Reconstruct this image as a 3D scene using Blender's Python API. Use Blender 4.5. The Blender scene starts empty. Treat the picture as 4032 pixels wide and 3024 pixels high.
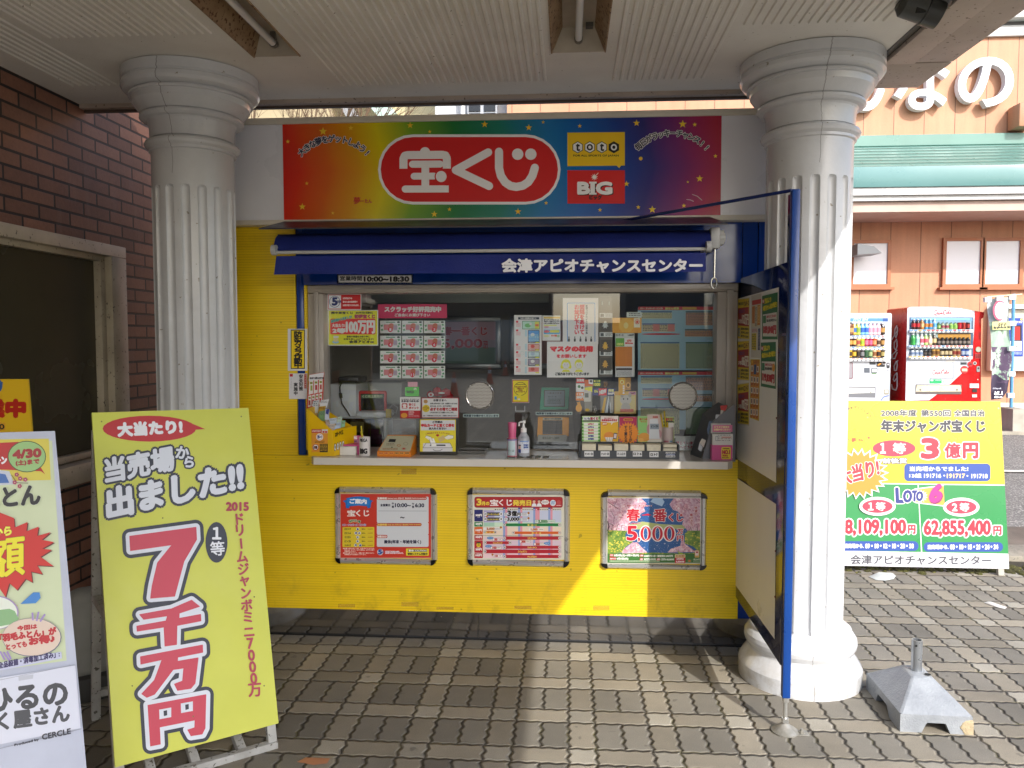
import bpy, bmesh, math, random
import numpy as np
from mathutils import Vector, Matrix
random.seed(7)
R = math.radians
SC = bpy.context.scene
COL = SC.collection
# ---------------------------------------------------------------- camera
F, CX, CY, H = 3100., 2016., 1512., 1.6          # focal length and centre in photo pixels, eye height
PITCH, YAW = math.atan(171/F), math.atan(221/F)
cam = bpy.data.cameras.new('camera'); camo = bpy.data.objects.new('camera', cam); COL.objects.link(camo)
camo.location = (0, 0, H); camo.rotation_euler = (math.pi/2-PITCH, 0, YAW)
cam.sensor_width = 36; cam.lens = F/4032*36; cam.clip_start = .05; cam.clip_end = 2000
SC.camera = camo
# ---------------------------------------------------------------- world, sun, exposure
SUNV = Vector((.456, -.894, .689)).normalized()   # towards the sun
W = bpy.data.worlds.new('World'); SC.world = W; W.use_nodes = True
wn = W.node_tree; bg = wn.nodes['Background']; sky = wn.nodes.new('ShaderNodeTexSky')
sky.sky_type = 'NISHITA'; sky.sun_disc = False
sky.sun_elevation = math.asin(SUNV.z); sky.sun_rotation = math.atan2(SUNV.x, SUNV.y)
sky.air_density = 1.0; sky.dust_density = 3.0; sky.ozone_density = 3.0
wn.links.new(sky.outputs[0], bg.inputs[0]); bg.inputs[1].default_value = .15
sun = bpy.data.lights.new('sun', 'SUN'); sun.energy = 2.0; sun.angle = R(.5); sun.color = (1, .965, .92)
suno = bpy.data.objects.new('sun', sun); COL.objects.link(suno); suno.location = (8, -12, 12)
suno.rotation_euler = (-SUNV).to_track_quat('-Z', 'Y').to_euler()
SC.view_settings.view_transform = 'Standard'; SC.view_settings.look = 'None'
SC.view_settings.exposure = 1.22; SC.view_settings.gamma = 1
SC.render.engine = 'CYCLES'; SC.cycles.max_bounces = 8; SC.cycles.diffuse_bounces = 5; SC.cycles.use_denoising = True
# ---------------------------------------------------------------- maths of the view (places things on real planes)
_c, _s, _cy, _sy = math.cos(PITCH), math.sin(PITCH), math.cos(YAW), math.sin(YAW)
def rays(p):
    p = np.asarray(p, float).reshape(-1, 2)
    x = (p[:, 0]-CX)/F; y = -(p[:, 1]-CY)/F
    f = _c+_s*y; u = -_s+_c*y
    return np.stack([x*_cy-f*_sy, x*_sy+f*_cy, u], 1)
def hitp(p, P, N):
    r = rays(p); C = np.array([0, 0, H]); N = np.asarray(N, float)
    t = ((np.asarray(P, float)-C)@N)/(r@N)
    return C+r*t[:, None]
def atY(px, py, Y): return Vector(hitp([(px, py)], (0, Y, 0), (0, 1, 0))[0])
def atX(px, py, X): return Vector(hitp([(px, py)], (X, 0, 0), (1, 0, 0))[0])
def atZ(px, py, Z=0): return Vector(hitp([(px, py)], (0, 0, Z), (0, 0, 1))[0])
# ---------------------------------------------------------------- materials
def lin(h):
    if not isinstance(h, str): return tuple(h)+(1,) if len(h) == 3 else tuple(h)
    o = []
    for i in (0, 2, 4):
        c = int(h[i:i+2], 16)/255; o.append(c/12.92 if c <= .04045 else ((c+.055)/1.055)**2.4)
    return tuple(o)+(1,)
_M = {}
def M(h, rough=.45, metal=0., spec=.5, key=None):
    k = (h, rough, metal, spec)
    if k in _M: return _M[k]
    m = bpy.data.materials.new('paint_'+str(h)); m.use_nodes = True
    b = m.node_tree.nodes['Principled BSDF']
    b.inputs['Base Color'].default_value = lin(h); b.inputs['Roughness'].default_value = rough
    b.inputs['Metallic'].default_value = metal; b.inputs['Specular IOR Level'].default_value = spec
    _M[k] = m; return m
class NG:
    """small wrapper round a node tree"""
    def __init__(s, name, rough=.6, metal=0., spec=.5):
        s.m = bpy.data.materials.new(name); s.m.use_nodes = True; s.t = s.m.node_tree
        s.b = s.t.nodes['Principled BSDF']; s.b.inputs['Roughness'].default_value = rough
        s.b.inputs['Metallic'].default_value = metal; s.b.inputs['Specular IOR Level'].default_value = spec
    def set(s, inp, v):
        if hasattr(v, 'is_output'): s.t.links.new(v, inp)
        else:
            try: inp.default_value = v
            except Exception: inp.default_value = (v, v, v, 1)
    def mt(s, op, a, b=None, c=None):
        n = s.t.nodes.new('ShaderNodeMath'); n.operation = op
        for i, v in enumerate((a, b, c)):
            if v is not None: s.set(n.inputs[i], v)
        return n.outputs[0]
    def xyz(s, which='Object'):
        n = s.t.nodes.new('ShaderNodeTexCoord'); sp = s.t.nodes.new('ShaderNodeSeparateXYZ')
        s.t.links.new(n.outputs[which], sp.inputs[0]); s.co = n.outputs[which]; return sp.outputs
    def comb(s, x, y, z=0.):
        n = s.t.nodes.new('ShaderNodeCombineXYZ')
        for i, v in enumerate((x, y, z)): s.set(n.inputs[i], v)
        return n.outputs[0]
    def noise(s, vec, scale, detail=3, rough=.5, col=False):
        n = s.t.nodes.new('ShaderNodeTexNoise'); n.inputs['Scale'].default_value = scale
        n.inputs['Detail'].default_value = detail; n.inputs['Roughness'].default_value = rough
        if vec is not None: s.t.links.new(vec, n.inputs['Vector'])
        return n.outputs[1 if col else 0]
    def ramp(s, f, stops, interp='LINEAR'):
        n = s.t.nodes.new('ShaderNodeValToRGB'); cr = n.color_ramp; cr.interpolation = interp
        while len(cr.elements) < len(stops): cr.elements.new(.5)
        for e, (p, c) in zip(cr.elements, stops): e.position = p; e.color = lin(c) if not isinstance(c, float) else (c, c, c, 1)
        s.set(n.inputs[0], f); return n.outputs[0]
    def mix(s, f, a, b, mode='MIX'):
        n = s.t.nodes.new('ShaderNodeMix'); n.data_type = 'RGBA'; n.blend_type = mode
        s.set(n.inputs[0], f)
        for i, v in ((6, a), (7, b)):
            if hasattr(v, 'is_output'): s.t.links.new(v, n.inputs[i])
            else: n.inputs[i].default_value = lin(v) if isinstance(v, str) else (v, v, v, 1) if isinstance(v, float) else lin(v)
        return n.outputs[2]
    def bump(s, h, dist=.01, strength=1.):
        n = s.t.nodes.new('ShaderNodeBump'); n.inputs['Distance'].default_value = dist
        n.inputs['Strength'].default_value = strength
        s.t.links.new(h, n.inputs['Height']); s.t.links.new(n.outputs[0], s.b.inputs['Normal'])
    def col(s, v): s.set(s.b.inputs['Base Color'], v if not isinstance(v, str) else lin(v))
    def rough(s, v): s.set(s.b.inputs['Roughness'], v)
def worn(name, c, c2=None, rough=.5, scale=3., amt=.25, bump=0., metal=0., speck=None, spec=.5, dens=.62):
    """a painted or bare surface with soft blotches, fine grain and, if asked, dark specks"""
    g = NG(name, rough, metal, spec); g.xyz()
    f = g.ramp(g.noise(g.co, scale, 6, .6), [(.3, 0.), (.75, 1.)])
    k = g.mix(f, c, c2 or tuple(x*(1-amt) for x in lin(c)[:3]))
    if speck:
        q = g.ramp(g.noise(g.co, 55, 2), [(dens, 0.), (dens+.05, 1.)])
        k = g.mix(q, k, speck)
    g.col(k)
    g.rough(g.ramp(g.noise(g.co, scale*2.3, 4), [(.2, max(rough-.12, .03)), (.8, min(rough+.12, 1.))]))
    if bump: g.bump(g.noise(g.co, 120, 4), bump)
    return g.m
# ---------------------------------------------------------------- mesh building
class MB:
    def __init__(s, mat=None): s.v, s.f, s.mi, s.mats, s.T = [], [], [], [], None; s.cur = 0; mat and s.use(mat)
    def use(s, m):
        if isinstance(m, str): m = M(m)
        if m not in s.mats: s.mats.append(m)
        s.cur = s.mats.index(m); return s
    def add(s, vs, fs, m=None):
        if m is not None: s.use(m)
        b = len(s.v)
        if s.T is not None: vs = [tuple(s.T @ Vector(v)) for v in vs]
        s.v += [tuple(map(float, v)) for v in vs]; s.f += [tuple(i+b for i in f) for f in fs]; s.mi += [s.cur]*len(fs); return s
    def box(s, x0, y0, z0, x1, y1, z1, b=0., m=None, seg=2):
        if x0 > x1: x0, x1 = x1, x0
        if y0 > y1: y0, y1 = y1, y0
        if z0 > z1: z0, z1 = z1, z0
        vs = [(x, y, z) for x in (x0, x1) for y in (y0, y1) for z in (z0, z1)]
        fs = [(0, 1, 3, 2), (4, 6, 7, 5), (0, 4, 5, 1), (2, 3, 7, 6), (0, 2, 6, 4), (1, 5, 7, 3)]
        if b > 0:
            bm = bmesh.new(); q = [bm.verts.new(v) for v in vs]
            for f in fs: bm.faces.new([q[i] for i in f])
            bmesh.ops.bevel(bm, geom=bm.edges[:], offset=b, segments=seg, affect='EDGES', profile=.5)
            bm.verts.index_update(); vs = [v.co[:] for v in bm.verts]; fs = [[v.index for v in f.verts] for f in bm.faces]; bm.free()
        return s.add(vs, fs, m)
    def lathe(s, prof, c=(0, 0), seg=32, m=None, cap=True, a0=0., a1=None):
        full = a1 is None; a1 = 2*math.pi if full else a1; n = seg if full else seg+1
        vs = [(c[0]+r*math.cos(a0+(a1-a0)*i/seg), c[1]+r*math.sin(a0+(a1-a0)*i/seg), z) for z, r in prof for i in range(n)]
        fs = [(j*n+i, j*n+(i+1) % n, (j+1)*n+(i+1) % n, (j+1)*n+i) for j in range(len(prof)-1) for i in range(seg)]
        if cap and full: fs += [tuple(range(n))[::-1], tuple((len(prof)-1)*n+i for i in range(n))]
        return s.add(vs, fs, m)
    def tube(s, pts, r, seg=10, m=None, cap=True):
        pts = [Vector(p) for p in pts]; vs = []; rr = r if isinstance(r, (list, tuple)) else [r]*len(pts)
        d = (pts[1]-pts[0]).normalized(); a = d.orthogonal().normalized()
        for i, p in enumerate(pts):
            t = (pts[min(i+1, len(pts)-1)]-pts[max(i-1, 0)]).normalized()
            a = (a-t*a.dot(t)).normalized(); b = t.cross(a)
            vs += [p+(a*math.cos(2*math.pi*k/seg)+b*math.sin(2*math.pi*k/seg))*rr[i] for k in range(seg)]
        fs = [(j*seg+i, j*seg+(i+1) % seg, (j+1)*seg+(i+1) % seg, (j+1)*seg+i) for j in range(len(pts)-1) for i in range(seg)]
        if cap: fs += [tuple(range(seg))[::-1], tuple((len(pts)-1)*seg+i for i in range(seg))]
        return s.add(vs, fs, m)
    def ext(s, pts, d, m=None):
        """closed outline (3D points) pushed along d"""
        n = len(pts); d = Vector(d); a = [Vector(p) for p in pts]; b = [p+d for p in a]
        return s.add(a+b, [tuple(range(n)), tuple(range(2*n-1, n-1, -1))]+[(i, i+n, (i+1) % n+n, (i+1) % n) for i in range(n)], m)
    def build(s, name, parent=None, mat=None, smooth=True, ang=35):
        if mat is not None and not s.mats: s.use(mat)
        base = Vector(parent['_b']) if parent is not None else None
        if base is None:
            a = np.array(s.v); base = Vector(((a[:, 0].min()+a[:, 0].max())/2, (a[:, 1].min()+a[:, 1].max())/2, a[:, 2].min()))
        me = bpy.data.meshes.new(name); me.from_pydata([(v[0]-base.x, v[1]-base.y, v[2]-base.z) for v in s.v], [], s.f)
        for m in s.mats: me.materials.append(m)
        me.polygons.foreach_set('material_index', s.mi)
        if smooth:
            me.polygons.foreach_set('use_smooth', [True]*len(me.polygons)); me.set_sharp_from_angle(angle=R(ang))
        me.update()
        o = bpy.data.objects.new(name, me); COL.objects.link(o); o['_b'] = tuple(base)
        if parent is not None: o.parent = parent
        else: o.location = base
        return o
def tag(o, label=None, cat=None, group=None, kind=None):
    for k, v in (('label', label), ('category', cat), ('group', group), ('kind', kind)):
        if v: o[k] = v
    return o
def thing(name, label, cat, loc, group=None):
    o = bpy.data.objects.new(name, None); COL.objects.link(o); o.location = loc; o['_b'] = tuple(loc); o.empty_display_size = .1
    return tag(o, label, cat, group)
def dup(root, d, label=None):
    """copy a thing, its parts and their sub-parts, moved by d"""
    def cp(o, par):
        c = o.copy(); COL.objects.link(c)
        if par is not None: c.parent = par
        else: c.location = o.location+Vector(d)
        for k in [x for x in KIDS.get(o.name, [])]: cp(k, c)
        return c
    KIDS = {}
    for x in list(COL.objects):
        if x.parent: KIDS.setdefault(x.parent.name, []).append(x)
    r = cp(root, None)
    if label: r['label'] = label
    return r
# ---------------------------------------------------------------- lettering
def gained(h, k):  # brightens printed colours to stand in for missing light behind the window
    q = [min(v*k, .84) for v in lin(h)[:3]]
    return ''.join('%02x' % round(255*(v*12.92 if v <= .0031308 else 1.055*v**(1/2.4)-.055)) for v in q)
_G = {}
def glyphs(t):
    if t not in _G:
        c = bpy.data.curves.new('t', 'FONT'); c.body = t; c.size = 1; c.resolution_u = 3
        o = bpy.data.objects.new('t', c); me = o.to_mesh()
        v = np.array([x.co[:2] for x in me.vertices]) if len(me.vertices) else np.zeros((0, 2))
        _G[t] = (v, [tuple(p.vertices) for p in me.polygons]); o.to_mesh_clear()
        bpy.data.objects.remove(o); bpy.data.curves.remove(c)
    return _G[t]
class Board:
    """a flat printed thing on a real plane; shapes are given in pixels of a crop of the photograph and laid on that plane.
    crop = (x0, y0, photo pixels per crop pixel)"""
    def __init__(s, P, N, crop=(0, 0, 1), off=.0004, step=.0004):
        s.P, s.N, s.crop = np.array(P, float), np.array(Vector(N).normalized()), crop
        if (np.array([0, 0, H])-s.P)@s.N < 0: s.N = -s.N
        s.mb = MB(); s.off, s.step = off, step; s.boxes = []; s.gain = None
    def w(s, p, d=0.):
        p = np.asarray(p, float).reshape(-1, 2)*s.crop[2]+np.array(s.crop[:2])
        return hitp(p, s.P, s.N)+s.N*d
    def lay(s, p, layer=None):
        x0, y0 = p.min(0); x1, y1 = p.max(0); L = 0
        a = np.array([x0, y0, x1, y1])*s.crop[2]+np.array(list(s.crop[:2])*2)
        for (b, l) in s.boxes:
            if a[0] < b[2] and a[2] > b[0] and a[1] < b[3] and a[3] > b[1] and l >= L: L = l+1
        if layer is not None: L = layer
        s.boxes.append((a, L)); return L
    def put(s, p, fs, c, layer=None, eps=0.):
        p = np.asarray(p, float)
        L = s.lay(p, layer) if not (layer is not None and eps) else layer
        if s.gain and isinstance(c, str): c = gained(c, s.gain)
        s.mb.add(s.w(p, s.off+L*s.step+eps), fs, c); return L
    def poly(s, pts, c, layer=None): return s.put(pts, [tuple(range(len(pts)))], c, layer)
    def rect(s, x0, y0, x1, y1, c, layer=None): return s.poly([(x0, y0), (x0, y1), (x1, y1), (x1, y0)], c, layer)
    def rr(s, x0, y0, x1, y1, r, c, layer=None):
        p = []
        for cx, cy, a in ((x0+r, y0+r, 180), (x1-r, y0+r, 270), (x1-r, y1-r, 0), (x0+r, y1-r, 90)):
            p += [(cx+r*math.cos(R(a+i*15)), cy+r*math.sin(R(a+i*15))) for i in range(7)]
        return s.poly(p[::-1], c, layer)
    def ell(s, cx, cy, rx, ry, c, n=28, layer=None):
        return s.poly([(cx+rx*math.cos(2*math.pi*i/n), cy-ry*math.sin(2*math.pi*i/n)) for i in range(n)], c, layer)
    def star(s, cx, cy, r, c, n=5, q=.42, rot=-90, ry=None, layer=None):
        ry = ry or r
        p = [(cx+(r if i % 2 == 0 else r*q)*math.cos(R(rot-i*180/n)), cy+(ry if i % 2 == 0 else ry*q)*math.sin(R(rot-i*180/n))) for i in range(2*n)]
        k = s.put(p+[(cx, cy)], [(i, (i+1) % (2*n), 2*n) for i in range(2*n)], c, layer); return k
    def stroke(s, pts, wd, c, cap=True, layer=None):
        pts = [np.array(p, float) for p in pts]; allp = np.array(pts)
        L = s.lay(np.concatenate([allp-wd/2, allp+wd/2]), layer); e = 0.
        for a, b in zip(pts, pts[1:]):
            d = b-a; n = np.array([-d[1], d[0]])/max(np.linalg.norm(d), 1e-6)*wd/2
            s.put([a+n, b+n, b-n, a-n], [(0, 1, 2, 3)], c, L, e+1e-6); e += 2e-5
        for p in (pts if cap else pts[1:-1]):
            s.put([(p[0]+wd/2*math.cos(t*math.pi/8), p[1]-wd/2*math.sin(t*math.pi/8)) for t in range(16)], [tuple(range(16))], c, L, e+1e-6); e += 1e-5
        return L
    def _text(s, p, fs, c, bold, ol):
        """p: glyph points in pixels; bold: widening in pixels; ol: list of (colour, radius)"""
        for colr, r in (ol or []):
            n = 12; L = s.lay(np.concatenate([p-r, p+r]))
            for i in range(n):
                s.put(p+np.array([math.cos(2*math.pi*i/n), math.sin(2*math.pi*i/n)])*r, fs, colr, L, 1e-6+i*2e-5)
            if r > 8: 
                for i in range(8): s.put(p+np.array([math.cos(2*math.pi*i/8), math.sin(2*math.pi*i/8)])*r*.5, fs, colr, L, 3e-4+i*1e-5)
        L = s.lay(p)
        if not bold: s.put(p, fs, c, L, 1e-6)
        else:
            for i in range(8 if bold > 3 else 5): 
                n = 8 if bold > 3 else 5
                s.put(p+np.array([math.cos(2*math.pi*i/n), math.sin(2*math.pi*i/n)])*bold, fs, c, L, 1e-6+i*2e-5)
            if bold > 3: s.put(p, fs, c, L, 2e-4)
    def tq(s, t, bl, br, tl, c, bold=0, ol=None, mir=False):
        v, fs = glyphs(t)
        if not len(v): return
        mn, mx = v.min(0), v.max(0); q = (v-mn)/np.maximum(mx-mn, 1e-6)
        if mir: q[:, 0] = 1-q[:, 0]
        bl, br, tl = map(lambda z: np.array(z, float), (bl, br, tl))
        s._text(bl+q[:, :1]*(br-bl)+q[:, 1:]*(tl-bl), fs, c, bold, ol)
    def t(s, t, x0, y0, x1, y1, c, bold=0, ol=None, mir=False): s.tq(t, (x0, y1), (x1, y1), (x0, y0), c, bold, ol, mir)
    def em(s, ch, cx, cy, sz, c, rot=0, bold=0, ol=None, sx=1.):
        v, fs = glyphs(ch)
        if not len(v): return
        wd = 1. if ord(ch[0]) > 0x2e80 else v[:, 0].max()+v[:, 0].min()
        q = (v-np.array([wd/2, .37]))*sz*np.array([sx, -1]); a = R(rot)
        q = np.stack([q[:, 0]*math.cos(a)-q[:, 1]*math.sin(a), q[:, 0]*math.sin(a)+q[:, 1]*math.cos(a)], 1)
        s._text(q+np.array([cx, cy]), fs, c, bold, ol)
    def vt(s, t, x0, y0, x1, y1, sz, c, bold=0, ol=None, sx=1.):
        """vertical writing from (x0,y0) to (x1,y1), centres of first and last character"""
        n = len(t)
        for i, ch in enumerate(t):
            f = i/max(n-1, 1); s.em(ch, x0+(x1-x0)*f, y0+(y1-y0)*f, sz, c, 90 if ch in 'ー~〜' else 0, bold, ol, sx)
    def arc(s, t, cx, cy, r, a0, a1, sz, c, bold=0, ol=None):
        n = len(t)
        for i, ch in enumerate(t):
            a = a0+(a1-a0)*i/(n-1); s.em(ch, cx+r*math.sin(R(a)), cy-r*math.cos(R(a)), sz, c, a, bold, ol)
    def lines(s, x0, y0, x1, y1, n, c, h=.45, gap=.25, seed=1):
        """rows of tiny unreadable print"""
        rnd = random.Random(seed); L = s.lay(np.array([(x0, y0), (x1, y1)])); dy = (y1-y0)/n
        for i in range(n):
            x = x0; 
            while x < x1-dy*.3:
                wd = dy*rnd.uniform(.4, 1.6); xe = min(x+wd, x1)
                s.put([(x, y0+dy*i), (x, y0+dy*(i+h)), (xe, y0+dy*(i+h)), (xe, y0+dy*i)], [(0, 1, 2, 3)], c, L, 1e-6); x = xe+dy*gap
    def slab(s, pts, th, c, off=0.):
        if len(pts) == 2: (x0, y0), (x1, y1) = pts; pts = [(x0, y0), (x0, y1), (x1, y1), (x1, y0)]
        if s.gain and isinstance(c, str): c = gained(c, s.gain)
        f = s.w(pts, off); s.mb.ext([Vector(q) for q in f], Vector(s.N)*-th, c); return s
    def build(s, name, parent=None): return s.mb.build(name, parent, smooth=False)
def YB(Y, crop, **k): return Board((0, Y, 0), (0, -1, 0), crop, **k)
Z1, Z2, Z3 = (0, 0, .6076), (1344, 0, .6076), (2688, 0, .6076)
Z4, Z5, Z6 = (0, 1008, .6076), (1344, 1008, .6076), (2688, 1008, .6076)
Z7, Z8 = (0, 2016, .6076), (2688, 2016, .6076)
W1, W2, W3 = (1100, 1050, .36166), (1800, 1050, .36166), (2300, 1050, .2941)
K1, K2, K3 = (1180, 1500, .31646), (1850, 1500, .31646), (2400, 1500, .31646)
F1, F2, F3 = (1300, 1900, .19892), (1820, 1910, .19892), (2350, 1910, .19892)
D1, V1, S1 = (2850, 1100, .3614), (3300, 1150, .33152), (3300, 1600, .4219)
YLW, BLU, WHT, RED, NVY, BLK = 'e8c400', '0a2fa0', 'eeeeea', 'c8141c', '1c2150', '16161a'
# ================================================================ SETTING
def paver_material():
    g = NG('interlocking_pavers', .85); x, y, z = g.xyz(); o = g.co
    mt = g.mt
    PX, PY, Y0, X0 = .3305, .3225, 2.906, .006
    def tri(v, per, ph=0.):   # zigzag -1..1
        return mt('SUBTRACT', mt('MULTIPLY', mt('PINGPONG', mt('DIVIDE', mt('ADD', v, ph), per/2), 1.), 2.), 1.)
    wob = g.noise(o, 9, 2)
    xs = mt('ADD', mt('SUBTRACT', x, X0), mt('MULTIPLY', mt('ADD', tri(y, .062), mt('MULTIPLY', mt('SUBTRACT', wob, .5), 1.6)), .0052))
    ys = mt('ADD', mt('SUBTRACT', y, Y0), mt('MULTIPLY', mt('ADD', tri(x, .056, .013), mt('MULTIPLY', mt('SUBTRACT', wob, .5), 1.4)), .0032))
    u = mt('FLOORED_MODULO', xs, PX); v = mt('FLOORED_MODULO', ys, PY)
    iu = mt('FLOOR', mt('DIVIDE', xs, PX)); iv = mt('FLOOR', mt('DIVIDE', ys, PY))
    thin = mt('LESS_THAN', v, .1145); small = mt('LESS_THAN', u, .1085)
    second = mt('GREATER_THAN', u, .2195)
    # distances to the joints
    def d(a, at, per): return mt('ABSOLUTE', mt('SUBTRACT', mt('FLOORED_MODULO', mt('ADD', mt('SUBTRACT', a, at), per/2), per), per/2))
    dx = mt('MINIMUM', d(u, 0., PX), d(u, .1085, PX)); dmid = mt('ADD', d(u, .2195, PX), mt('MULTIPLY', thin, 1.))
    dd = mt('MINIMUM', mt('MINIMUM', dx, dmid), mt('MINIMUM', d(v, 0., PY), d(v, .1145, PY)))
    dd = mt('ADD', dd, mt('MULTIPLY', mt('SUBTRACT', g.noise(o, 40, 3), .5), .003))
    joint = g.ramp(dd, [(.0026, 1.), (.0052, 0.)])
    # one random number for every block
    idv = g.comb(mt('ADD', mt('MULTIPLY', iu, 3.), mt('ADD', small, mt('MULTIPLY', mt('MULTIPLY', second, mt('SUBTRACT', 1., thin)), 7.))), mt('ADD', mt('MULTIPLY', iv, 2.), thin))
    wn_ = g.t.nodes.new('ShaderNodeTexWhiteNoise'); wn_.noise_dimensions = '3D'; g.t.links.new(idv, wn_.inputs['Vector'])
    rnd = wn_.outputs['Value']
    dark, beige, light = '807b70', '938b7b', '9f998b'
    k = g.mix(mt('MAXIMUM', thin, small), dark, beige)
    k = g.mix(mt('MULTIPLY', thin, small), k, light)
    k = g.mix(1., k, g.ramp(rnd, [(0., .74), (1., 1.14)]), 'MULTIPLY')
    k = g.mix(1., k, g.ramp(g.noise(o, 260, 2, .8), [(.25, .72), (.75, 1.22)]), 'MULTIPLY')
    k = g.mix(1., k, g.ramp(g.noise(o, 1.6, 6, .7), [(.3, .74), (.7, 1.1)]), 'MULTIPLY')
    stain = g.ramp(g.noise(o, 14, 2), [(.70, 0.), (.74, .5)])
    k = g.mix(stain, k, '4a463e')
    moss = g.ramp(mt('ADD', g.noise(o, 5, 4), mt('MULTIPLY', g.ramp(y, [(.0, 0.), (1., 1.)]), 0.)), [(.5, 0.), (.66, 1.)])
    jc = g.mix(moss, '352f26', '4e4a22')
    k = g.mix(joint, k, jc)
    g.col(k); g.rough(.85)
    h = mt('ADD', mt('MULTIPLY', g.ramp(dd, [(.002, 0.), (.010, 1.)]), 1.), mt('MULTIPLY', g.noise(o, 300, 2), .12)); h = mt('ADD', h, mt('MULTIPLY', rnd, .3))
    g.bump(h, .010, 1.)
    return g.m
PAVE = paver_material()
o = MB(PAVE).add([(-14, -30, 0), (30, -30, 0), (30, 5.72, 0), (-14, 5.72, 0)], [(0, 1, 2, 3)]).build('pavement'); tag(o, kind='structure')
# object coordinates must be world coordinates for the pattern
def recentre(o):
    d = Vector(o['_b']); o.data.transform(Matrix.Translation(d)); o.location = (0, 0, 0)
recentre(o)
asph = worn('asphalt', '77736e', '5d5a55', .9, 1.5, bump=.008, speck='a8a49c', dens=.56)
conc = worn('kerb_concrete', 'a39c8c', '7e776a', .85, 6, bump=.004, speck='6a655a')
o = MB('6b675e').add([(-200, -200, -.03), (200, -200, -.03), (200, 300, -.03), (-200, 300, -.03)], [(0, 1, 2, 3)]).build('ground'); tag(o, kind='structure')
o = MB(asph).add([(-14, 6.62, .085), (40, 6.62, .085), (40, 11.3, .30), (-14, 11.3, .30)], [(0, 1, 2, 3)]).build('road'); tag(o, kind='structure')
mb = MB(conc)
for i in range(0, 54): mb.box(-14+i, 5.86, -.02, -14+i+.992, 6.2, .045, b=.008)
tag(mb.build('kerb'), kind='structure')
gut = worn('gutter', '6f665c', '3f3b36', .35, 3, bump=.002)
tag(MB(gut).add([(-14, 6.2, .02), (40, 6.2, .02), (40, 6.62, .085), (-14, 6.62, .085)], [(0, 1, 2, 3)]).build('gutter'), kind='structure')
mossm = worn('moss', '5a5a24', '35301c', .95, 9, bump=.02, speck='7d7a34')
mb = MB(mossm); rnd = random.Random(3)
for i in range(700):
    x = rnd.uniform(1.4, 4.6); y = 5.65+rnd.gauss(0, .05); r = rnd.uniform(.01, .035)
    mb.lathe([(-.002, r), (r*.35, r*.75), (r*.5, .002)], (x, y), 6, cap=False)
tag(mb.build('moss_strip'), 'low green moss growing along the kerb joint', 'moss', kind='stuff')
tag(MB(worn('soil', '4a4334', '2f2a20', .95, 8, bump=.01)).add([(-14, 5.7, .004), (30, 5.7, .004), (30, 5.9, .004), (-14, 5.9, .004)], [(0, 1, 2, 3)]).build('dirt_strip'), kind='structure')
pink = worn('pink_paving', 'a08a80', '8a776d', .85, 4, bump=.003)
mb = MB(pink)
for i in range(54):
    for j in range(6): mb.box(-14+i+.004*(j % 2), 11.42+j*.3, .2, -14+i+.985, 11.42+j*.3+.285, .33+.0005*((i*7+j*3) % 5), b=.006)
mb.use(conc); mb.box(-14, 11.28, .1, 40, 11.41, .345, b=.01)
tag(mb.build('sidewalk'), kind='structure')
# road paint, short worn dashes
mb = MB(worn('road_paint', 'd8d4ca', 'aaa69e', .8, 10))
for px, py in ((3976, 1857),):
    p = atZ(px, py, .19); mb.add([(p.x-.16, p.y-.05, .175+.021), (p.x+.5, p.y-.05, .175+.021), (p.x+.5, p.y+.05, .175+.026), (p.x-.16, p.y+.05, .175+.026)], [(0, 1, 2, 3)])
tag(mb.build('road_marking'), kind='structure')
# ---------------------------------------------------------------- brick wall on the left
g = NG('dark_brick', .55); x, y, z = g.xyz(); v = g.comb(y, z, 0.)
bt = g.t.nodes.new('ShaderNodeTexBrick'); g.t.links.new(v, bt.inputs['Vector'])
for k_, q in (('Scale', 1.), ('Mortar Size', .0075), ('Mortar Smooth', .25), ('Brick Width', .245), ('Row Height', .0735), ('Bias', -.1)): bt.inputs[k_].default_value = q
bt.inputs['Color1'].default_value = lin('9f6f58'); bt.inputs['Color2'].default_value = lin('795343'); bt.inputs['Mortar'].default_value = lin('1c1714')
k = g.mix(1., bt.outputs[0], g.ramp(g.noise(g.co, 1.3, 5, .6), [(.3, .7), (.7, 1.15)]), 'MULTIPLY')
k = g.mix(1., k, g.ramp(g.noise(g.co, 60, 3), [(.2, .85), (.8, 1.12)]), 'MULTIPLY')
k = g.mix(g.ramp(g.noise(g.comb(mt_ := g.mt('MULTIPLY', y, 6.), g.mt('MULTIPLY', z, 1.)), 1.5, 4), [(.6, 0.), (.8, .25)]), k, 'a08c84')
g.col(k); g.bump(g.mt('ADD', g.mt('MULTIPLY', bt.outputs[1], -1.), g.mt('MULTIPLY', g.noise(g.co, 90, 3), .15)), .008)
BRICK = g.m
WX = -2.64
mb = MB(BRICK); mb.box(WX-.4, -2.05, 0, WX, 5.5, .90); mb.box(WX-.4, -2.05, 2.13, WX, 5.5, 6.0); mb.box(WX-.4, 4.40, .90, WX, 5.5, 2.13); mb.box(WX-.4, -2.05, .90, WX, -2.0, 2.13)
wl = mb.build('brick_wall_building'); recentre(wl); wl['_b'] = (0, 0, 0); tag(wl, 'dark red brick building side wall with one long dark window', 'building')
al = worn('beige_frame_paint', 'b9ae98', '978c78', .45, 5, speck='4a4238', dens=.66)
mb = MB(al)
mb.box(WX-.05, -2.0, 2.075, WX+.07, 4.45, 2.14, b=.006); mb.box(WX-.05, 4.30, .90, WX+.07, 4.45, 2.075, b=.006)
mb.box(WX-.05, 4.255, .96, WX+.03, 4.30, 2.075, b=.004); mb.box(WX-.05, -2.0, .96, WX+.03, 4.255, .995, b=.004)
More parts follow.
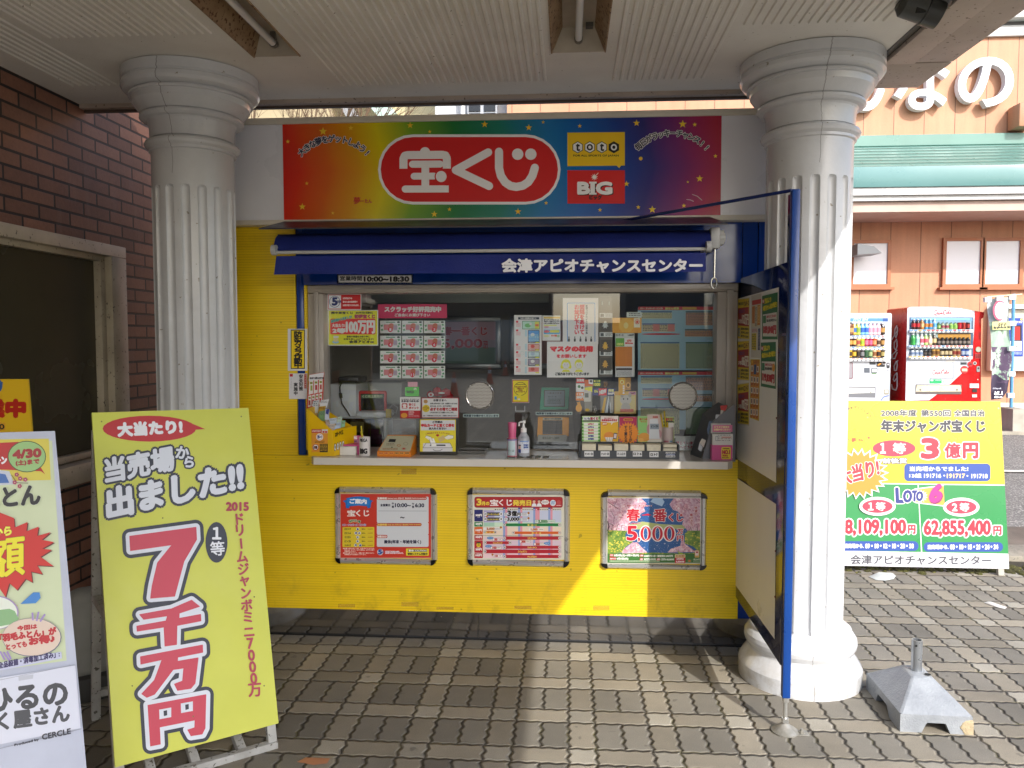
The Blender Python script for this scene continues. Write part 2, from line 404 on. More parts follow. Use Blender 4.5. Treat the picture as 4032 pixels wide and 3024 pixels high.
mb.box(WX-.05, -2.0, .85, WX+.10, 4.45, .955, b=.008); mb.box(WX-.05, -2.0, 2.045, WX+.03, 4.255, 2.075)
fr = mb.build('window_frame', wl)
gl = worn('dark_window_glass', '4b4432', '37352a', .22, .8, spec=.4)
MB(gl).box(WX-.04, -2.0, .995, WX-.01, 4.255, 2.045).build('window_pane', wl)
# ---------------------------------------------------------------- canopy
CZ = 2.875
soff = worn('soffit_paint', 'e4e1da', 'd4d0c8', .7, 2.5, bump=.001, speck='8b8272', dens=.71)
cano = thing('canopy', 'flat beige canopy roof carried by two white columns over the kiosk front', 'canopy', (-.5, 0, CZ))
mb = MB(soff)
holes = [(-1.41, -1.206, 2.28, 3.525), (-.075, .155, 2.28, 3.57)]
xs = sorted({WX, 1.405}|{h[0] for h in holes}|{h[1] for h in holes}); ys = sorted({-1.4, 4.15}|{h[2] for h in holes}|{h[3] for h in holes})
for a, b in zip(xs, xs[1:]):
    for c_, d_ in zip(ys, ys[1:]):
        if any(a >= h[0]-1e-6 and b <= h[1]+1e-6 and c_ >= h[2]-1e-6 and d_ <= h[3]+1e-6 for h in holes): continue
        mb.add([(a, c_, CZ), (a, d_, CZ), (b, d_, CZ), (b, c_, CZ)], [(0, 1, 2, 3)])
mb.box(WX, -1.4, 3.0, 1.70, 4.14, 3.3)
mb.build('soffit', cano)
mb = MB(soff)
for (x0, x1, y1) in ((-1.146, -.102, 3.94), (.199, .663, 3.955), (.69, 1.27, 3.31), (-2.50, -2.235, 3.85), (-2.2, -1.47, 3.245)):
    n = max(int((x1-x0)/.0345), 1)
    for i in range(n):
        x = x0+(i+.5)*(x1-x0)/n; w_ = .0095; h_ = .007
        mb.add([(x-w_, -1.38, CZ-.0002), (x-w_*.55, -1.38, CZ-h_), (x+w_*.55, -1.38, CZ-h_), (x+w_, -1.38, CZ-.0002), (x-w_, y1, CZ-.0002), (x-w_*.55, y1-.004, CZ-h_), (x+w_*.55, y1-.004, CZ-h_), (x+w_, y1, CZ-.0002)],
               [(0, 1, 5, 4), (1, 2, 6, 5), (2, 3, 7, 6), (4, 5, 6, 7)])
mb.build('soffit_ribs', cano)
edge = worn('canopy_edge_paint', 'b8a99c', '9c8e82', .6, 2.2, speck='5c5044', dens=.66)
mb = MB(edge)
yj = [-1.4, -.2, 1.72, 2.98, 3.78]
for a, b in zip(yj, yj[1:]): mb.box(1.43, a, 2.855, 1.565, b-.004, 3.0, b=.004); mb.box(1.569, a, 2.862, 1.735, b-.004, 3.3, b=.004)
mb.box(1.43, 3.784, 2.86, 1.735, 4.14, 3.0, b=.004); mb.box(1.565, 3.784, 2.998, 1.735, 4.14, 3.3)
mb.box(1.405, -1.4, 2.93, 1.43, 4.14, 3.0, m=M('1a1613')); mb.box(1.395, -1.4, 2.872, 1.428, 4.14, 2.876, m=M('1a1613'))
mb.use(edge)
mb.box(WX, 4.15, 2.853, 1.10, 4.19, 3.3, b=.003); mb.box(1.102, 4.145, 2.875, 1.735, 4.16, 3.3); mb.box(WX, -1.46, 2.84, 1.735, -1.4, 3.3)
mb.build('edge_trim', cano)
mb = MB(worn('brown_edge', '6b5a4e', '53463c', .6, 3)); mb.box(WX, 4.192, 2.842, 1.10, 4.215, 3.2); mb.build('back_fascia', cano)
rust = worn('rusty_lamp_tray', 'a58d6c', '77583a', .6, 7, speck='5a3a20', dens=.58)
tray = worn('lamp_tray_paint', 'b0a594', '948a7b', .55, 5)
def ceiling_light(x0, x1, y0, y1, label):
    t = thing('ceiling_light', label, 'light fitting', ((x0+x1)/2, (y0+y1)/2, 2.875), 'fluorescent lights let into the canopy')
    i = .045; zt = 2.965; e = .002
    mb = MB(rust)
    mb.add([(x0, y0, CZ-.002), (x0, y1, CZ-.002), (x0+i, y1-i, zt), (x0+i, y0+i, zt), (x1, y0, CZ-.002), (x1, y1, CZ-.002), (x1-i, y1-i, zt), (x1-i, y0+i, zt)], [(0, 1, 2, 3), (5, 4, 7, 6)])
    mb.box(x0-.006, y0, CZ-.006, x0, y1, CZ+.03); mb.box(x1, y0, CZ-.006, x1+.006, y1, CZ+.03)
    mb.use(tray)
    mb.add([(x0, y1, CZ-.002), (x1, y1, CZ-.002), (x1-i, y1-i, zt), (x0+i, y1-i, zt), (x0, y0, CZ-.002), (x1, y0, CZ-.002), (x1-i, y0+i, zt), (x0+i, y0+i, zt)], [(0, 1, 2, 3), (5, 4, 7, 6), (3, 2, 6, 7)])
    mb.build('housing', t, smooth=False)
    xc = (x0+x1)/2
    MB(M('d8d8d6', .15)).tube([(xc, y0+.09, 2.915), (xc, y1-.055, 2.915)], .016, 14).build('lamp_tube', t)
    for y in (y0+.07, y1-.052): mb = MB(M('6f6a62', .4)); mb.tube([(xc, y, 2.915), (xc, y+.02, 2.915)], .019, 14); mb.box(xc-.012, y, 2.92, xc+.012, y+.02, 2.964); mb.build('lamp_holder', t)
    mb = MB(M('55544f')); mb.box(xc+.03, y1-.1, 2.945, xc+.062, y1-.07, 2.964); mb.build('socket', t)
ceiling_light(*holes[0], 'rust stained fluorescent fitting in the canopy near the left column')
ceiling_light(*holes[1], 'rust edged fluorescent fitting in the canopy above the middle of the kiosk sign')
# ---------------------------------------------------------------- columns
g = NG('column_paint', .2); x, y, z = g.xyz(); 
k = g.mix(g.ramp(g.noise(g.co, 3.5, 5, .6), [(.35, 0.), (.8, 1.)]), 'ced0d2', 'bebfc0')
k = g.mix(g.ramp(g.noise(g.co, 38, 2), [(.72, 0.), (.76, .8)]), k, '8c8474')
an = g.mt('ADD', g.mt('ARCTAN2', y, x), g.mt('MULTIPLY', g.mt('SUBTRACT', g.noise(g.comb(0., 0., z), 5, 5, .7), .5), .22))
crack = g.mt('MULTIPLY', g.ramp(g.mt('ABSOLUTE', g.mt('SUBTRACT', an, -1.62)), [(.004, 1.), (.011, 0.)]), g.mt('ADD', g.mt('LESS_THAN', z, .28), g.mt('GREATER_THAN', z, 2.38)))
k = g.mix(g.mt('MULTIPLY', crack, .5), k, '3a342a')
dirt = g.mt('MULTIPLY', g.ramp(g.noise(g.co, 9, 5, .7), [(.45, 0.), (.62, 1.)]), g.ramp(g.mt('ADD', z, g.mt('MULTIPLY', g.noise(g.co, 4, 3), .25)), [(.12, 1.), (.36, 0.)]))
k = g.mix(g.mt('MULTIPLY', dirt, .45), k, '8a7c60')
g.col(k); g.bump(g.noise(g.co, 25, 3), .002); COLM = g.m
def column(x, y, label):
    t = thing('column', label, 'column', (x, y, 0), 'white fluted columns holding up the canopy')
    D = [(0, .304), (.003, .314), (.046, .314), (.050, .307), (.056, .307), (.060, .314), (.078, .315), (.092, .305), (.100, .288), (.104, .272), (.110, .272), (.112, .283), (.122, .283), (.124, .271), (.150, .268), (.168, .254), (.185, .240), (.196, .230), (.199, .222), (.204, .222), (.206, .237), (.217, .238), (.226, .226), (.230, .206), (.238, .200), (.26, .196), (.30, .194), (.313, .193), (.315, .186), (.320, .186), (.322, .202), (.328, .214), (.340, .219), (.352, .214), (.360, .203), (.362, .200), (.374, .200), (.378, .190), (.40, .190)]
    MB(COLM).lathe([(CZ-.001-d, r) for d, r in D][::-1], (x, y), 96).build('capital', t, ang=16)
    B = [(0, .279), (.072, .280), (.080, .277), (.100, .265), (.125, .247), (.140, .239), (.150, .238), (.158, .243), (.175, .252), (.192, .255), (.21, .252), (.225, .243), (.232, .236), (.236, .230), (.252, .229), (.258, .222), (.262, .20)]
    MB(COLM).lathe(B, (x, y), 96).build('base', t, ang=16)
    NF, SG, Rr, ztop, zb = 16, 28, .19, CZ-.545, .258
    zs = [zb]+[.5, 1., 1.5, 2.0]+[ztop-.02+.02*math.sin(R(a)) for a in (-90, -60, -30, 0, 30, 60, 90)]+[ztop+.012, CZ-.395]
    zs = sorted(set(round(z_, 4) for z_ in zs)); vs = []; n = NF*SG
    for z_ in zs:
        q = (z_-(ztop-.02))/.02; wmax = 1. if q <= 0 else math.sqrt(max(0., 1-q*q)) if q < 1 else 0.
        for i in range(n):
            ph = (i % SG)/SG-.5; hw = .27*wmax
            dep = 0. if hw < 1e-3 or abs(ph) >= hw-.004 else .016*math.sqrt(1-(ph/hw)**2)*max(wmax, .3)
            a = 2*math.pi*i/n+R(3); vs.append((x+(Rr-dep)*math.cos(a), y+(Rr-dep)*math.sin(a), z_))
    fs = [(j*n+i, j*n+(i+1) % n, (j+1)*n+(i+1) % n, (j+1)*n+i) for j in range(len(zs)-1) for i in range(n)]
    MB(COLM).add(vs, fs).build('shaft', t, ang=22)
    return t
column(-1.83, 3.78, 'white fluted column behind the yellow folding board, left of the kiosk')
column(1.107, 3.775, 'white fluted column with cracked base, right of the kiosk side screen')
# sensor lamp under the canopy corner
t = thing('sensor_lamp', 'dark grey sensor floodlight fixed under the canopy corner above the right column', 'lamp', (1.3, 3.1, 2.7))
dg = M('3b3c38', .4)
P_ = lambda a, b: atY(a, b, 3.13)
MB(dg).tube([P_(3540, 5), P_(3560, 12), P_(3640, 40)], [.03, .05, .05], 20).build('lamp_body', t)
MB(M('2e2f2c', .35)).tube([P_(3642, 40), P_(3700, 62)], [.054, .05], 20).build('lamp_head', t)
MB(dg).tube([P_(3690, -60), P_(3690, -10), P_(3680, 20)], [.06, .065, .05], 18).build('mount', t)
mb = MB(M('0c0c0c', .1)); mb.T = Matrix.Translation(P_(3607, 54)+Vector((0, -.045, .0))); mb.box(-.017, 0, -.012, .017, .01, .012); mb.build('sensor_eye', t)
# ---------------------------------------------------------------- orange building across the car park
BY = 12.9
def siding(name, c, c2, per=.46, ph=0.):
    g = NG(name, .6); x, y, z = g.xyz(); u = g.mt('FLOORED_MODULO', g.mt('ADD', x, ph), per)
    ln = g.mt('LESS_THAN', g.mt('MINIMUM', u, g.mt('SUBTRACT', per, u)), .006)
    k = g.mix(g.ramp(g.noise(g.co, 1.2, 4), [(.3, 0.), (.7, 1.)]), c, c2)
    k = g.mix(1., k, g.ramp(g.noise(g.co, 40, 3), [(.2, .93), (.8, 1.05)]), 'MULTIPLY')
    k = g.mix(1., k, g.ramp(g.noise(g.comb(g.mt('MULTIPLY', x, 5.), y, g.mt('MULTIPLY', z, .5)), 2., 4), [(.35, .9), (.7, 1.03)]), 'MULTIPLY')
    g.col(g.mix(ln, k, tuple(v*.35 for v in lin(c)[:3]))); g.bump(g.mt('SUBTRACT', 1., ln), .004); return g.m
org = siding('orange_siding', 'c4906f', 'b98463', .46, .18); crm = siding('cream_siding', 'd2c49a', 'c4b68c', .9)
b = thing('orange_building', 'large orange clad shop building with pale green lean-to roof and white lettering', 'building', (8, BY, .33))
mb = MB(org); mb.box(-1.0, BY, .62, 24, BY+8, 6.30); ow = mb.build('wall', b)
wht = worn('white_trim', 'c4c4c2', 'b4b4b2', .4, 3)
mb = MB(wht); mb.box(-1.05, BY-.06, 6.26, 24.1, BY-.005, 6.42, b=.01); mb.box(-1.05, BY-.2, 6.48, 24.1, BY+8, 6.72, b=.02); mb.use('5a5a5c'); mb.box(-1.05, BY-.03, 6.42, 24.1, BY-.004, 6.48); mb.build('parapet', b)
MB(worn('plinth', 'cfccc6', 'b8b4ac', .7, 4)).box(-1.0, BY-.01, .2, 24, BY+.4, .62).build('plinth', b)
teal = worn('pale_green_metal', '628a7f', '577d72', .35, 1.3); teal2 = worn('pale_green_fascia', '678f8d', '5d8582', .3, .8)
ye = BY-1.15
def at_e(px, py, Y=ye): return atY(px, py, Y).z
z0, z1 = at_e(3700, 735), at_e(3700, 655); zt = atY(3700, 572, BY-.1).z; zt2 = atY(3700, 535, BY-.02).z
mb = MB(teal); n = 7; lap_shadow = M('3f5f57', .6)  # dark strip paints the overlap shadow at the edge of each roof row
for i in range(n):
    a, c_ = i/n, (i+1)/n; ya, yb = ye+(BY-.1-ye)*a, ye+(BY-.1-ye)*c_; za, zb = z1+(zt-z1)*a, z1+(zt-z1)*c_
    q = 0.
    for j in range(22):
        x0 = 3.0+j*.95+(i % 3)*.31; mb.add([(x0, ya, za+.012), (x0+.945, ya, za+.012), (x0+.945, yb+.01, zb+.002), (x0, yb+.01, zb+.002), (x0, ya, za-.012), (x0+.945, ya, za-.012)], [(0, 1, 2, 3)]); mb.use(lap_shadow); mb.add([(x0, ya-.001, za-.012), (x0+.945, ya-.001, za-.012), (x0+.945, ya-.001, za+.010), (x0, ya-.001, za+.010)], [(0, 1, 2, 3)]); mb.use(teal)
mb.box(2.9, BY-.14, zt-.01, 24, BY-.005, zt2, b=.01)
mb.build('lean_to_roof', b, smooth=False)
mb = MB(teal2); mb.box(2.9, ye-.03, z0, 24, ye+.02, z1+.005, b=.006); mb.build('fascia', b)
mb = MB(wht); zg = at_e(3700, 765); mb.box(2.9, ye-.0, zg, 24, ye+.1, z0-.003); mb.box(2.9, ye+.05, at_e(3700, 785), 24, ye+.3, zg-.003)
mb.use(worn('soffit_pink', 'c0a79a', 'b09789', .6, 2)); mb.box(2.9, ye+.12, at_e(3700, 827)-.0, 24, BY-.006, at_e(3700, 787)); mb.build('eaves', b)
def bwin(x0, y0, x1, y1):
    a, c_ = atY(x0, y0, BY-.05), atY(x1, y1, BY-.05); brn = worn('window_surround', 'a86a45', '9a603e', .5, 3)
    mb = MB(brn); w_ = .05
    mb.box(a.x-w_, BY-.06, c_.z-w_, c_.x+w_, BY-.004, c_.z); mb.box(a.x-w_, BY-.06, a.z, c_.x+w_, BY-.004, a.z+w_)
    mb.box(a.x-w_, BY-.06, c_.z+.001, a.x, BY-.004, a.z-.001); mb.box(c_.x, BY-.06, c_.z+.001, c_.x+w_, BY-.004, a.z-.001)
    mb.box(a.x-w_-.05, BY-.09, c_.z-w_-.04, c_.x+w_+.05, BY-.004, c_.z-w_-.002)
    f = mb.build('window', b); MB(M('d9dce2', .25)).box(a.x, BY-.03, c_.z, c_.x, BY-.003, a.z).build('pane', f)
bwin(3363, 958, 3493, 1118); bwin(3728, 949, 3858, 1118); bwin(3884, 949, 4012, 1118); bwin(4070, 949, 4190, 1118); 
# raised white letters
def letter(ch, x0, y0, x1, y1):
    c = bpy.data.curves.new('t', 'FONT'); c.body = ch; c.size = 1; c.offset = .022; c.extrude = .04; c.resolution_u = 6
    o = bpy.data.objects.new('t', c); me = o.to_mesh(); v = np.array([q.co[:] for q in me.vertices]); fs = [tuple(p.vertices) for p in me.polygons]
    o.to_mesh_clear(); bpy.data.objects.remove(o)
    a, d = atY(x0, y1, BY-.1), atY(x1, y0, BY-.1); mn, mx = v.min(0), v.max(0); q = (v-mn)/(mx-mn)
    vs = [(a.x+w_[0]*(d.x-a.x), BY-.16+(1-w_[2])*.12, a.z+w_[1]*(d.z-a.z)) for w_ in q]
    MB(M('dcdee2', .3)).add(vs, fs).build('letter', b, smooth=False)
letter('み', 3010, 200, 3235, 450); letter('ん', 3262, 205, 3482, 445); letter('な', 3512, 214, 3735, 440); letter('の', 3762, 227, 3987, 428)
mb = MB(org); p = atY(4008, 405, BY-.3); q = atY(4080, 500, BY-.3); mb.box(p.x, BY-.35, q.z, q.x, BY-.01, p.z, b=.03); mb.build('sign_lamp', b)
mb = MB(M('66696c', .4)); p = atY(3368, 962, BY-.5); q = atY(3462, 1005, BY-.5)
mb.ext([(p.x, BY-.6, p.z), (p.x, BY-.6, q.z), (q.x, BY-.6, (p.z+q.z)/2-.06), (q.x-.12, BY-.6, p.z-.04)], (0, .45, 0)); mb.build('vent_hood', b)
# notice board on the wall
nb = thing('notice_board', 'white framed notice board on the orange wall behind the flag, film posters inside', 'notice board', (atY(3930, 1460, BY-.1).x, BY-.1, 1.0))
p, q = atY(3903, 1200, BY-.1), atY(4120, 1460, BY-.1)
mb = MB(M('e6e6e4', .3)); 
mb.box(p.x, BY-.14, q.z, p.x+.06, BY-.004, p.z, b=.01); mb.box(q.x-.06, BY-.14, q.z, q.x, BY-.004, p.z, b=.01); mb.box(p.x+.06, BY-.138, q.z, q.x-.06, BY-.004, q.z+.07); mb.box(p.x+.06, BY-.138, p.z-.06, q.x-.06, BY-.004, p.z); mb.build('frame', nb)
MB(M('b9b6a4', .4)).box(p.x+.06, BY-.05, q.z+.07, q.x-.06, BY-.004, p.z-.06).build('backing', nb)
B_ = YB(BY-.055, V1); B_.slab([(1990, 308), (2195, 765)], .004, '1c3f9a'); B_.rect(2050, 395, 2180, 580, '1a1412'); B_.rect(2065, 410, 2160, 570, 'b01512'); B_.rect(2000, 582, 2180, 700, 'e8e8e4'); B_.t('BE ALL', 2060, 630, 2170, 660, '303030', 1); B_.ell(2178, 325, 14, 14, 'd8c060'); B_.lines(2050, 345, 2190, 375, 2, 'd8d8e0', .5); B_.lines(2050, 715, 2180, 745, 3, 'b8c8f0')
B_.build('poster', nb)
# ---------------------------------------------------------------- far buildings, seen over the kiosk roof
b2 = thing('cream_building', 'cream panelled building seen over the kiosk roof behind bare branches', 'building', (-7, 15, 0))
MB(crm).box(-12, 15, 0, -2.25, 20, 8.5).build('wall', b2)
mb = MB(worn('rake', 'b9cfc6', 'a8bfb5', .4, 2)); p, q = atY(1445, 385, 14.6), atY(1555, 450, 14.6); mb.ext([(p.x-.3, 14.55, p.z+.25), (p.x, 14.55, p.z+.32), (q.x+.05, 14.55, q.z), (q.x-.3, 14.55, q.z-.05)], (0, .3, 0))
mb.use('8e8f90'); mb.ext([(p.x-.9, 14.6, p.z+.5), (p.x-.72, 14.6, p.z+.5), (q.x-.5, 14.6, q.z-.3), (q.x-.75, 14.6, q.z-.3)], (0, .2, 0)); mb.build('roof_edge', b2)
MB(worn('tan_roof', 'a89a78', '94866a', .6, 2)).ext([(-6.2, 14.5, 6.4), (-4.6, 14.5, 6.4), (-4.1, 14.5, 5.2), (-6.2, 14.5, 5.2)], (0, .04, 0)).build('gable', b2)
b3 = thing('grey_stair_tower', 'pale grey stair tower with dark four pane window between cream and orange walls', 'building', (-1.6, 13.4, 0))
gry = worn('pale_grey_wall', 'b9bbbd', 'a9abae', .6, 2)
MB(gry).box(-2.24, 13.3, 0, -1.0, 16, 7.6).build('wall', b3)
mb = MB(M('9ca0a6', .4)); p, q = atY(1840, 372, 13.2), atY(1958, 445, 13.2); mb.box(p.x, 13.2, q.z-.2, q.x, 13.297, p.z+.1); f = mb.build('window', b3)
mb = MB(M('17191b', .15)); w_ = (q.x-p.x)
for i in (0, 1):
    for j in range(3): mb.box(p.x+.03+i*w_/2, 13.18, q.z-.14+j*.17, p.x+w_/2-.03+i*w_/2, 13.197, q.z+j*.17)
mb.build('pane', f)
mb = MB(M('dfe0de', .4)); p = atY(1822, 380, 13.1); mb.tube([(p.x, 13.1, 4.5), (p.x, 13.1, 6.5)], .035); mb.build('downpipe', b3)
# bare tree
bark = worn('bark', '6d5844', '54432f', .9, 8)
t = thing('bare_tree', 'leafless tree with thin bare branches behind the kiosk', 'tree', (-3.5, 9.5, 0)); rnd = random.Random(5)
MB(bark).tube([(-3.5, 9.5, 0), (-3.45, 9.5, 1.4), (-3.5, 9.5, 2.6)], [.11, .09, .07]).build('trunk', t)
mb = MB(bark)
def br(p, d, l, r, k):
    pts = [p]; rr = [r]; v = Vector(d)
    for i in range(4):
        v = (v+Vector((rnd.uniform(-.18, .18), rnd.uniform(-.18, .18), rnd.uniform(-.05, .15)))).normalized(); pts.append(pts[-1]+v*l/4); rr.append(r*(1-.18*(i+1)))
        if k > 0:
            for _ in range(2 if k > 1 else 3):
                if rnd.random() < .75: br(pts[-1], (v+Vector((rnd.uniform(-.9, .9), rnd.uniform(-.7, .7), rnd.uniform(-.1, .5)))).normalized(), l*rnd.uniform(.45, .65), rr[-1]*.6, k-1)
    mb.tube(pts, rr, 5, cap=False)
for i in range(8):
    a = i*2*math.pi/8; br(Vector((-3.5, 9.5, 2.5)), (math.cos(a)*.6, math.sin(a)*.4, 1.), 2.6, .035, 3)
mb.build('branches', t)
# ================================================================ KIOSK
KX0, KX1 = -1.95, 1.12
g = NG('yellow_corrugated_panel', .38); x, y, z = g.xyz()
u = g.mt('FLOORED_MODULO', z, .0137); ln = g.mt('LESS_THAN', u, .0022)
k = g.mix(g.ramp(g.noise(g.comb(g.mt('MULTIPLY', x, .4), 0., g.mt('MULTIPLY', z, 14.)), 2., 4), [(.3, 0.), (.7, 1.)]), 'f2d01c', 'e8c414')
k = g.mix(g.mt('MULTIPLY', ln, .45), k, 'a07c00')
k = g.mix(g.ramp(g.noise(g.comb(g.mt('MULTIPLY', x, 3.), y, g.mt('MULTIPLY', z, 30.)), 3., 3), [(.70, 0.), (.78, .5)]), k, 'c8a010')
k = g.mix(g.mt('MULTIPLY', g.ramp(g.noise(g.co, 7, 6, .75), [(.5, 0.), (.66, .4)]), g.ramp(z, [(.16, 1.), (.40, .12)])), k, '8c7422'); k = g.mix(g.ramp(g.noise(g.co, 22, 2), [(.72, 0.), (.74, .5)]), k, '7a6418')
g.col(k); g.bump(g.mt('PINGPONG', z, .00685), .004, .9); YEL = g.m
blue = worn('blue_gloss_paint', '0b3a8c', '082f78', .12, 2, spec=.6)
inner = worn('kiosk_inside', '857f74', '787267', .7, 3)
kio = thing('kiosk', 'yellow and blue lottery ticket kiosk with rainbow sign, blue awning and a wide counter window', 'kiosk', (-.4, 4.5, 0))
kio['_b'] = (0, 4.1, 0); kio.location = (0, 4.1, 0)
mb = MB(YEL); mb.box(KX0, 4.10, .152, .885, 4.12, .985); mb.box(KX0, 4.10, .987, -1.442, 4.12, 2.20)
mb.box(-1.400, 4.112, 1.013, -1.387, 4.13, 1.893)
mb.build('front_panel', kio)
mb = MB(blue); mb.box(-1.440, 4.104, .987, -1.402, 4.13, 2.20, b=.004); mb.box(-1.402, 4.108, 1.895, .880, 4.13, 2.20); mb.box(.884, 4.106, .987, .957, 4.13, 2.20); mb.box(.962, 4.106, .20, KX1, 4.13, 2.20); mb.box(.888, 4.108, .152, .957, 4.13, .985)
mb.box(KX1-.02, 4.13, .152, KX1, 5.9, 2.2); mb.build('blue_surround', kio)
mb = MB(inner)
mb.box(KX0, 4.13, .152, KX0+.02, 5.9, 2.75); mb.box(KX0+.02, 5.88, .152, KX1-.02, 5.9, 2.75); mb.box(KX0+.02, 4.27, 2.205, KX1-.02, 5.88, 2.24); mb.box(KX0+.02, 4.14, .10, KX1-.02, 5.88, .15)
mb.box(KX0+.02, 5.20, .15, KX1-.02, 5.24, 2.20); mb.box(-1.402, 4.14, .98, -1.39, 4.25, 1.90)
mb.box(KX0+.02, 4.13, .155, -1.45, 4.14, 2.19); mb.box(-1.45, 4.13, .155, .90, 4.14, .97)
mb.box(KX0, 4.3, 2.5, KX1, 5.9, 2.72, m=M('9a9a98', .6)); mb.build('shell', kio)
g = NG('dark_steel_kick_plate', .10, 1.); g.xyz(); g.col(g.mix(g.ramp(g.noise(g.co, 4, 4), [(.3, 0.), (.7, 1.)]), 'b4b4b8', '9fa0a4')); g.rough(g.ramp(g.noise(g.co, 6, 4), [(.3, .05), (.75, .16)])); g.bump(g.noise(g.co, 3, 2), .0015)
STEEL = g.m
mb = MB(STEEL); xs = [KX0, -.475, KX1]
for a, b in zip(xs, xs[1:]): mb.box(a+.001, 4.114, .004, b-.001, 4.12, .1515)
mb.box(KX0, 4.106, .001, KX1, 4.113, .009, m=M('0c0c0c', .6)); mb.use(M('e8e8e8', .2, 1.))
for px, py in ((1404, 2423), (1738, 2428), (1791, 2430), (2078, 2437), (2300, 2441), (2540, 2448)):
    p = atY(px, py, 4.113); mb.T = Matrix.Translation(p) @ Matrix.Rotation(R(90), 4, 'X'); mb.lathe([(0, .004), (.002, .003)], seg=10); mb.T = None
mb.build('kick_plate', kio)
# ---- window
alu = worn('aluminium_frame', 'b3aba0', '9b948a', .35, 3)
mb = MB(alu)
mb.box(-1.386, 4.125, 1.852, .868, 4.24, 1.893, b=.004); mb.box(-1.386, 4.125, 1.014, -1.302, 4.24, 1.850, b=.004); mb.box(.763, 4.125, 1.014, .868, 4.24, 1.850, b=.004)
mb.box(-1.35, 4.112, 1.014, -1.325, 4.125, 1.86, b=.003); mb.box(-1.35, 4.114, 1.861, .845, 4.125, 1.876, b=.003); mb.box(.81, 4.112, 1.014, .845, 4.125, 1.86, b=.003)
wf = mb.build('window_frame', kio)
m = bpy.data.materials.new('window_glass'); m.use_nodes = True; nt = m.node_tree; nt.nodes.remove(nt.nodes['Principled BSDF']); out = nt.nodes['Material Output']
tr = nt.nodes.new('ShaderNodeBsdfTransparent'); tr.inputs[0].default_value = (.96, .98, .97, 1); gs = nt.nodes.new('ShaderNodeBsdfGlossy'); gs.inputs['Roughness'].default_value = .0; gs.inputs[0].default_value = (.9, .92, .95, 1)
mx = nt.nodes.new('ShaderNodeMixShader'); mx.inputs[0].default_value = .11; nt.links.new(tr.outputs[0], mx.inputs[1]); nt.links.new(gs.outputs[0], mx.inputs[2]); nt.links.new(mx.outputs[0], out.inputs[0]); GLASS = m
MB(GLASS).add([(-1.302, 4.2, 1.02), (.763, 4.2, 1.02), (.763, 4.2, 1.852), (-1.302, 4.2, 1.852)], [(0, 1, 2, 3)]).build('window_pane', kio)
m2 = GLASS.copy(); m2.name = 'clear_plastic'; m2.node_tree.nodes['Mix Shader'].inputs[0].default_value = .10; CLEAR = m2
# ---- counter
g = NG('counter_laminate', .16, spec=.55); g.xyz(); g.col(g.mix(g.ramp(g.noise(g.co, 2, 4), [(.3, 0.), (.7, 1.)]), 'd2cdc4', 'c6c1b7')); g.rough(g.ramp(g.noise(g.co, 9, 3), [(.3, .10), (.8, .24)])); 
ct0, ct1 = 3.85, 4.26; L_, R_ = atY(1218, 1820, ct0).x, atY(2891, 1840, ct0).x
CT = 1.013
mb = MB(g.m); mb.ext([(L_, 4.26, CT), (L_, ct0+.035, CT), (L_+.022, ct0, CT), (R_-.03, ct0, CT), (R_, ct0+.04, CT), (R_, 4.26, CT)], (0, 0, -.036), g.m); mb.build('counter', kio)
# ---- sign
SY = 4.045
zt = atY(2016, 447, SY).z; zb = atY(2016, 877, SY).z; sx0, sx1 = KX0+.05, atY(3060, 600, SY).x+.12
S = MB(worn('sign_edge', 'd6d0c2', 'c6c0b2', .45, 3)); 
S.box(sx0, SY-.012, zt-.032, sx1, SY+.2, zt, b=.003); S.box(sx0, SY-.012, zb, sx1, SY+.2, zb+.026, b=.003)
S.use(worn('sign_white_panel', 'e0e1e8', 'd4d5dc', .3, 2)); S.box(sx0, SY, zb+.024, sx1, SY+.19, zt-.030)
sg = S.build('sign', kio)
g = NG('rainbow_print', .18); x, y, z = g.xyz()
xa, xb = atY(1112, 660, SY).x, atY(2840, 660, SY).x
f = g.mt('DIVIDE', g.mt('ADD', g.mt('SUBTRACT', x, xa), g.mt('MULTIPLY', g.mt('SUBTRACT', g.mt('ABSOLUTE', g.mt('SUBTRACT', z, 2.47)), .1), .25)), xb-xa)
g.col(g.ramp(f, [(0., 'd01808'), (.03, 'd62a06'), (.10, 'd8610a'), (.17, 'dd9a08'), (.235, 'e0d000'), (.31, '78a81c'), (.41, '0e7a34'), (.52, '0a7f6e'), (.62, '0a78b8'), (.70, '0a62b4'), (.78, '0c3c94'), (.84, '2a2478'), (.90, '6c1a6e'), (.955, '9c1458'), (1., 'b0123c')]))
B = YB(SY, Z2, off=.001)
B.poly([(-382, 778), (-371, 1437), (2457, 1418), (2465, 738)], g.m, 0)
# pill with the big word
WH, RD = 'f4f4f6', 'd60c10'
def pill(x0, y0, x1, y1, c, k=0): B.rr(x0, y0, x1, y1, (y1-y0)/2-1, c)
pill(238, 871, 1421, 1326, WH); pill(256, 889, 1404, 1308, RD)
B.stroke([(403, 1066), (403, 1030), (412, 1010), (430, 1006), (655, 1004), (675, 1008), (684, 1026), (684, 1066)], 52, WH)
B.rect(377, 1060, 429, 1094, WH); B.rect(658, 1060, 710, 1093, WH); B.ell(543, 990, 34, 36, WH)
B.stroke([(462, 1065), (640, 1064)], 46, WH); B.stroke([(545, 1070), (545, 1226)], 50, WH, False); B.stroke([(472, 1143), (600, 1142)], 44, WH); B.stroke([(415, 1226), (674, 1225)], 46, WH); B.rect(660, 1203, 697, 1248, WH)
B.ell(648, 1145, 43, 43, RD); B.ell(648, 1145, 35, 36, WH)
B.stroke([(952, 988), (742, 1103), (958, 1206)], 52, WH)
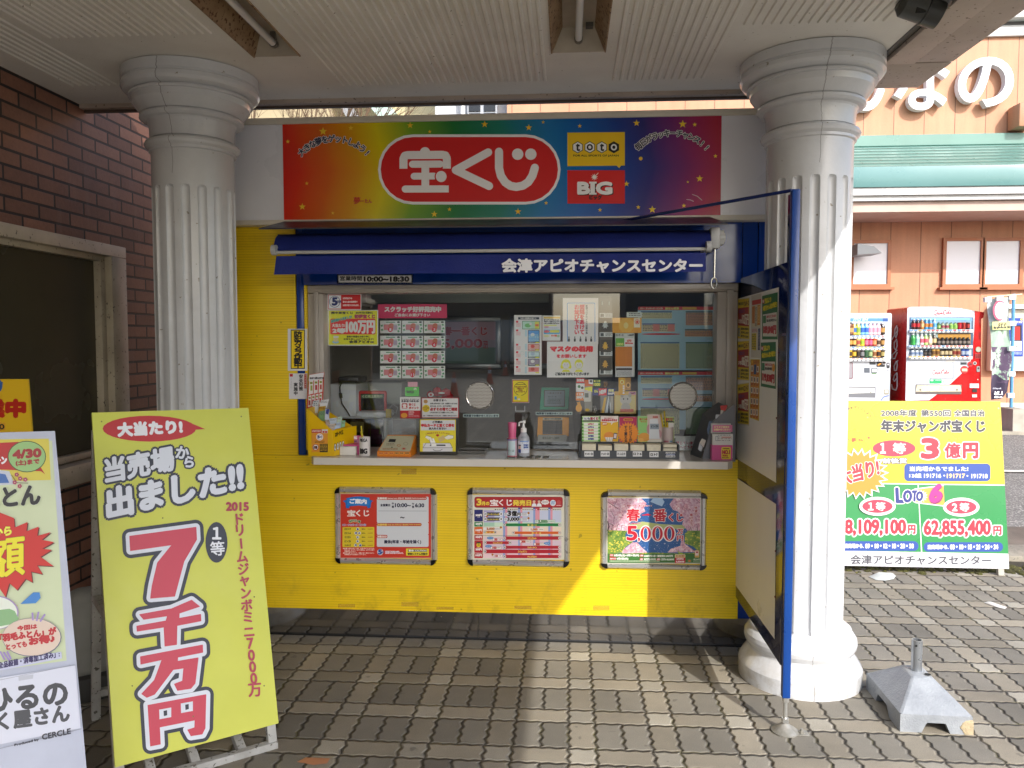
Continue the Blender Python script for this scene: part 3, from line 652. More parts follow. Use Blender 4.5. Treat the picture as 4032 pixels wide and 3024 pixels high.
B.stroke([(1022, 984), (1022, 1090), (1034, 1140), (1062, 1182), (1096, 1205), (1134, 1212), (1176, 1204), (1212, 1180), (1238, 1140), (1254, 1088)], 53, WH)
B.ell(1143, 1000, 37, 37, WH); B.ell(1228, 1000, 37, 37, WH)
for x0, y0, r in ((446, 813, 22), (573, 854, 13), (929, 806, 23), (1215, 827, 22), (1308, 792, 12), (1545, 817, 14), (1913, 798, 23), (603, 1388, 22), (701, 1357, 14), (1145, 1371, 22), (1327, 1316, 13), (1676, 1361, 14), (1924, 1343, 15), (2015, 1358, 25), (1848, 1192, 20), (62, 830, 18), (-118, 852, 28), (-346, 918, 14), (-223, 1189, 13), (-252, 1340, 23), (-55, 1381, 12), (2212, 805, 27), (2290, 808, 15), (2424, 1012, 14), (2322, 1158, 24), (2220, 1333, 15), (2245, 1180, 9)):
    B.star(x0, y0, r, 'f0c818')
B.ell(1940, 1028, 12, 12, 'e8c020')
B.crop = (0, 0, 1)
B.arc('大きな夢をゲットしよう!', 1316, 730, 183, -44, 46, 31, '14183c', 1.2, [('f4f4f4', 2.8)])
B.arc('毎日がラッキーチャンス!!', 2645, 716, 191, -43, 46, 31, '14183c', 1.2, [('f4f4f4', 2.8)])
B.crop = Z2
B.t('夢', 80, 1278, 124, 1322, 'c01810', 1); B.t('ーたん', 128, 1290, 198, 1316, 'c01810', 1)
B.poly([(1465, 860), (1465, 1077), (1785, 1074), (1800, 1090), (1812, 1074), (1837, 1073), (1837, 856)], 'f2c800')
for i, ch in enumerate('toto'):
    cx = 1532+i*78; c1, c2 = (('111111', 'f4f4f4') if i < 3 else ('111111', '111111'))
    for r_, c_ in ((39, c1), (34, c2)): B.poly([(cx+r_*math.cos(R(90+60*j)), 955-r_*math.sin(R(90+60*j))) for j in range(6)], c_)
    if ch == 't': B.t('t', cx-10, 933, cx+12, 978, '111111', 3)
    else: B.ell(cx, 955, 20, 21, '111111' if i < 3 else 'f4f4f4'); B.ell(cx, 955, 10, 11, 'f4f4f4' if i < 3 else '111111')
B.t('FOR ALL SPORTS OF JAPAN', 1503, 1003, 1797, 1018, '3a3000', .6)
B.rect(1465, 1104, 1837, 1320, 'd80c0c'); B.star(1640, 1148, 24, 'f8f0e8', 10, .45, -85); B.stroke([(1640, 1148), (1664, 1122)], 4, 'f8f0e8')
for dx, c_ in ((7, '181010'), (0, 'f6f6f6')):
    B.t('BIG', 1535+dx, 1184+dx*.7, 1750+dx, 1256+dx*.7, c_, 7)
    for (a, b_, y) in ((1532, 1556, 1184), (1532, 1556, 1256), (1606, 1654, 1184), (1606, 1654, 1256)): B.rect(a+dx, y-6+dx*.7, b_+dx, y+6+dx*.7, c_)
B.t('ビッグ', 1608, 1266, 1688, 1293, '181010', 2.5)
B.crop = Z3
B.stroke([(62, 1260), (95, 1272), (125, 1298)], 4, 'e0c8d8'); B.stroke([(25, 1293), (50, 1296), (70, 1305)], 4, 'e0c8d8')
B.build('printed_panel', sg)
# ---- awning
aw_m = worn('blue_awning_cloth', '14277c', '101f66', .75, 2.5, bump=.002)
hood = MB(worn('hood_metal', '3a3c48', '2c2e38', .4, 3)); xa, xb = atY(1018, 898, 3.80).x, atY(2866, 884, 3.80).x
hz = atY(1018, 899, 3.80).z
hood.ext([(xa, 3.80, hz), (xa+.045, SY-.014, hz+.068), (xa+.045, SY-.014, hz+.060), (xa, 3.80, hz-.006)], (.001, 0, 0))
hood.v, hood.f, hood.mi = [], [], []
hood.add([(xa, 3.80, hz), (xb, 3.80, hz), (xb-.045, SY-.014, hz+.068), (xa+.045, SY-.014, hz+.068), (xa, 3.80, hz-.006), (xb, 3.80, hz-.006), (xb-.045, SY-.014, hz+.06), (xa+.045, SY-.014, hz+.06)], [(0, 1, 2, 3), (7, 6, 5, 4), (0, 4, 5, 1), (1, 5, 6, 2), (3, 7, 4, 0)])
aw = hood.build('awning', kio)
x0, x1 = atY(1095, 915, 3.95).x, atY(2792, 915, 3.95).x
mb = MB(aw_m); prof = [(4.03, 2.128), (4.0, 2.142), (3.95, 2.14), (3.91, 2.115), (3.872, 2.055), (3.875, 2.045), (4.0, 2.05), (4.04, 2.09)]
mb.ext([(x0, a, b) for a, b in prof], (x1-x0, 0, 0)); mb.build('awning_roll', aw)
x0, x1 = atY(1088, 1030, 3.845).x, atY(2779, 1030, 3.845).x; n = 60; vs = []
zv = (atY(2016, 1001, 3.845).z, atY(2016, 1076, 3.845).z)
for i in range(n+1):
    for k in range(5):
        f = k/4; vs.append((x0+(x1-x0)*i/n-(.012*f if i == 0 else 0), 3.847+.004*math.sin(i*.6)*f-.006*f, zv[0]+(zv[1]-zv[0])*f+.002*math.sin(i*.35)*f))
MB(aw_m).add(vs, [(i*5+k, (i+1)*5+k, (i+1)*5+k+1, i*5+k+1) for i in range(n) for k in range(4)]).build('valance', aw)
B = YB(3.834, Z5); B.t('会津アピオチャンスセンター', 1042, 20, 2338, 104, 'eeeef2', 4.5); B.build('awning_lettering', aw)
wm = M('b9bab9', .35); mb = MB(wm); xl, xr = atY(1074, 990, 3.86).x, atY(2795, 990, 3.86).x
mb.tube([(xl, 3.858, 2.038), (xr, 3.858, 2.038)], .0085, 12); mb.tube([(xl-.002, 3.858, 2.05), (xl+.02, 3.858, 2.05)], .026, 16); mb.tube([(xr-.018, 3.858, 2.05), (xr+.006, 3.858, 2.05)], .026, 16)
mb.use('8e9092'); mb.tube([(xl+.015, 3.97, 2.10), (xl+.06, 3.97, 2.10)], .036, 20); mb.build('front_bar', aw)
mb = MB(wm); p = atY(2815, 935, 3.93)
mb.box(p.x-.024, 3.90, p.z-.055, p.x+.02, 4.10, p.z+.045, b=.006); mb.tube([(p.x+.02, 3.95, p.z), (p.x+.05, 3.95, p.z)], .024, 18); mb.box(p.x+.02, 3.93, p.z-.035, p.x+.045, 3.98, p.z+.035, b=.004)
mb.box(p.x-.04, 4.0, p.z-.07, p.x-.025, 4.1, p.z+.03); mb.build('gear_box', aw)
mb = MB(M('b8b8b4', .25, .8)); q = atY(2812, 1095, 3.93); mb.tube([(p.x, 3.93, p.z-.055), (q.x, 3.93, q.z)], .0055, 10)
ring = [(q.x+.014*math.sin(a), 3.93, q.z-.024+.026*math.cos(a)) for a in [i*2*math.pi/16 for i in range(17)]]; mb.tube(ring, .0045, 8); mb.build('crank_ring', aw)
# ---- stickers and hour plate on the kiosk
def sticker(name, label, cat, B, group=None):
    o = B.build(name); return tag(o, label, cat, group)
B = YB(4.108, W1); B.slab([(628, 82), (1452, 186)], .003, 'e4e4e0'); B.rect(645, 95, 1438, 172, 'efefec'); B.t('営業時間', 662, 102, 898, 152, '1c1c1e', 1.6); B.t('10:00~18:30', 924, 110, 1410, 160, '141416', 5)
sticker('hours_plate', 'narrow white plate reading 10:00~18:30 under the blue awning', 'sign', B)
B = YB(4.0985, W1); B.slab([(92, 676), (305, 1133)], .001, 'dcdcde'); B.rect(124, 686, 278, 1113, '1a1a1a'); B.rect(132, 696, 270, 1104, 'f2d20a'); B.vt('防犯カメラ作動中', 203, 732, 205, 1072, 62, '141414', 4, sx=1.5)
sticker('camera_notice', 'tall yellow and black security camera notice left of the kiosk window', 'notice', B)
B = YB(4.0985, W1); B.slab([(106, 1162), (303, 1440)], .001, 'dadade'); B.vt('安全対策', 235, 1195, 235, 1330, 46, '222228', 2); B.vt('実施中', 178, 1285, 178, 1378, 46, '222228', 2); B.rect(113, 1168, 147, 1197, 'c01420'); B.rect(271, 1170, 297, 1326, 'b83028'); B.vt('万引き対策店', 284, 1185, 284, 1310, 20, 'e8d8c8'); B.vt('チャンスセンター', 128, 1215, 128, 1330, 14, '444448')
sticker('safety_notice', 'small white notice reading 安全対策 実施中 below the yellow camera notice', 'notice', B)
# tape patches on the yellow panel
m = bpy.data.materials.new('clear_tape'); m.use_nodes = True; bb = m.node_tree.nodes['Principled BSDF']; bb.inputs['Base Color'].default_value = lin('d0b048'); bb.inputs['Alpha'].default_value = .22; bb.inputs['Roughness'].default_value = .3
for i, (x0, y0, x1, y1) in enumerate(((1332, 2378, 1398, 2392), (1580, 2370, 1648, 2388), (1718, 2390, 1786, 2400), (2025, 2386, 2093, 2399), (1580, 1845, 1640, 1868), (2335, 2385, 2400, 2402))):
    B = YB(4.0985, (0, 0, 1)); B.slab([(x0, y0), (x1, y1)], .0006, m)
    tag(B.build('tape_patch'), 'old clear tape patch '+('at the foot of the yellow front below the red notice frame', 'on the yellow front below the red notice, higher than its neighbours', 'at the foot of the yellow front below the sales calendar', 'at the foot of the yellow front near the sunlight edge', 'just under the counter left of the sales calendar', 'at the sunlit foot of the yellow front below the blossom poster')[i], 'tape', 'tape patches on the yellow kiosk front')
# ================================================================ SIDE SCREEN
ss = thing('side_screen', 'blue framed side screen with white boards standing on an adjustable foot beside the kiosk', 'screen', (.885, 3.7, 0))
bl2 = worn('side_screen_blue', '10428c', '0c387a', .3, 2)
X0 = .872
mb = MB(bl2); p = atY(3108, 746, 3.21); mb.box(.876, 3.20, .145, .908, 3.232, p.z, b=.003); 
mb.build('post', ss)
dk = worn('dark_gloss_board', '14204a', '101a3c', .08, 3, spec=.6)
mb = MB(dk); mb.box(.874, 3.234, .268, .890, 4.10, 1.915, b=.002); mb.box(.872, 3.234, 1.62, .8735, 3.3, 1.63); mb.box(.876, 3.2335, 1.915, .89, 3.26, 2.18)
mb.build('panel', ss)
p = atY(3078, 752, 3.25); q = atY(2420, 874, 4.03)
mb = MB(M('1c2c66', .25)); mb.tube([(.884, 3.24, p.z), (q.x, 4.03, q.z)], .0075, 8); mb.build('stay_rod', ss)
wb = worn('white_board', 'ebebe8', 'e0e0dc', .35, 1.5)
Bd = lambda crop, off=.0004: Board((.8735, 0, 0), (-1, 0, 0), crop, off=off)
B = Bd((0, 0, 1)); B.poly([(2906, 1176), (2898, 1804), (3056, 1901), (3067, 1131)], wb); B.build('upper_board', ss)
B = Bd((0, 0, 1)); B.poly([(2898, 1880), (2895, 2302), (3050, 2517), (3056, 1985)], wb); B.build('lower_board', ss)
mb = MB(M('c8c8c4', .3, .8)); mb.tube([(.892, 3.216, .03), (.892, 3.216, .15)], .0085, 12); mb.tube([(.892, 3.216, .125), (.892, 3.216, .145)], .013, 6); mb.tube([(.892, 3.216, .04), (.892, 3.216, .058)], .015, 6)
mb.lathe([(.001, .055), (.006, .055), (.022, .03), (.036, .012)], (.892, 3.216), 24, m=worn('galvanised_foot', '9f9d96', '6f6c62', .5, 20, metal=.3)); mb.lathe([(.001, .013), (.012, .013), (.012, .007), (.022, .007)], (.955, 3.20), 6); mb.box(.90, 3.18, .0012, .98, 3.225, .005)
mb.build('foot', ss)
for px, py in ((3066, 1388), (3058, 1646), (3054, 2170), (3052, 2350), (2902, 1380), (2900, 1600), (2896, 2160)):
    mb = MB(M('6a1420', .4)); p = atX(px, py, .873); mb.T = Matrix.Translation(p) @ Matrix.Rotation(R(-90), 4, 'Y'); mb.lathe([(0, .005), (.003, .003)], seg=8); mb.T = None; mb.build('screw', ss)
def dposter(name, label, draw, group='posters on the side screen'):
    B = Bd(D1, .0012); draw(B); return sticker(name, label, 'poster', B, group)
def yp(x0, y0, x1, y1, dy, top, big, seed):
    """a yellow winning-ticket poster seen at a slant; dy = how far the right edge drops"""
    def d(B):
        W_ = x1-x0; q = lambda a, b: (x0+a*W_, y0+b*(y1-y0)+a*dy*(2*b-1 if False else (-1+2*b)))
        B.poly([q(0, 0), q(0, 1), q(1, 1), q(1, 0)], 'd8d4c8'); B.poly([q(.03, .02), q(.03, .98), q(.97, .97), q(.97, .02)], 'e2c818')
        B.poly([q(.08, .24), q(.08, .66), q(.94, .68), q(.94, .22)], 'a81c20')
        B.tq(top, q(.55, .2), q(.93, .19), q(.55, .07), '701818', 2); B.tq('第回', q(.1, .17), q(.5, .165), q(.1, .10), '303030', 1)
        B.tq('大当たり', q(.12, .36), q(.6, .36), q(.12, .27), '4a3080', 1)
        B.tq(big[0], q(.1, .60), q(.38, .61), q(.1, .50), 'f0e8d8', 1.5); B.tq(big[1], q(.4, .63), q(.92, .64), q(.4, .38), 'f4ecdc', 3)
        for i in range(3): B.tq(('皆様の幸運を', 'お祈り申し上げます', '会津アピオチャンスセンター')[i], q(.3, .77+i*.085), q(.93, .77+i*.09), q(.3, .71+i*.085), '3a3010', 1.2)
        B.tq('8', q(.08, .93), q(.24, .93), q(.08, .72), '7c8898', 2)
    return d
dposter('poster', 'yellow poster with white 112万円, topmost of three in the near-window column of the side screen', yp(150, 210, 285, 650, 15, 'ナンバーズ', ('大当り', '112万円'), 1))
dposter('poster', 'yellow poster with white 2等 666万円, middle of the near-window column on the side screen', yp(148, 672, 283, 1098, 14, 'ロト7', ('2等', '666万円'), 2))
dposter('poster', 'yellow poster with white 3等 102万円, lowest of the near-window column on the side screen', yp(150, 1140, 280, 1575, 22, 'ロト7', ('3等', '102万円'), 3))
def gp(x0, y0, x1, y1, dt, db, amt, gold):
    def d(B):
        W_ = x1-x0; q = lambda a, b: (x0+a*W_, y0+b*(y1-y0)+a*(dt*(1-b)+db*b))
        B.poly([q(0, 0), q(0, 1), q(1, 1), q(1, 0)], '0e6a34')
        B.poly([q(.06, .43), q(.06, .93), q(.95, .94), q(.95, .42)], 'dcdad4')
        B.tq('当店より', q(.17, .19), q(.58, .18), q(.17, .07), 'e8d820', 2); B.tq('1等当せん者が誕生!', q(.07, .36), q(.97, .30), q(.07, .24), 'e8d820', 2.2)
        B.ell(*q(.1, .13), 12, 26, 'c02028'); B.t('祝', q(.1, .13)[0]-8, q(.1, .13)[1]-16, q(.1, .13)[0]+8, q(.1, .13)[1]+14, 'f0e8e0', 1)
        B.poly([q(.08, .46), q(.08, .63), q(.26, .63), q(.26, .46)], '1c7a44')
        B.tq('おめでとうございます!', q(.3, .52), q(.9, .52), q(.3, .46), 'c03038', 1.4); B.tq('第123回1等当せん)', q(.3, .62), q(.92, .62), q(.3, .55), '303434', 1.4)
        B.tq(amt, q(.1, .88), q(.90, .89), q(.1, .68), 'b0202c', 4)
        if gold: B.ell(*q(.86, .55), 16, 44, 'd8901c')
    return d
dposter('poster', 'green poster with red 189,840円 at the upper right of the side screen', gp(420, 182, 590, 655, -42, -2, '189,840円', False))
dposter('poster', 'green poster with red 119,830円 and an orange figure, below the upper green one', gp(407, 690, 570, 1165, -10, 30, '119,830円', True))
def d(B):
    B.poly([(303, 178), (300, 850), (402, 860), (412, 150)], 'cfccc2'); B.poly([(312, 232), (312, 282), (408, 264), (410, 212)], 'c43024'); B.poly([(310, 290), (308, 520), (402, 512), (406, 270)], 'd8cfb0'); B.poly([(314, 296), (314, 480), (342, 480), (344, 290)], 'c87820'); B.poly([(372, 282), (370, 500), (400, 496), (404, 274)], 'd08a28')
    B.lines(346, 300, 368, 515, 16, '3c3c40', .5); B.lines(376, 290, 400, 480, 12, 'e8d080'); B.poly([(308, 590), (306, 765), (356, 775), (360, 585)], 'dcc420'); B.lines(310, 540, 368, 582, 3, 'b84048'); B.lines(312, 600, 352, 765, 9, '6a6020'); B.poly([(378, 538), (374, 770), (396, 772), (400, 532)], '2c3560'); B.lines(380, 560, 396, 760, 12, '98a0b8')
dposter('poster', 'white sheet with orange tables between the yellow and the green posters, upper one', d)
def d(B):
    B.poly([(295, 870), (285, 1505), (385, 1545), (398, 872)], 'd8c020'); B.poly([(300, 880), (292, 1495), (380, 1532), (392, 880)], 'd89428'); B.ell(316, 900, 9, 14, 'e8b820'); B.lines(328, 885, 385, 925, 2, 'a02420')
    for j in range(5):
        for i in range(3):
            x = 302+i*30-j*2; y = 938+j*118+i*4; B.poly([(x, y), (x-1, y+66), (x+22, y+68), (x+24, y)], 'e2ded4'); B.poly([(x+7, y+10), (x+7, y+54), (x+16, y+54), (x+16, y+10)], ('34405c', 'b04820', '7a2c1c', '2a2a30')[(i+j*2) % 4]); B.lines(x, y+72, x+24, y+100, 2, 'b02820', .6)
    B.poly([(335, 930), (333, 1035), (360, 1035), (362, 925)], '24508c')
dposter('poster', 'long orange price list with small product pictures in the middle of the side screen', d)
# ================================================================ FRAMED POSTERS ON THE KIOSK FRONT
g = NG('brushed_aluminium', .3, .6); g.xyz(); g.col('c6c6c4'); g.rough(g.ramp(g.noise(g.co, 30, 3), [(.3, .24), (.7, .38)])); SILV = g.m
CHR = M('3c3c3e', .08, .9)
def clip_frame(name, label, crop, o, i, draw):
    """o, i: outer and inner rectangle of the frame in crop pixels"""
    Y = 4.094; B0 = YB(Y, crop); a = B0.w([(o[0], o[3]), (o[2], o[1]), (i[0], i[3]), (i[2], i[1])])
    (ox0, _, oz0), (ox1, _, oz1), (ix0, _, iz0), (ix1, _, iz1) = a
    t = thing(name, label, 'poster frame', ((ox0+ox1)/2, Y, oz0), 'framed posters on the yellow kiosk front')
    B = YB(4.092, crop); B.slab([(i[0]-8, i[1]-8), (i[2]+8, i[3]+8)], .006, 'd6d2c4'); draw(B); B.build('printed_sheet', t)
    mb = MB(SILV); c = (ix0-ox0)
    def bar(x0, z0, x1, z1, hor):
        if hor: mb.add([(x0, 4.097, z0), (x1, 4.097, z0), (x1, 4.082, z0+(z1-z0)*.3), (x0, 4.082, z0+(z1-z0)*.3), (x1, 4.080, z0+(z1-z0)*.7), (x0, 4.080, z0+(z1-z0)*.7), (x1, 4.097, z1), (x0, 4.097, z1)], [(0, 1, 2, 3), (3, 2, 4, 5), (5, 4, 6, 7)])
        else: mb.add([(x0, 4.097, z0), (x0, 4.097, z1), (x0+(x1-x0)*.3, 4.082, z1), (x0+(x1-x0)*.3, 4.082, z0), (x0+(x1-x0)*.7, 4.080, z1), (x0+(x1-x0)*.7, 4.080, z0), (x1, 4.097, z1), (x1, 4.097, z0)], [(0, 3, 2, 1), (3, 5, 4, 2), (5, 7, 6, 4)])
    bar(ix0, oz0, ix1, iz0, True); bar(ix0, iz1, ix1, oz1, True); bar(ox0, iz0, ix0, iz1, False); bar(ix1, iz0, ox1, iz1, False)
    mb.build('frame', t, smooth=False)
    for cx, cz, sx, sz in ((ix0, iz0, -1, -1), (ix1, iz0, 1, -1), (ix0, iz1, -1, 1), (ix1, iz1, 1, 1)):
        wx = c; pts = [(cx, 4.097, cz)]+[(cx+sx*wx*math.cos(R(k*15)), 4.097, cz+sz*(iz0-oz0)*math.sin(R(k*15))) for k in range(7)]
        m_ = MB(CHR); n = len(pts); top = [(x+(0 if j == 0 else -sx*.003), 4.079, z+(0 if j == 0 else -sz*.003)) for j, (x, y, z) in enumerate(pts)]
        m_.add(pts+top, [tuple(range(n, 2*n))]+[(j, (j+1) % n, (j+1) % n+n, j+n) for j in range(n)]); m_.build('corner_cap', t, ang=50)
    return t
def takarakuji(B, x0, y0, x1, y1, c, ol=None, b=5):
    """the big word in rounded letters"""
    B.t('宝', x0, y0, x0+(x1-x0)*.37, y1, c, b, ol); B.t('くじ', x0+(x1-x0)*.41, y0, x1, y1, c, b, ol)
def d1(B):
    B.rect(205, 225, 1998, 1490, 'c83420')
    B.poly([(250, 365), (345, 330), (300, 310), (500, 275), (600, 273), (790, 300), (760, 330), (858, 365), (815, 385), (800, 500), (740, 510), (730, 470), (560, 455), (390, 470), (375, 510), (315, 505), (300, 400)], '0f6cc0')
    B.rr(335, 300, 780, 450, 20, '1a7ed0'); B.tq('ご案内', (390, 410), (720, 420), (390, 320), 'f6f6fa', 6)
    takarakuji(B, 340, 545, 770, 665, 'f2ece6')
    B.arc('当せん日一覧', 485, 1010, 260, -20, 22, 50, '28803c', 3, [('e8e0d0', 7)]); B.stroke([(395, 795), (485, 775), (575, 800)], 5, 'e8b030')
    B.t('ロト・ナンバーズ・ビンゴ5', 245, 818, 708, 856, '4858a8', 2, [('e8e0e8', 5)])
    B.rr(245, 880, 875, 1278, 18, 'e0c62c')
    rows = (('ロト7', ('金',)), ('ロト6', ('月', '木')), ('ミニロト', ('火',)), ('ビンゴ5', ('水',)), ('ナンバーズ', ('月', '金')))
    for i, (a, ds) in enumerate(rows):
        y = 920+i*80; B.t(a, 290, y-20, 408, y+20, '28402c', 2.5)
        for j, d in enumerate(ds):
            cx = 547 if len(ds) == 1 else (512+j*66 if i == 1 else 505+j*92); B.ell(cx, y, 30, 30, 'ecece8'); B.t(d, cx-20, y-20, cx+20, y+20, '1c4c90', 3)
        B.t('当せん', 628, y-12, 698, y+12, '303020', 1.5); B.t('10,200円', 745, y-10, 842, y+12, 'a86a18', 1)
        if i < 4: B.stroke([(255, y+40), (868, y+40)], 2, 'a89820', False)
    for i, q in enumerate(('●お買い求めの宝くじ券、お受け取りになられた', '当せん金・おつり、はずれ券等は、必ずその場で', 'お確かめください。', '●当せん調べについて、枚数の多い場合には少し', 'お時間のかかる場合もございます。')):
        B.t(q, 255 if q[0] == '●' else 285, 1292+i*30, (875, 875, 510, 875, 715)[i], 1317+i*30, 'f0d8cc', 1.2)
    for (y0, y1, hy, hx, q) in ((320, 792, 280, 1912, '営業時間'), (830, 1028, 800, 1812, '休憩時間'), (1065, 1272, 1035, 1135, '休業日ほか')):
        B.rr(925, y0-40, 1950, y1, 25, 'd2d5d9'); B.rr(925, hy, hx, hy+62, 28, 'b84430')
        c_ = 'f0e4dc' if hy != 800 else 'e8c860'
        B.t(q, 938, hy+12, 1120, hy+52, c_, 2.5)
        if hx > 1200: B.t('Business hours' if hy < 400 else 'Break time', 1140, hy+18, 1330 if hy < 400 else 1275, hy+45, c_, 1); B.t('영업시간' if hy < 400 else '휴게시간', 1345 if hy < 400 else 1290, hy+15, 1465 if hy < 400 else 1415, hy+48, c_, 1); B.t('营业时间', 1485 if hy < 400 else 1435, hy+15, 1605 if hy < 400 else 1550, hy+48, c_, 1); B.t('Horário de expediente', 1620 if hy < 400 else 1565, hy+18, hx-15, hy+45, c_, 1)
    B.t('全営業日', 995, 422, 1185, 470, '15183c', 3); B.t('午', 1222, 395, 1265, 436, '15183c', 2.5); B.t('前', 1222, 455, 1265, 500, '15183c', 2.5)
    B.t('10:00~', 1288, 412, 1592, 484, '15183c', 5); B.t('午', 1622, 402, 1664, 442, '15183c', 2.5); B.t('後', 1622, 458, 1664, 502, '15183c', 2.5); B.t('6:30', 1685, 415, 1858, 486, '15183c', 5)
    B.stroke([(955, 561), (1915, 563)], 5, '50586a', False); B.t('~', 1390, 678, 1468, 706, '30343c', 4)
    B.t('無休(年末・年始を除く)', 1072, 1135, 1800, 1215, '15183c', 4)
    B.ell(992, 1375, 60, 63, 'd2d6dc'); B.t('5', 955, 1330, 1020, 1415, '16489a', 9); B.t('万円', 1015, 1365, 1065, 1392, '16489a', 2)
    B.t('5万円以下の当せん金は、', 1090, 1350, 1375, 1378, 'e8e4ec', 2); B.t('当売場でお受け取りになれます。', 1090, 1382, 1450, 1410, 'e8e4ec', 2)
    B.rr(1502, 1306, 1955, 1447, 16, 'e0cc30'); B.rect(1545, 1324, 1915, 1368, '24281c'); B.t('警告! CAUTION', 1555, 1330, 1905, 1362, 'e8e8e0', 2.5); B.t('警報システム作動中', 1535, 1392, 1925, 1432, '4a4418', 3)
clip_frame('framed_poster', 'silver framed red notice with opening hours, leftmost frame on the kiosk front', F1, (105, 108, 2115, 1602), (205, 225, 1998, 1490), d1)
def d2(B):
    B.rect(210, 205, 2012, 1470, 'dcdac8'); B.rr(242, 232, 1990, 447, 45, '6a1018'); B.rr(250, 240, 1984, 438, 42, 'b01c22')
    Yc = 'ecd444'; B.t('3', 290, 275, 378, 395, Yc, 9); B.t('月の', 388, 328, 535, 400, Yc, 5); takarakuji(B, 553, 285, 985, 405, 'f2ecec'); B.t('発売日', 1005, 298, 1360, 405, Yc, 6)
    for x in (1422, 1522): B.poly([(x-48, 425), (x-35, 370), (x, 355), (x+40, 372), (x+52, 425)], 'e4e8ee'); B.ell(x, 325, 27, 34, 'e0b8a0'); B.poly([(x-30, 318), (x-24, 290), (x, 282), (x+24, 290), (x+32, 322), (x+20, 300), (x-18, 302)], '241414'); 
    for k in range(8): B.ell(1642+55*math.cos(k*.785), 335+32*math.sin(k*.785), 26, 18, 'ece8e8', layer=14)
    B.ell(1642, 335, 55, 34, 'ece8e8'); B.lines(1585, 318, 1698, 352, 3, '8c5860', .45); B.ell(1795, 352, 58, 60, 'dfe6ee'); B.lines(1755, 320, 1838, 388, 3, '3878b8', .6); B.ell(1912, 340, 44, 44, 'c04848'); B.lines(1862, 392, 1962, 412, 1, 'e8b8b8', .8)
    cx0, cw = 638, 42.9
    for y0, y1, c in ((500, 738, 'c9d0e6'), (738, 822, 'cfe6cd'), (830, 985, 'ecd9c4'), (1022, 1082, 'e4cdd2'), (1095, 1340, 'dcc6d4'), (1350, 1445, 'eccfd4')): B.rect(425, y0, 1962, y1, c, 1)
    for d in range(31):
        x = cx0+d*42.6; wk = (d+1) % 7
        if wk in (5, 6) or d+1 == 21:
            c = '8ea6d6' if wk == 5 else 'e49aa8'
            B.rect(x, 460, x+42, 1445, c, 2); B.rect(x, 447, x+42, 497, '2858a8' if wk == 5 else 'c83040', 3)
        B.t(str(d+1), x+8, 474, x+34, 492, '303040' if wk not in (5, 6) else 'f4f0f0', 1.5)
    B.rect(425, 497, 638, 738, 'b0aad0', 3); B.rect(425, 745, 638, 815, 'a8d0b8', 3)
    for y0, y1, c, a in ((487, 720, '1c2368', '300円'), (730, 820, '0f8040', '200円'), (828, 975, 'd8621c', '100円'), (988, 1085, 'b41a2a', '300円'), (1092, 1340, 'b41a2a', '200円'), (1348, 1445, 'b41a2a', '100円')):
        B.rr(240, y0, 408, y1, 8, c); yc = (y0+y1)/2 if a != '200円' or y0 < 1000 else 1280; B.t(a, 266, yc-28, 386, yc+12, 'eeeae8', 3.5)
        if y0 < 900: B.t('くじ', 305, yc+20, 347, yc+38, 'eeeae8', 1.5)
        else: B.t('スクラッチ', 285, yc-46, 365, yc-34, 'eeeae8', 1)
    B.ell(325, 1185, 42, 42, 'e8cc20'); B.ell(325, 1140, 45, 16, '284020'); B.lines(300, 1170, 352, 1205, 2, '5a4a10', .6)
    for y0, y1, q in ((538, 605, 'バレンタインジャンボ'), (640, 705, 'バレンタインジャンボミニ')):
        B.rr(430, y0, 800, y1, 30, '1a1f4c'); B.ell(462, (y0+y1)/2, 35, 36, 'e8e8ea'); B.ell(768, (y0+y1)/2, 35, 36, 'e8e8ea'); B.t('2/2', 440, (y0+y1)/2-18, 484, (y0+y1)/2+12, '303038', 2); B.t('4', 755, (y0+y1)/2-20, 782, (y0+y1)/2+14, '202028', 3.5); B.t(q, 502, y0+22, 728, y1-12, 'ecd444', 2)
        B.rr(825, y0+5, 1310, y1+12, 10, '4a5a90'); B.rr(829, y0+9, 1306, y1+8, 8, 'e6e8ee'); B.ell(1313, y0+14, 23, 23, 'b8761c'); B.lines(838, y0+20, 882, y1, 3, '404048'); B.lines(1170, y0+14, 1280, y1, 5, '707078')
    B.t('3', 900, 508, 962, 604, '121014', 8); B.t('億', 982, 510, 1080, 606, '121014', 6); B.t('円', 1092, 552, 1155, 610, '121014', 4); B.t('3,000', 895, 640, 1122, 710, '121014', 6); B.t('万', 1130, 655, 1156, 676, '6a5018', 2); B.t('円', 1130, 682, 1156, 704, '6a5018', 2)
    B.rr(1440, 686, 1838, 752, 8, '5a9a70'); B.rr(1444, 690, 1834, 748, 7, 'e4ece2'); B.t('5,000', 1508, 694, 1675, 748, '2a7a34', 5); B.t('万', 1682, 700, 1704, 720, '2a7a34', 1.5); B.t('円', 1682, 724, 1704, 744, '2a7a34', 1.5); B.lines(1715, 705, 1825, 740, 2, '608868'); B.lines(1452, 700, 1495, 740, 3, '406048')
    def bar(x0, x1, y0, y1, c, q=None, tc='ecd060', a='5', b_='31'):
        B.rect(x0, y0, x1, y1, c); r = (y1-y0)/2+2
        for x, s_ in ((x0, a), (x1, b_)): B.ell(x, (y0+y1)/2, 30, 31, '8a5a5a'); B.ell(x, (y0+y1)/2, 26, 27, 'ece6e0'); B.t(s_, x-14, (y0+y1)/2-14, x+14, (y0+y1)/2+12, '50383c', 1.5)
        if q: B.t(q, (x0+x1)/2-90, y0+16, (x0+x1)/2+90, y1-6, tc, 2)
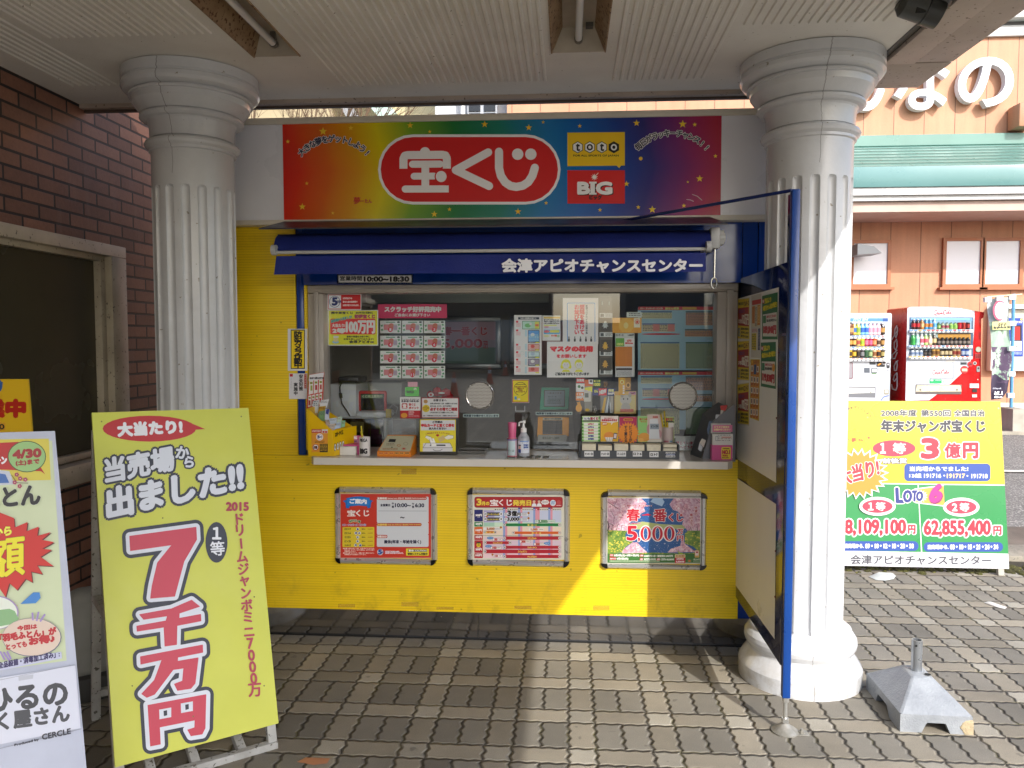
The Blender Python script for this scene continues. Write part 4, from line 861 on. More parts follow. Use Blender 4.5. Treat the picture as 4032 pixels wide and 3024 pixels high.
    bar(840, 1928, 758, 812, '0e7c3c', '春一番くじ'); bar(1012, 1928, 918, 968, 'd8621c', '関・中・東', a='9'); bar(455, 650, 908, 955, 'd87818', '関・中・東', a='2/9', b_='1')
    B.rr(420, 838, 775, 893, 8, 'e8e8e8'); B.t('2,000', 485, 845, 640, 890, 'b86818', 5); B.lines(652, 855, 760, 885, 2, '907860'); B.ell(765, 836, 23, 23, 'b8761c'); B.rr(1318, 852, 1615, 906, 8, 'e8e4de'); B.t('1,000', 1362, 858, 1488, 900, 'c06818', 4.5); B.lines(1520, 870, 1600, 892, 1, '907860')
    B.stroke([(240, 992), (1995, 1014)], 5, '3a2c2c', False)
    bar(840, 1928, 1016, 1080, 'b41a2a', 'スプリングラッキー', a='5'); bar(455, 948, 1112, 1165, 'b41a2a', 'にゃんこチャレンジ', a='2/9', b_='8'); bar(840, 1928, 1200, 1260, 'b41a2a', 'ラッキーライン', a='8'); bar(455, 1928, 1275, 1348, 'b41a2a', 'クイックワン', a='1/26'); bar(840, 1928, 1380, 1445, 'b41a2a', 'チャレンジスロット', a='8')
    for x0, y0, x1, y1, q in ((600, 1050, 795, 1102, '50'), (1135, 1090, 1355, 1142, '500'), (1418, 1140, 1640, 1195, '300'), (562, 1212, 775, 1265, '100'), (608, 1375, 800, 1425, '10')): B.rr(x0, y0, x1, y1, 8, '8a4a50'); B.rr(x0+4, y0+4, x1-4, y1-4, 7, 'ece4e0'); B.t(q, x0+40, y0+8, x0+(115 if len(q) > 2 else 95), y1-8, 'c03020', 4.5); B.lines(x0+122, y0+18, x1-20, y1-14, 1, '806060')
    for x, y in ((555, 1045), (1682, 1150), (520, 1208)): B.ell(x, y, 66, 26, '2c7cc0'); B.lines(x-45, y-12, x+45, y+14, 2, 'c0d8f0', .5)
    B.ell(600, 1376, 21, 21, 'b8761c'); B.ell(490, 615, 24, 14, 'c86a20')
clip_frame('framed_poster', 'silver framed monthly ticket sales calendar with red header, middle frame on the kiosk front', F2, (95, 75, 2135, 1592), (210, 200, 2015, 1470), d2)
# blossom picture
g = NG('blossom_print', .35); x, y, z = g.xyz(); 
n1 = g.noise(g.co, 85, 5, .8); k = g.ramp(n1, [(.34, '7a5468'), (.43, 'cc8a9c'), (.50, 'e0b0bc'), (.58, 'f0dade'), (.66, 'f6f0f0')]); k = g.mix(g.ramp(g.noise(g.co, 22, 3), [(.42, .45), (.6, 0.)]), k, 'b89ab8'); g.col(k); BLOS = g.m
g = NG('meadow_print', .35); g.xyz(); k = g.ramp(g.noise(g.co, 30, 3), [(.3, '47702e'), (.6, '7f9c44')]); k = g.mix(g.ramp(g.noise(g.co, 110, 2), [(.56, 0.), (.62, 1.)]), k, 'd8c850'); g.col(k); MEAD = g.m
g = NG('sky_print', .35); x, y, z = g.xyz(); k = g.ramp(g.mt('MULTIPLY', g.mt('SUBTRACT', z, .36), 3.4), [(0., '2c5c98'), (.3, '3f70a8'), (.38, '9cc4d8'), (.6, '7cb0dc'), (1., '1c64b0')]); k = g.mix(g.ramp(g.noise(g.co, 300, 1), [(.70, 0.), (.72, 1.)]), k, 'f4f4f8'); g.col(k); SKYP = g.m
def d3(B):
    B.rect(205, 255, 2055, 1545, 'ece6dc'); B.rect(212, 262, 2045, 1535, SKYP)
    B.poly([(1060, 330), (1120, 250), (1290, 262), (1340, 330), (1290, 420), (1180, 380)], 'a8c6e4')
    B.poly([(560, 800), (900, 720), (1240, 770), (1700, 790), (1760, 860), (560, 880)], 'b0b878'); B.poly([(212, 262), (880, 262), (985, 360), (930, 450), (960, 520), (700, 640), (640, 800), (600, 930), (212, 900)], BLOS)
    B.poly([(2045, 262), (1520, 262), (1440, 380), (1510, 490), (1600, 520), (1720, 640), (1690, 780), (1780, 880), (1800, 930), (2045, 930)], BLOS)
    for pts, w_ in (([(214, 330), (320, 400), (420, 470)], 10), ([(270, 480), (350, 640), (330, 720)], 7), ([(400, 290), (340, 420)], 7), ([(290, 890), (310, 780), (250, 760)], 9), ([(390, 890), (410, 790), (440, 770)], 9), ([(480, 890), (490, 800), (550, 790)], 9), ([(215, 720), (240, 820), (215, 900)], 22), ([(1990, 900), (1980, 820)], 10), ([(1880, 900), (1850, 830)], 8), ([(2040, 350), (1960, 290)], 6), ([(1560, 500), (1500, 440)], 5), ([(1700, 420), (1800, 500), (1850, 480)], 5)): B.stroke(pts, w_, '3a2026')
    B.poly([(212, 890), (600, 900), (560, 1000), (720, 1120), (560, 1230), (500, 1330), (212, 1360)], MEAD); B.poly([(2045, 900), (1800, 900), (1740, 960), (1740, 1150), (1900, 1210), (2045, 1340)], MEAD)
    B.poly([(700, 1130), (800, 1130), (880, 1220), (1000, 1330), (500, 1360), (510, 1290), (620, 1200)], BLOS); B.poly([(1730, 1130), (1740, 1160), (1960, 1320), (1400, 1330), (1460, 1260), (1650, 1200), (1690, 1000)], BLOS)
    B.poly([(212, 1340), (600, 1350), (1100, 1330), (1600, 1350), (2045, 1330), (2045, 1535), (212, 1535)], MEAD); B.rect(212, 1352, 2045, 1535, '3c7030')
    for x, y, r in ((935, 1230, 22), (1345, 1155, 22), (1195, 1200, 14), (1140, 1260, 16), (1415, 1190, 14)): B.star(x, y, r, 'f4f4f8', 4, .18)
    R_, H_ = 'c01830', 'f0e4e2'
    def serif(t_, x0, y0, x1, y1, b=5, ol=18): B.t(t_, x0, y0, x1, y1, R_, b, [(H_, ol)])
    serif('春', 590, 470, 850, 705, 8); B.poly([(890, 590), (1010, 560), (1075, 590), (1075, 600), (890, 602)], R_); serif('番', 1125, 475, 1375, 715, 8); serif('くじ', 1425, 560, 1700, 715, 7, 15)
    serif('5', 600, 815, 790, 1085, 14, 24); serif(',', 815, 1040, 850, 1110, 6, 20); 
    for i in range(3): x = 865+i*234; B.ell(x+100, 955, 128, 162, H_); B.ell(x+100, 955, 103, 142, R_); B.ell(x+100, 955, 52, 122, H_); B.ell(x+100, 955, 40, 112, SKYP)
    serif('万', 1590, 870, 1705, 965, 5, 14); serif('円', 1590, 1000, 1705, 1095, 5, 14)
    B.t('関東・中部・東北自治宝くじ', 600, 395, 1090, 420, 'b03048', 1.5, [(H_, 4)]); B.t('1等・前後賞合わせて', 620, 745, 880, 772, 'b03048', 2, [(H_, 4)])
    B.vt('待望の、', 1960, 450, 1965, 640, 62, 'b03048', 2, [(H_, 6)]); B.vt('春がきた!', 1870, 590, 1880, 840, 62, 'b03048', 2, [(H_, 6)])
    B.rr(255, 1362, 328, 1410, 6, 'c01830'); B.lines(262, 1370, 322, 1402, 2, 'f0d8d8', .6); B.t('3月5日(土)~3月31日(木)', 342, 1365, 832, 1412, 'f0f0e6', 3.5); B.rr(848, 1368, 920, 1415, 6, 'c01830'); B.t('1等', 856, 1376, 912, 1406, 'f0e0e0', 2); B.t('3,000万円×1本・前後賞各1,000万円', 930, 1378, 1500, 1420, 'e8ece0', 2.5)
    B.rr(255, 1425, 380, 1475, 6, 'c01830'); B.t('抽せん日', 265, 1436, 370, 1464, 'f0e0e0', 1.5); B.t('4月5日(火)', 392, 1430, 620, 1478, 'f0f0e6', 3.5); B.rr(848, 1440, 912, 1485, 6, 'c01830'); B.t('2等', 856, 1448, 905, 1476, 'f0e0e0', 2); B.t('30万円×300本', 930, 1442, 1165, 1482, 'e8ece0', 2.5); B.rr(1180, 1440, 1250, 1488, 6, 'c01830'); B.t('3等', 1190, 1448, 1243, 1478, 'f0e0e0', 2); B.t('1万円×30,000本', 1265, 1446, 1525, 1488, 'e8ece0', 2.5)
    B.lines(250, 1490, 1240, 1516, 1, 'b8c8a8', .7, .1); B.rr(1543, 1368, 1750, 1430, 12, 'e8d8a0'); B.t('新生活応援賞', 1558, 1384, 1735, 1412, 'a84020', 2); B.rr(1543, 1428, 1750, 1540, 8, 'c01830'); B.t('3万円×', 1575, 1440, 1715, 1476, 'f0e4e0', 3); B.t('5,000本', 1565, 1492, 1728, 1530, 'f0e4e0', 3)
    B.rr(1935, 1285, 2025, 1430, 14, 'd8b060'); B.rr(1945, 1295, 2012, 1390, 6, 'ecdcd4'); B.rect(1960, 1308, 2000, 1340, 'b01828'); B.ell(1832, 1490, 50, 34, '607c40'); B.ell(1832, 1495, 24, 20, 'c87838'); B.t('1枚200円', 1905, 1450, 2036, 1485, 'c8d0b8', 1.5); B.lines(1905, 1495, 2036, 1525, 2, 'a8b898', .5); B.poly([(1590, 1290), (1640, 1330), (1710, 1340), (1690, 1362), (1620, 1355)], '9cb82c')
clip_frame('framed_poster', 'silver framed cherry blossom poster reading 5,000万円, rightmost frame on the kiosk front', F3, (70, 112, 2178, 1648), (205, 252, 2058, 1548), d3)
# ================================================================ YELLOW FOLDING BOARD (left)
def leaning(foot, yaw, lean):
    P = np.array(atZ(*foot)); a, l = R(yaw), R(lean)
    u = np.array([math.cos(a), math.sin(a), 0]); h = np.array([-math.sin(a), math.cos(a), 0]); v = h*math.sin(l)+np.array([0, 0, math.cos(l)])
    return P, u, v, np.cross(u, v), h
P, U_, V_, N_, Hh = leaning((1104, 2957), 38.5, 15)
fb = thing('folding_board', 'tall yellow folding board reading 7千万円 standing in front of the left column', 'sign board', (-1.35, 2.78, 0))
B = Board(P, N_, Z7); LG = 'dde04e'
lime = worn('lime_board', 'cbcf54', 'c2c64c', .42, 4, spec=.4)
q = hitp([(361.5, 1625), (978, 1606), (1097, 2848), (453, 3022)], P, N_)
B.mb.ext([Vector(x) for x in (q[0], q[3], q[2], q[1])], Vector(B.N)*-.022, lime)
DK, PK, WT = '262c3c', 'c23a50', 'd3d8e2'
B.crop = Z4
B.ell(968, 1119, 303, 84, 'b8242c'); B.poly([(1230, 1080), (1330, 1122), (1235, 1128)], 'b8242c')
B.tq('大当たり!', (768, 1168), (1180, 1146), (762, 1086), 'e4e6ea', 7)
B.tq('当売場', (688, 1470), (1128, 1385), (680, 1318), WT, 8, [(DK, 22)]); B.em('か', 1180, 1275, 92, WT, 8, 4, [(DK, 14)]); B.em('ら', 1225, 1335, 82, WT, 8, 4, [(DK, 14)])
B.tq('出ました!!', (700, 1700), (1572, 1512), (690, 1515), WT, 12, [(DK, 28)])
B.t('2015', 1466, 1598, 1608, 1650, 'a83048', 4)
B.crop = Z7
# the big four characters
def big(ch, bl, br, tl, b): B.tq(ch, bl, br, tl, PK, b, [(DK, 62), (WT, 32)])
B.lay(np.array([[780, -200], [1700, 1600]]))
B.poly([(840, 158), (1268, 100), (1272, 178), (1190, 320), (1130, 545), (975, 558), (985, 480), (1020, 330), (1115, 212), (845, 250)], PK, 9)
def fat(pts, r, c, layer):
    e = 0; B.put(np.array(pts), [tuple(range(len(pts)))], c, layer, 1e-6); n = len(pts)
    for i in range(n):
        a, b_ = np.array(pts[i], float), np.array(pts[(i+1) % n], float); d = b_-a; m_ = np.array([-d[1], d[0]])/np.linalg.norm(d)*r; e += 1e-5
        B.put([a+m_, b_+m_, b_-m_, a-m_], [(0, 1, 2, 3)], c, layer, e); B.put([(a[0]+r*math.cos(t*.4), a[1]-r*math.sin(t*.4)) for t in range(16)], [tuple(range(16))], c, layer, e+5e-6)
sv = [(840, 158), (1268, 100), (1272, 178), (1190, 320), (1130, 545), (975, 558), (985, 480), (1020, 330), (1115, 212), (845, 250)]
sen = [(905, 665), (1110, 628), (1240, 572), (1290, 612), (1160, 655), (1158, 690), (1298, 664), (1300, 705), (1145, 735), (1142, 858), (1068, 868), (1062, 745), (888, 772), (886, 740), (1075, 706), (1085, 672), (930, 695)]
man = [(910, 938), (1310, 862), (1312, 908), (1150, 940), (1148, 968), (1282, 945), (1262, 1110), (1235, 1142), (1150, 1155), (1130, 1115), (1182, 1095), (1190, 1010), (1120, 1020), (1000, 1180), (950, 1200), (918, 1178), (1000, 1090), (1050, 955), (912, 985)]
yen = [(955, 1250), (1335, 1180), (1330, 1400), (1310, 1440), (1235, 1452), (1212, 1410), (1258, 1395), (1260, 1350), (1035, 1395), (1040, 1505), (972, 1518)]
for s_ in (sv, sen, man, yen): fat(s_, 50, DK, 5)
for s_ in (sv, sen, man, yen): fat(s_, 27, WT, 7)
for s_ in (sv, sen, man): fat(s_, 3, PK, 9)
B.put(yen, [tuple(range(len(yen)))], PK, 9, 1e-6)
for x0, y0 in ((1030, 1280), (1170, 1240)):
    B.poly([(x0, y0), (x0+2, y0+62), (x0+78, y0+48), (x0+78, y0-14)], WT, 11); B.poly([(x0+28, y0+8), (x0+30, y0+42), (x0+52, y0+36), (x0+51, y0+3)], DK, 12)
B.ell(1402, 197, 71, 132, DK, layer=5); B.em('１', 1402, 138, 100, 'dfe2e8', 0, 4); B.em('等', 1408, 238, 98, 'dfe2e8', -4, 2)
vtx = 'ドリームジャンボミニ7000万'; 
ys = [46, 118, 205, 290, 370, 440, 525, 606, 680, 776, 848, 925, 1000, 1075, 1150]
for i, ch in enumerate(vtx):
    f = i/(len(vtx)-1); B.em(ch, 1545+105*f, ys[i], 86 if i < 10 else 98, 'a8304a', 84 if ch == 'ー' else -5, 3, None, .92)
B.crop = (0, 0, 1)
for px, py in ((400, 1660), (950, 1640), (640, 2040), (1000, 2350), (520, 2700), (760, 2820), (1040, 2700)): B.ell(px, py, 3, 3, '6a6c30')
B.build('printed_face', fb)
wp = worn('white_painted_wood', 'b8b8b4', '8f8d86', .6, 9, bump=.002, speck='5c584e', dens=.62)
def loc(u, v, n=0.): return Vector(P+U_*u+V_*v+N_*n) if (np.array([0, 0, H])-P)@N_ > 0 else Vector(P+U_*u+V_*v-N_*n)
sgn = 1 if (np.array([0, 0, H])-P)@N_ > 0 else -1
def beam(mb, a, b, w_, d_, up=None):
    a, b = Vector(a), Vector(b); z = (b-a).normalized(); x = (Vector(up) if up is not None else Vector((0, 0, 1))).cross(z)
    if x.length < 1e-3: x = Vector((1, 0, 0))
    x.normalize(); y = z.cross(x); L = (b-a).length
    mb.T = Matrix.Translation(a) @ Matrix((x, y, z)).transposed().to_4x4(); mb.box(-w_/2, -d_/2, 0, w_/2, d_/2, L, b=.002, seg=1); mb.T = None
w_b = .58; nb = tuple(N_*sgn)
mb = MB(wp)
for u in (-.018, -w_b+.02): beam(mb, loc(u, 0, -.04), loc(u, 1.30, -.04), .034, .03, nb)
beam(mb, loc(-w_b, .02, -.038), loc(.0, .02, -.038), .034, .034, (0, 0, 1)); beam(mb, loc(-w_b, 1.30, -.04), loc(0, 1.30, -.04), .03, .03, (0, 0, 1))
for u in (-.13, -.30, -.45): beam(mb, loc(u, .018, -.045), loc(u, .018, -.045)+Vector(Hh)*.22+Vector((0, 0, .075)), .032, .034)
mb.build('front_frame', fb)
mb = MB(wp); top = loc(0, 1.31, -.06)
for u in (-.02, -w_b+.02):
    t_ = loc(u, 1.30, -.07); e_ = Vector((t_.x, t_.y, 0))+Vector(Hh)*.30; beam(mb, t_, e_, .034, .034, nb)
a_, b_ = loc(-.02, 1.30, -.07), loc(-w_b+.02, 1.30, -.07)
for hgt in (.12, .82):
    f = 1-hgt/a_.z; pa = a_+(Vector((a_.x, a_.y, 0))+Vector(Hh)*.30-a_)*f; pb = b_+(Vector((b_.x, b_.y, 0))+Vector(Hh)*.30-b_)*f; beam(mb, pa, pb, .03, .03)
for u in (-w_b+.02,):
    t_ = loc(u, 1.30, -.07); e_ = Vector((t_.x, t_.y, 0))+Vector(Hh)*.30; m1 = t_+(e_-t_)*.55; m2 = loc(u, .62, -.05); beam(mb, m1, m2, .03, .03)
mb.build('back_frame', fb)
# grey weight behind the board
wt = MB(worn('grey_plastic_tank', '8d8c84', '76756d', .6, 4)); c_ = atZ(395, 2790); wt.T = Matrix.Translation(Vector((c_.x-.02, c_.y+.18, .10))) @ Matrix.Rotation(R(38), 4, 'Z'); wt.box(-.20, -.06, 0, .20, .06, .40, b=.05, seg=4); wt.use(M('33322e', .7)); wt.box(-.22, -.09, -.095, .22, .09, .02, b=.02)
tag(wt.build('sign_weight'), 'grey rounded plastic weight on a dark foot behind the yellow folding board', 'weight')
# ================================================================ WHITE FUTON BANNER BOARD (far left)
foot = (338, 3030); P2, U2, V2, N2, H2 = leaning(foot, 38.5, 12)
P2 = np.array(atZ(372, 3365)); 
fb2 = thing('banner_board', 'white roll-up style board with a red starburst and green print at the left edge', 'sign board', (-1.6, 2.3, 0))
B = Board(P2, N2, Z7)
cw = B.w
B.crop = (0, 0, 1); B.slab([(-330, 1712), (-330, 3330), (366, 3290), (216, 1697)], .02, worn('white_banner_frame', 'b9bfd0', 'a9afc0', .35, 4))
lg = worn('pale_green_print', 'c9d4ac', 'bfcba2', .35, 3)
B.poly([(-300, 1740), (-300, 2680), (262, 2601), (205, 1735)], lg); B.poly([(-300, 1735), (-300, 1905), (200, 1890), (192, 1727)], 'd6c84c')
B.crop = Z4
B.poly([(-100, 1215), (-100, 1380), (265, 1395), (292, 1415), (240, 1330), (120, 1205)], 'b82020'); B.t('キャンペーン', -190, 1300, 42, 1350, 'e8e8ea', 4)
B.ell(174, 1300, 124, 102, '2a4a20'); B.ell(174, 1300, 119, 97, '98c07c'); B.tq('4/30', (86, 1312), (264, 1300), (84, 1262), 'a02028', 6); B.tq('(土)まで', (104, 1362), (255, 1350), (102, 1326), 'a02028', 3)
B.poly([(-60, 1380), (60, 1395), (95, 1480), (-60, 1490)], 'c4cad8'); B.poly([(-60, 1400), (35, 1415), (60, 1470), (-60, 1475)], '3e6ab0')
B.stroke([(75, 1420), (110, 1470), (180, 1472)], 4, '4a3a28')
for x, y in ((108, 1418), (130, 1443), (163, 1450), (95, 1468), (127, 1492)):
    for k in range(5): B.ell(x+8*math.cos(k*1.257), y+8*math.sin(k*1.257), 7, 7, 'b04868', 10, layer=16)
    B.ell(x, y, 4, 4, 'e8c8b0', 8, layer=18)
B.tq('羽毛ふとん', (-400, 1660), (258, 1610), (-405, 1530), '181a1c', 7, [('e4e8e0', 8)])
B.crop = Z7
sb = [(350, 195), (272, 238), (335, 245), (262, 290), (345, 350), (240, 345), (275, 402), (200, 385), (210, 455), (165, 432), (110, 505), (60, 460), (35, 550), (-20, 470), (-100, 560), (-260, 480), (-260, 0), (-60, -20), (90, 40), (95, 100), (178, 65), (170, 125), (250, 95), (240, 155), (330, 130), (270, 180)]
for dx, c_ in ((6, '5a1410'), (0, 'c81c14')):
    n = len(sb); B.put([(x+dx, y+dx) for x, y in sb]+[(-20, 250)], [(i, n, (i+1) % n) for i in range(n)], c_)
B.tq('から', (-40, 165), (72, 145), (-42, 112), 'ece84c', 4, [('301008', 5)]); B.tq('増額', (-330, 460), (155, 400), (-330, 210), 'e8dc18', 7, [('181008', 9)])
B.poly([(130, 595), (215, 520), (255, 520), (262, 555), (230, 590)], '3880c8'); B.star(92, 606, 26, 'd8b828', 4, .3); B.star(28, 598, 10, 'd8b828', 4, .3); B.star(50, 642, 16, 'd8b828', 4, .3)
B.ell(-30, 650, 150, 110, 'a890c0'); B.ell(-34, 652, 145, 105, 'dfe6d8'); B.poly([(-60, 640), (60, 625), (95, 640), (120, 690), (100, 720), (-60, 750)], '84b07c')
B.ell(205, 810, 192, 125, '6a7080'); B.ell(203, 808, 188, 121, 'd8c4b4')
for a_, b_ in (((208, 650), (212, 700)), ((248, 645), (236, 705)), ((290, 660), (258, 708)), ((22, 905), (60, 960)), ((0, 900), (30, 955)), ((45, 900), (70, 950))): B.stroke([a_, b_], 12, 'a08cc4', False)
B.tq('今回は', (112, 768), (238, 752), (110, 738), 'b81c28', 2.5); B.tq('「羽毛ふとん」が', (0, 838), (362, 790), (-4, 792), 'b81c28', 4); B.tq('とっても', (42, 890), (172, 868), (40, 856), 'b81c28', 3); B.tq('お得♪', (190, 860), (352, 838), (186, 814), 'b81c28', 4.5)
B.poly([(-60, 985), (-60, 1035), (400, 945), (395, 902)], 'c0c4dc'); B.tq('全品殺菌・消毒加工済み」:', (-10, 1012), (384, 935), (-12, 972), '30285c', 2.2)
B.poly([(-300, 1120), (-300, 1560), (520, 1395), (485, 990)], 'd0d4e2'); B.stroke([(-100, 1105), (480, 985)], 3, '9ca0ac', False); B.stroke([(-100, 1550), (525, 1400)], 3, '8a8e9c', False); B.poly([(118, 1060), (215, 1048), (212, 1075), (120, 1090)], 'b8bcc8')
B.tq('まるひるの', (-420, 1330), (435, 1240), (-430, 1180), '3c3e44', 8); B.tq('ふとん丸洗く屋さん', (-640, 1490), (448, 1350), (-650, 1380), '44464c', 6)
B.tq('Produced by', (94, 1514), (250, 1476), (92, 1498), '3c3e48', 2); B.tq('CERCLE', (272, 1470), (455, 1430), (270, 1436), '3c3e48', 2.5)
B.build('printed_face', fb2)
mb = MB(M('7c7c80', .4, .6)); pr = hitp([(150, 1720)], P2, N2)[0]; 
a_ = Vector(pr)+Vector(H2)*.03; e_ = Vector((a_.x, a_.y, 0))+Vector(H2)*.35; beam(mb, a_, e_, .02, .02); mb.build('leg', fb2); mb = MB(M('7c7c80', .4, .6)); a_ = a_-Vector(U2)*.3; e_ = e_-Vector(U2)*.3; beam(mb, a_, e_, .02, .02)
mb.build('leg', fb2)
# small yellow board behind it
fb3 = thing('yellow_placard', 'bright yellow placard with red characters cut off by the left edge of the picture', 'sign board', (-2.0, 3.0, 0))
B = YB(3.05, Z4, off=.0004); B.slab([(-330, 800), (-330, 1150), (205, 1138), (178, 798)], .01, 'e2b81e')
B.t('営業中', -245, 935, 160, 1040, 'b82414', 11); B.rect(-120, 1080, 35, 1130, 'dca030'); B.t('10:00', -110, 1090, 28, 1122, '2a241c', 2); B.ell(-10, 840, 26, 42, '2060b0'); B.ell(6, 826, 12, 10, '2060b0'); B.t('!', 10, 815, 20, 835, '2060b0')
B.build('printed_face', fb3)
mb = MB(M('d0c8b4', .5)); p = atY(20, 1700, 3.06); mb.box(p.x-.25, 3.062, 0, p.x-.22, 3.09, p.z+.2); mb.box(p.x+.02, 3.062, 0, p.x+.05, 3.09, p.z+.2); mb.box(p.x-.3, 2.95, 0, p.x+.1, 3.2, .03); mb.build('stand', fb3)
# ================================================================ ON AND BEHIND THE WINDOW
def GP(name, label, cat, Y, crop, draw, group=None, th=.001):
    B = YB(Y, crop, step=.0003); B.gain = 2.0 if Y > 4.199 else None; draw(B); return tag(B.build(name), label, cat, group)
PW = 'c9d2cc'   # paper
def d(B):
    B.slab([(522, 296), (892, 470)], .001, 'e4e4e6'); B.rr(530, 304, 885, 463, 10, 'c8181c'); B.rect(536, 310, 672, 457, 'e2e6ec'); B.ell(603, 382, 60, 62, '1c2f70'); B.ell(603, 382, 55, 57, 'e2e6ec'); B.t('5', 578, 340, 630, 418, '1c2f70', 7); B.t('万円', 630, 370, 672, 396, '1c2f70', 2)
    B.t('5万円以下の', 692, 336, 792, 354, 'f0e4e4', 1.5); B.t('当せん金は当売場で', 692, 373, 850, 391, 'f0e4e4', 1.5); B.t('お受け取りになれます。', 692, 411, 868, 430, 'f0e4e4', 1.5)
GP('sticker', 'red and white 5万円 sticker in the top left corner of the kiosk window', 'sticker', 4.195, W1, d)
def d(B):
    B.slab([(528, 473), (1076, 860)], .001, 'b8c8b8'); B.rect(538, 480, 1066, 850, 'd2c81c'); B.rr(553, 566, 1047, 738, 18, 'b02226')
    B.t('関中東宝くじ', 566, 490, 800, 515, '2c3018', 2); B.t('2022年1月21日抽せん', 832, 490, 1018, 512, '2c3018', 1.6); B.t('初夢宝くじ', 820, 522, 1040, 560, '8a2c48', 4); B.tq('当売場から出ました!', (565, 612), (790, 560), (563, 580), '2a7a86', 2.5, [('c8c820', 3)])
    B.t('大当たり!', 575, 622, 715, 658, 'e8e4dc', 2); B.t('2等', 580, 672, 718, 722, 'f0ece4', 4.5); B.t('100万円', 730, 590, 1036, 722, 'f2eee6', 7)
    B.t('皆様の幸運をお祈り申し', 735, 752, 985, 772, '2c3018', 1.5); B.t('お待ち申し上げております!', 700, 780, 1025, 798, '2c3018', 1.5); B.t('会津アピオcc', 762, 802, 1028, 832, '2c3018', 3)
    B.ell(612, 820, 38, 16, '6a8cb0'); B.ell(615, 795, 28, 24, 'c0a070'); B.rect(590, 754, 645, 775, 'd8d4c4')
GP('poster', 'yellow poster with white 100万円 on a red block, left side of the kiosk window', 'poster', 4.207, W1, d)
# scratch ticket rack
rk = thing('ticket_display', 'hanging clear sheet of twelve numbered scratch cards under a pink heading strip', 'display', (atY(1625, 1500, 4.3).x, 4.3, atY(1600, 1500, 4.3).z))
B = YB(4.30, W1); B.gain = 1.9; B.poly([(1075, 410), (1072, 562), (1825, 560), (1824, 408)], 'a8264c'); B.t('スクラッチ好評発売中', 1148, 436, 1758, 492, 'd8ccd0', 4.5); B.t('ご自由にお選び下さい', 1258, 510, 1640, 542, 'd0c4c8', 1.8); B.build('heading_strip', rk)
MB(CLEAR).add([tuple(q) for q in YB(4.302, W1).w([(1085, 565), (1085, 1230), (1815, 1230), (1815, 565)])], [(0, 1, 2, 3)]).build('clear_sheet', rk)
for i in range(12):
    x0, y0 = 1097+(i % 3)*239, 588+(i//3)*164; B = YB(4.298, W1); B.gain = 2.0; B.slab([(x0, y0), (x0+228, y0+136)], .001, 'a9b8a6')
    B.rect(x0+8, y0+6, x0+220, y0+130, 'b2c2ae'); B.rect(x0+38, y0+36, x0+190, y0+108, '9aa098'); B.rect(x0+42, y0+42, x0+96, y0+100, 'a8686c'); B.ell(x0+122, y0+62, 30, 34, '9c5a48'); B.ell(x0+112, y0+98, 26, 26, 'a8283c'); B.rect(x0+145, y0+50, x0+185, y0+100, '8a7c8c'); B.rect(x0+65, y0+12, x0+165, y0+22, '4a7c58')
    B.t(str(i+1), x0+104-(6 if i > 8 else 0), y0+84, x0+122+(6 if i > 8 else 0), y0+110, 'e8d8dc', 1.5)
    for x, y in ((20, 55), (22, 100), (205, 45), (210, 85), (200, 115)): B.star(x0+x, y0+y, 17, '3f7a50', 4, .5, 20)
    B.ell(x0+200, y0+16, 16, 10, '39423a'); B.build('scratch_card', rk)
for x in (1145, 1748):
    mb = MB(M('a8a8a4', .2, .8)); a, b = atY(1100+x*.36166, 1050+300*.36166, 4.3), atY(1100+x*.36166, 1050+410*.36166, 4.3); mb.tube([(a.x, 4.3, a.z), (a.x+.012, 4.3, (a.z+b.z)/2+.01), (a.x-.008, 4.3, (a.z+b.z)/2-.01), (a.x, 4.3, b.z)], .002, 6)
# framed posters on the back wall
def back_poster(label, x0, y0, x1, y1, full):
    Y = 5.17; a, b = atY(x0, y1, Y), atY(x1, y0, Y); t = thing('wall_poster', label, 'poster', ((a.x+b.x)/2, Y, a.z), 'framed posters on the back wall inside')
    mb = MB(M('8d8f90', .3, .7)); w_ = .035
    mb.box(a.x, Y, a.z, b.x, Y+.02, a.z+w_, b=.005); mb.box(a.x, Y, b.z-w_, b.x, Y+.02, b.z, b=.005); mb.box(a.x, Y+.001, a.z+w_, a.x+w_, Y+.02, b.z-w_, b=.005); mb.box(b.x-w_, Y+.001, a.z+w_, b.x, Y+.02, b.z-w_, b=.005); mb.build('frame', t)
    B = YB(Y+.01, W2); B.gain = 2.4; k = .36166; u = lambda x, y: ((x-1800)/k, (y-1050)/k); q0, q1 = u(x0+6, y0+6), u(x1-6, y1-6); B.slab([q0, q1], .004, '6f6670'); 
    if full:
        B.rect(q0[0], q0[1], q1[0], q0[1]+(q1[1]-q0[1])*.45, '7c6470'); B.rect(q0[0], q0[1]+(q1[1]-q0[1])*.6, q1[0], q1[1], '465850')
        B.t('春一番くじ', -150, 655, 325, 745, '7c2430', 5, [('9a8c90', 7)]); B.t('5,000', -160, 790, 270, 895, '7c2430', 6, [('9a8c90', 8)]); B.t('万円', 285, 810, 330, 890, '7c2430', 2)
    else: B.rect(q0[0], q0[1], q1[0], q1[1], '7c5a54'); B.vt('ジャンボ宝くじ', q0[0]+20, q0[1]+460, q0[0]+20, q0[1]+540, 20, 'd8c8c0')
    B.build('printed_sheet', t)
back_poster('silver framed 5,000万円 poster on the inside back wall behind the scratch cards', 1735, 1245, 1972, 1452, True)
back_poster('silver framed reddish poster on the inside back wall, half hidden by the hanging price list', 2008, 1245, 2250, 1452, False)
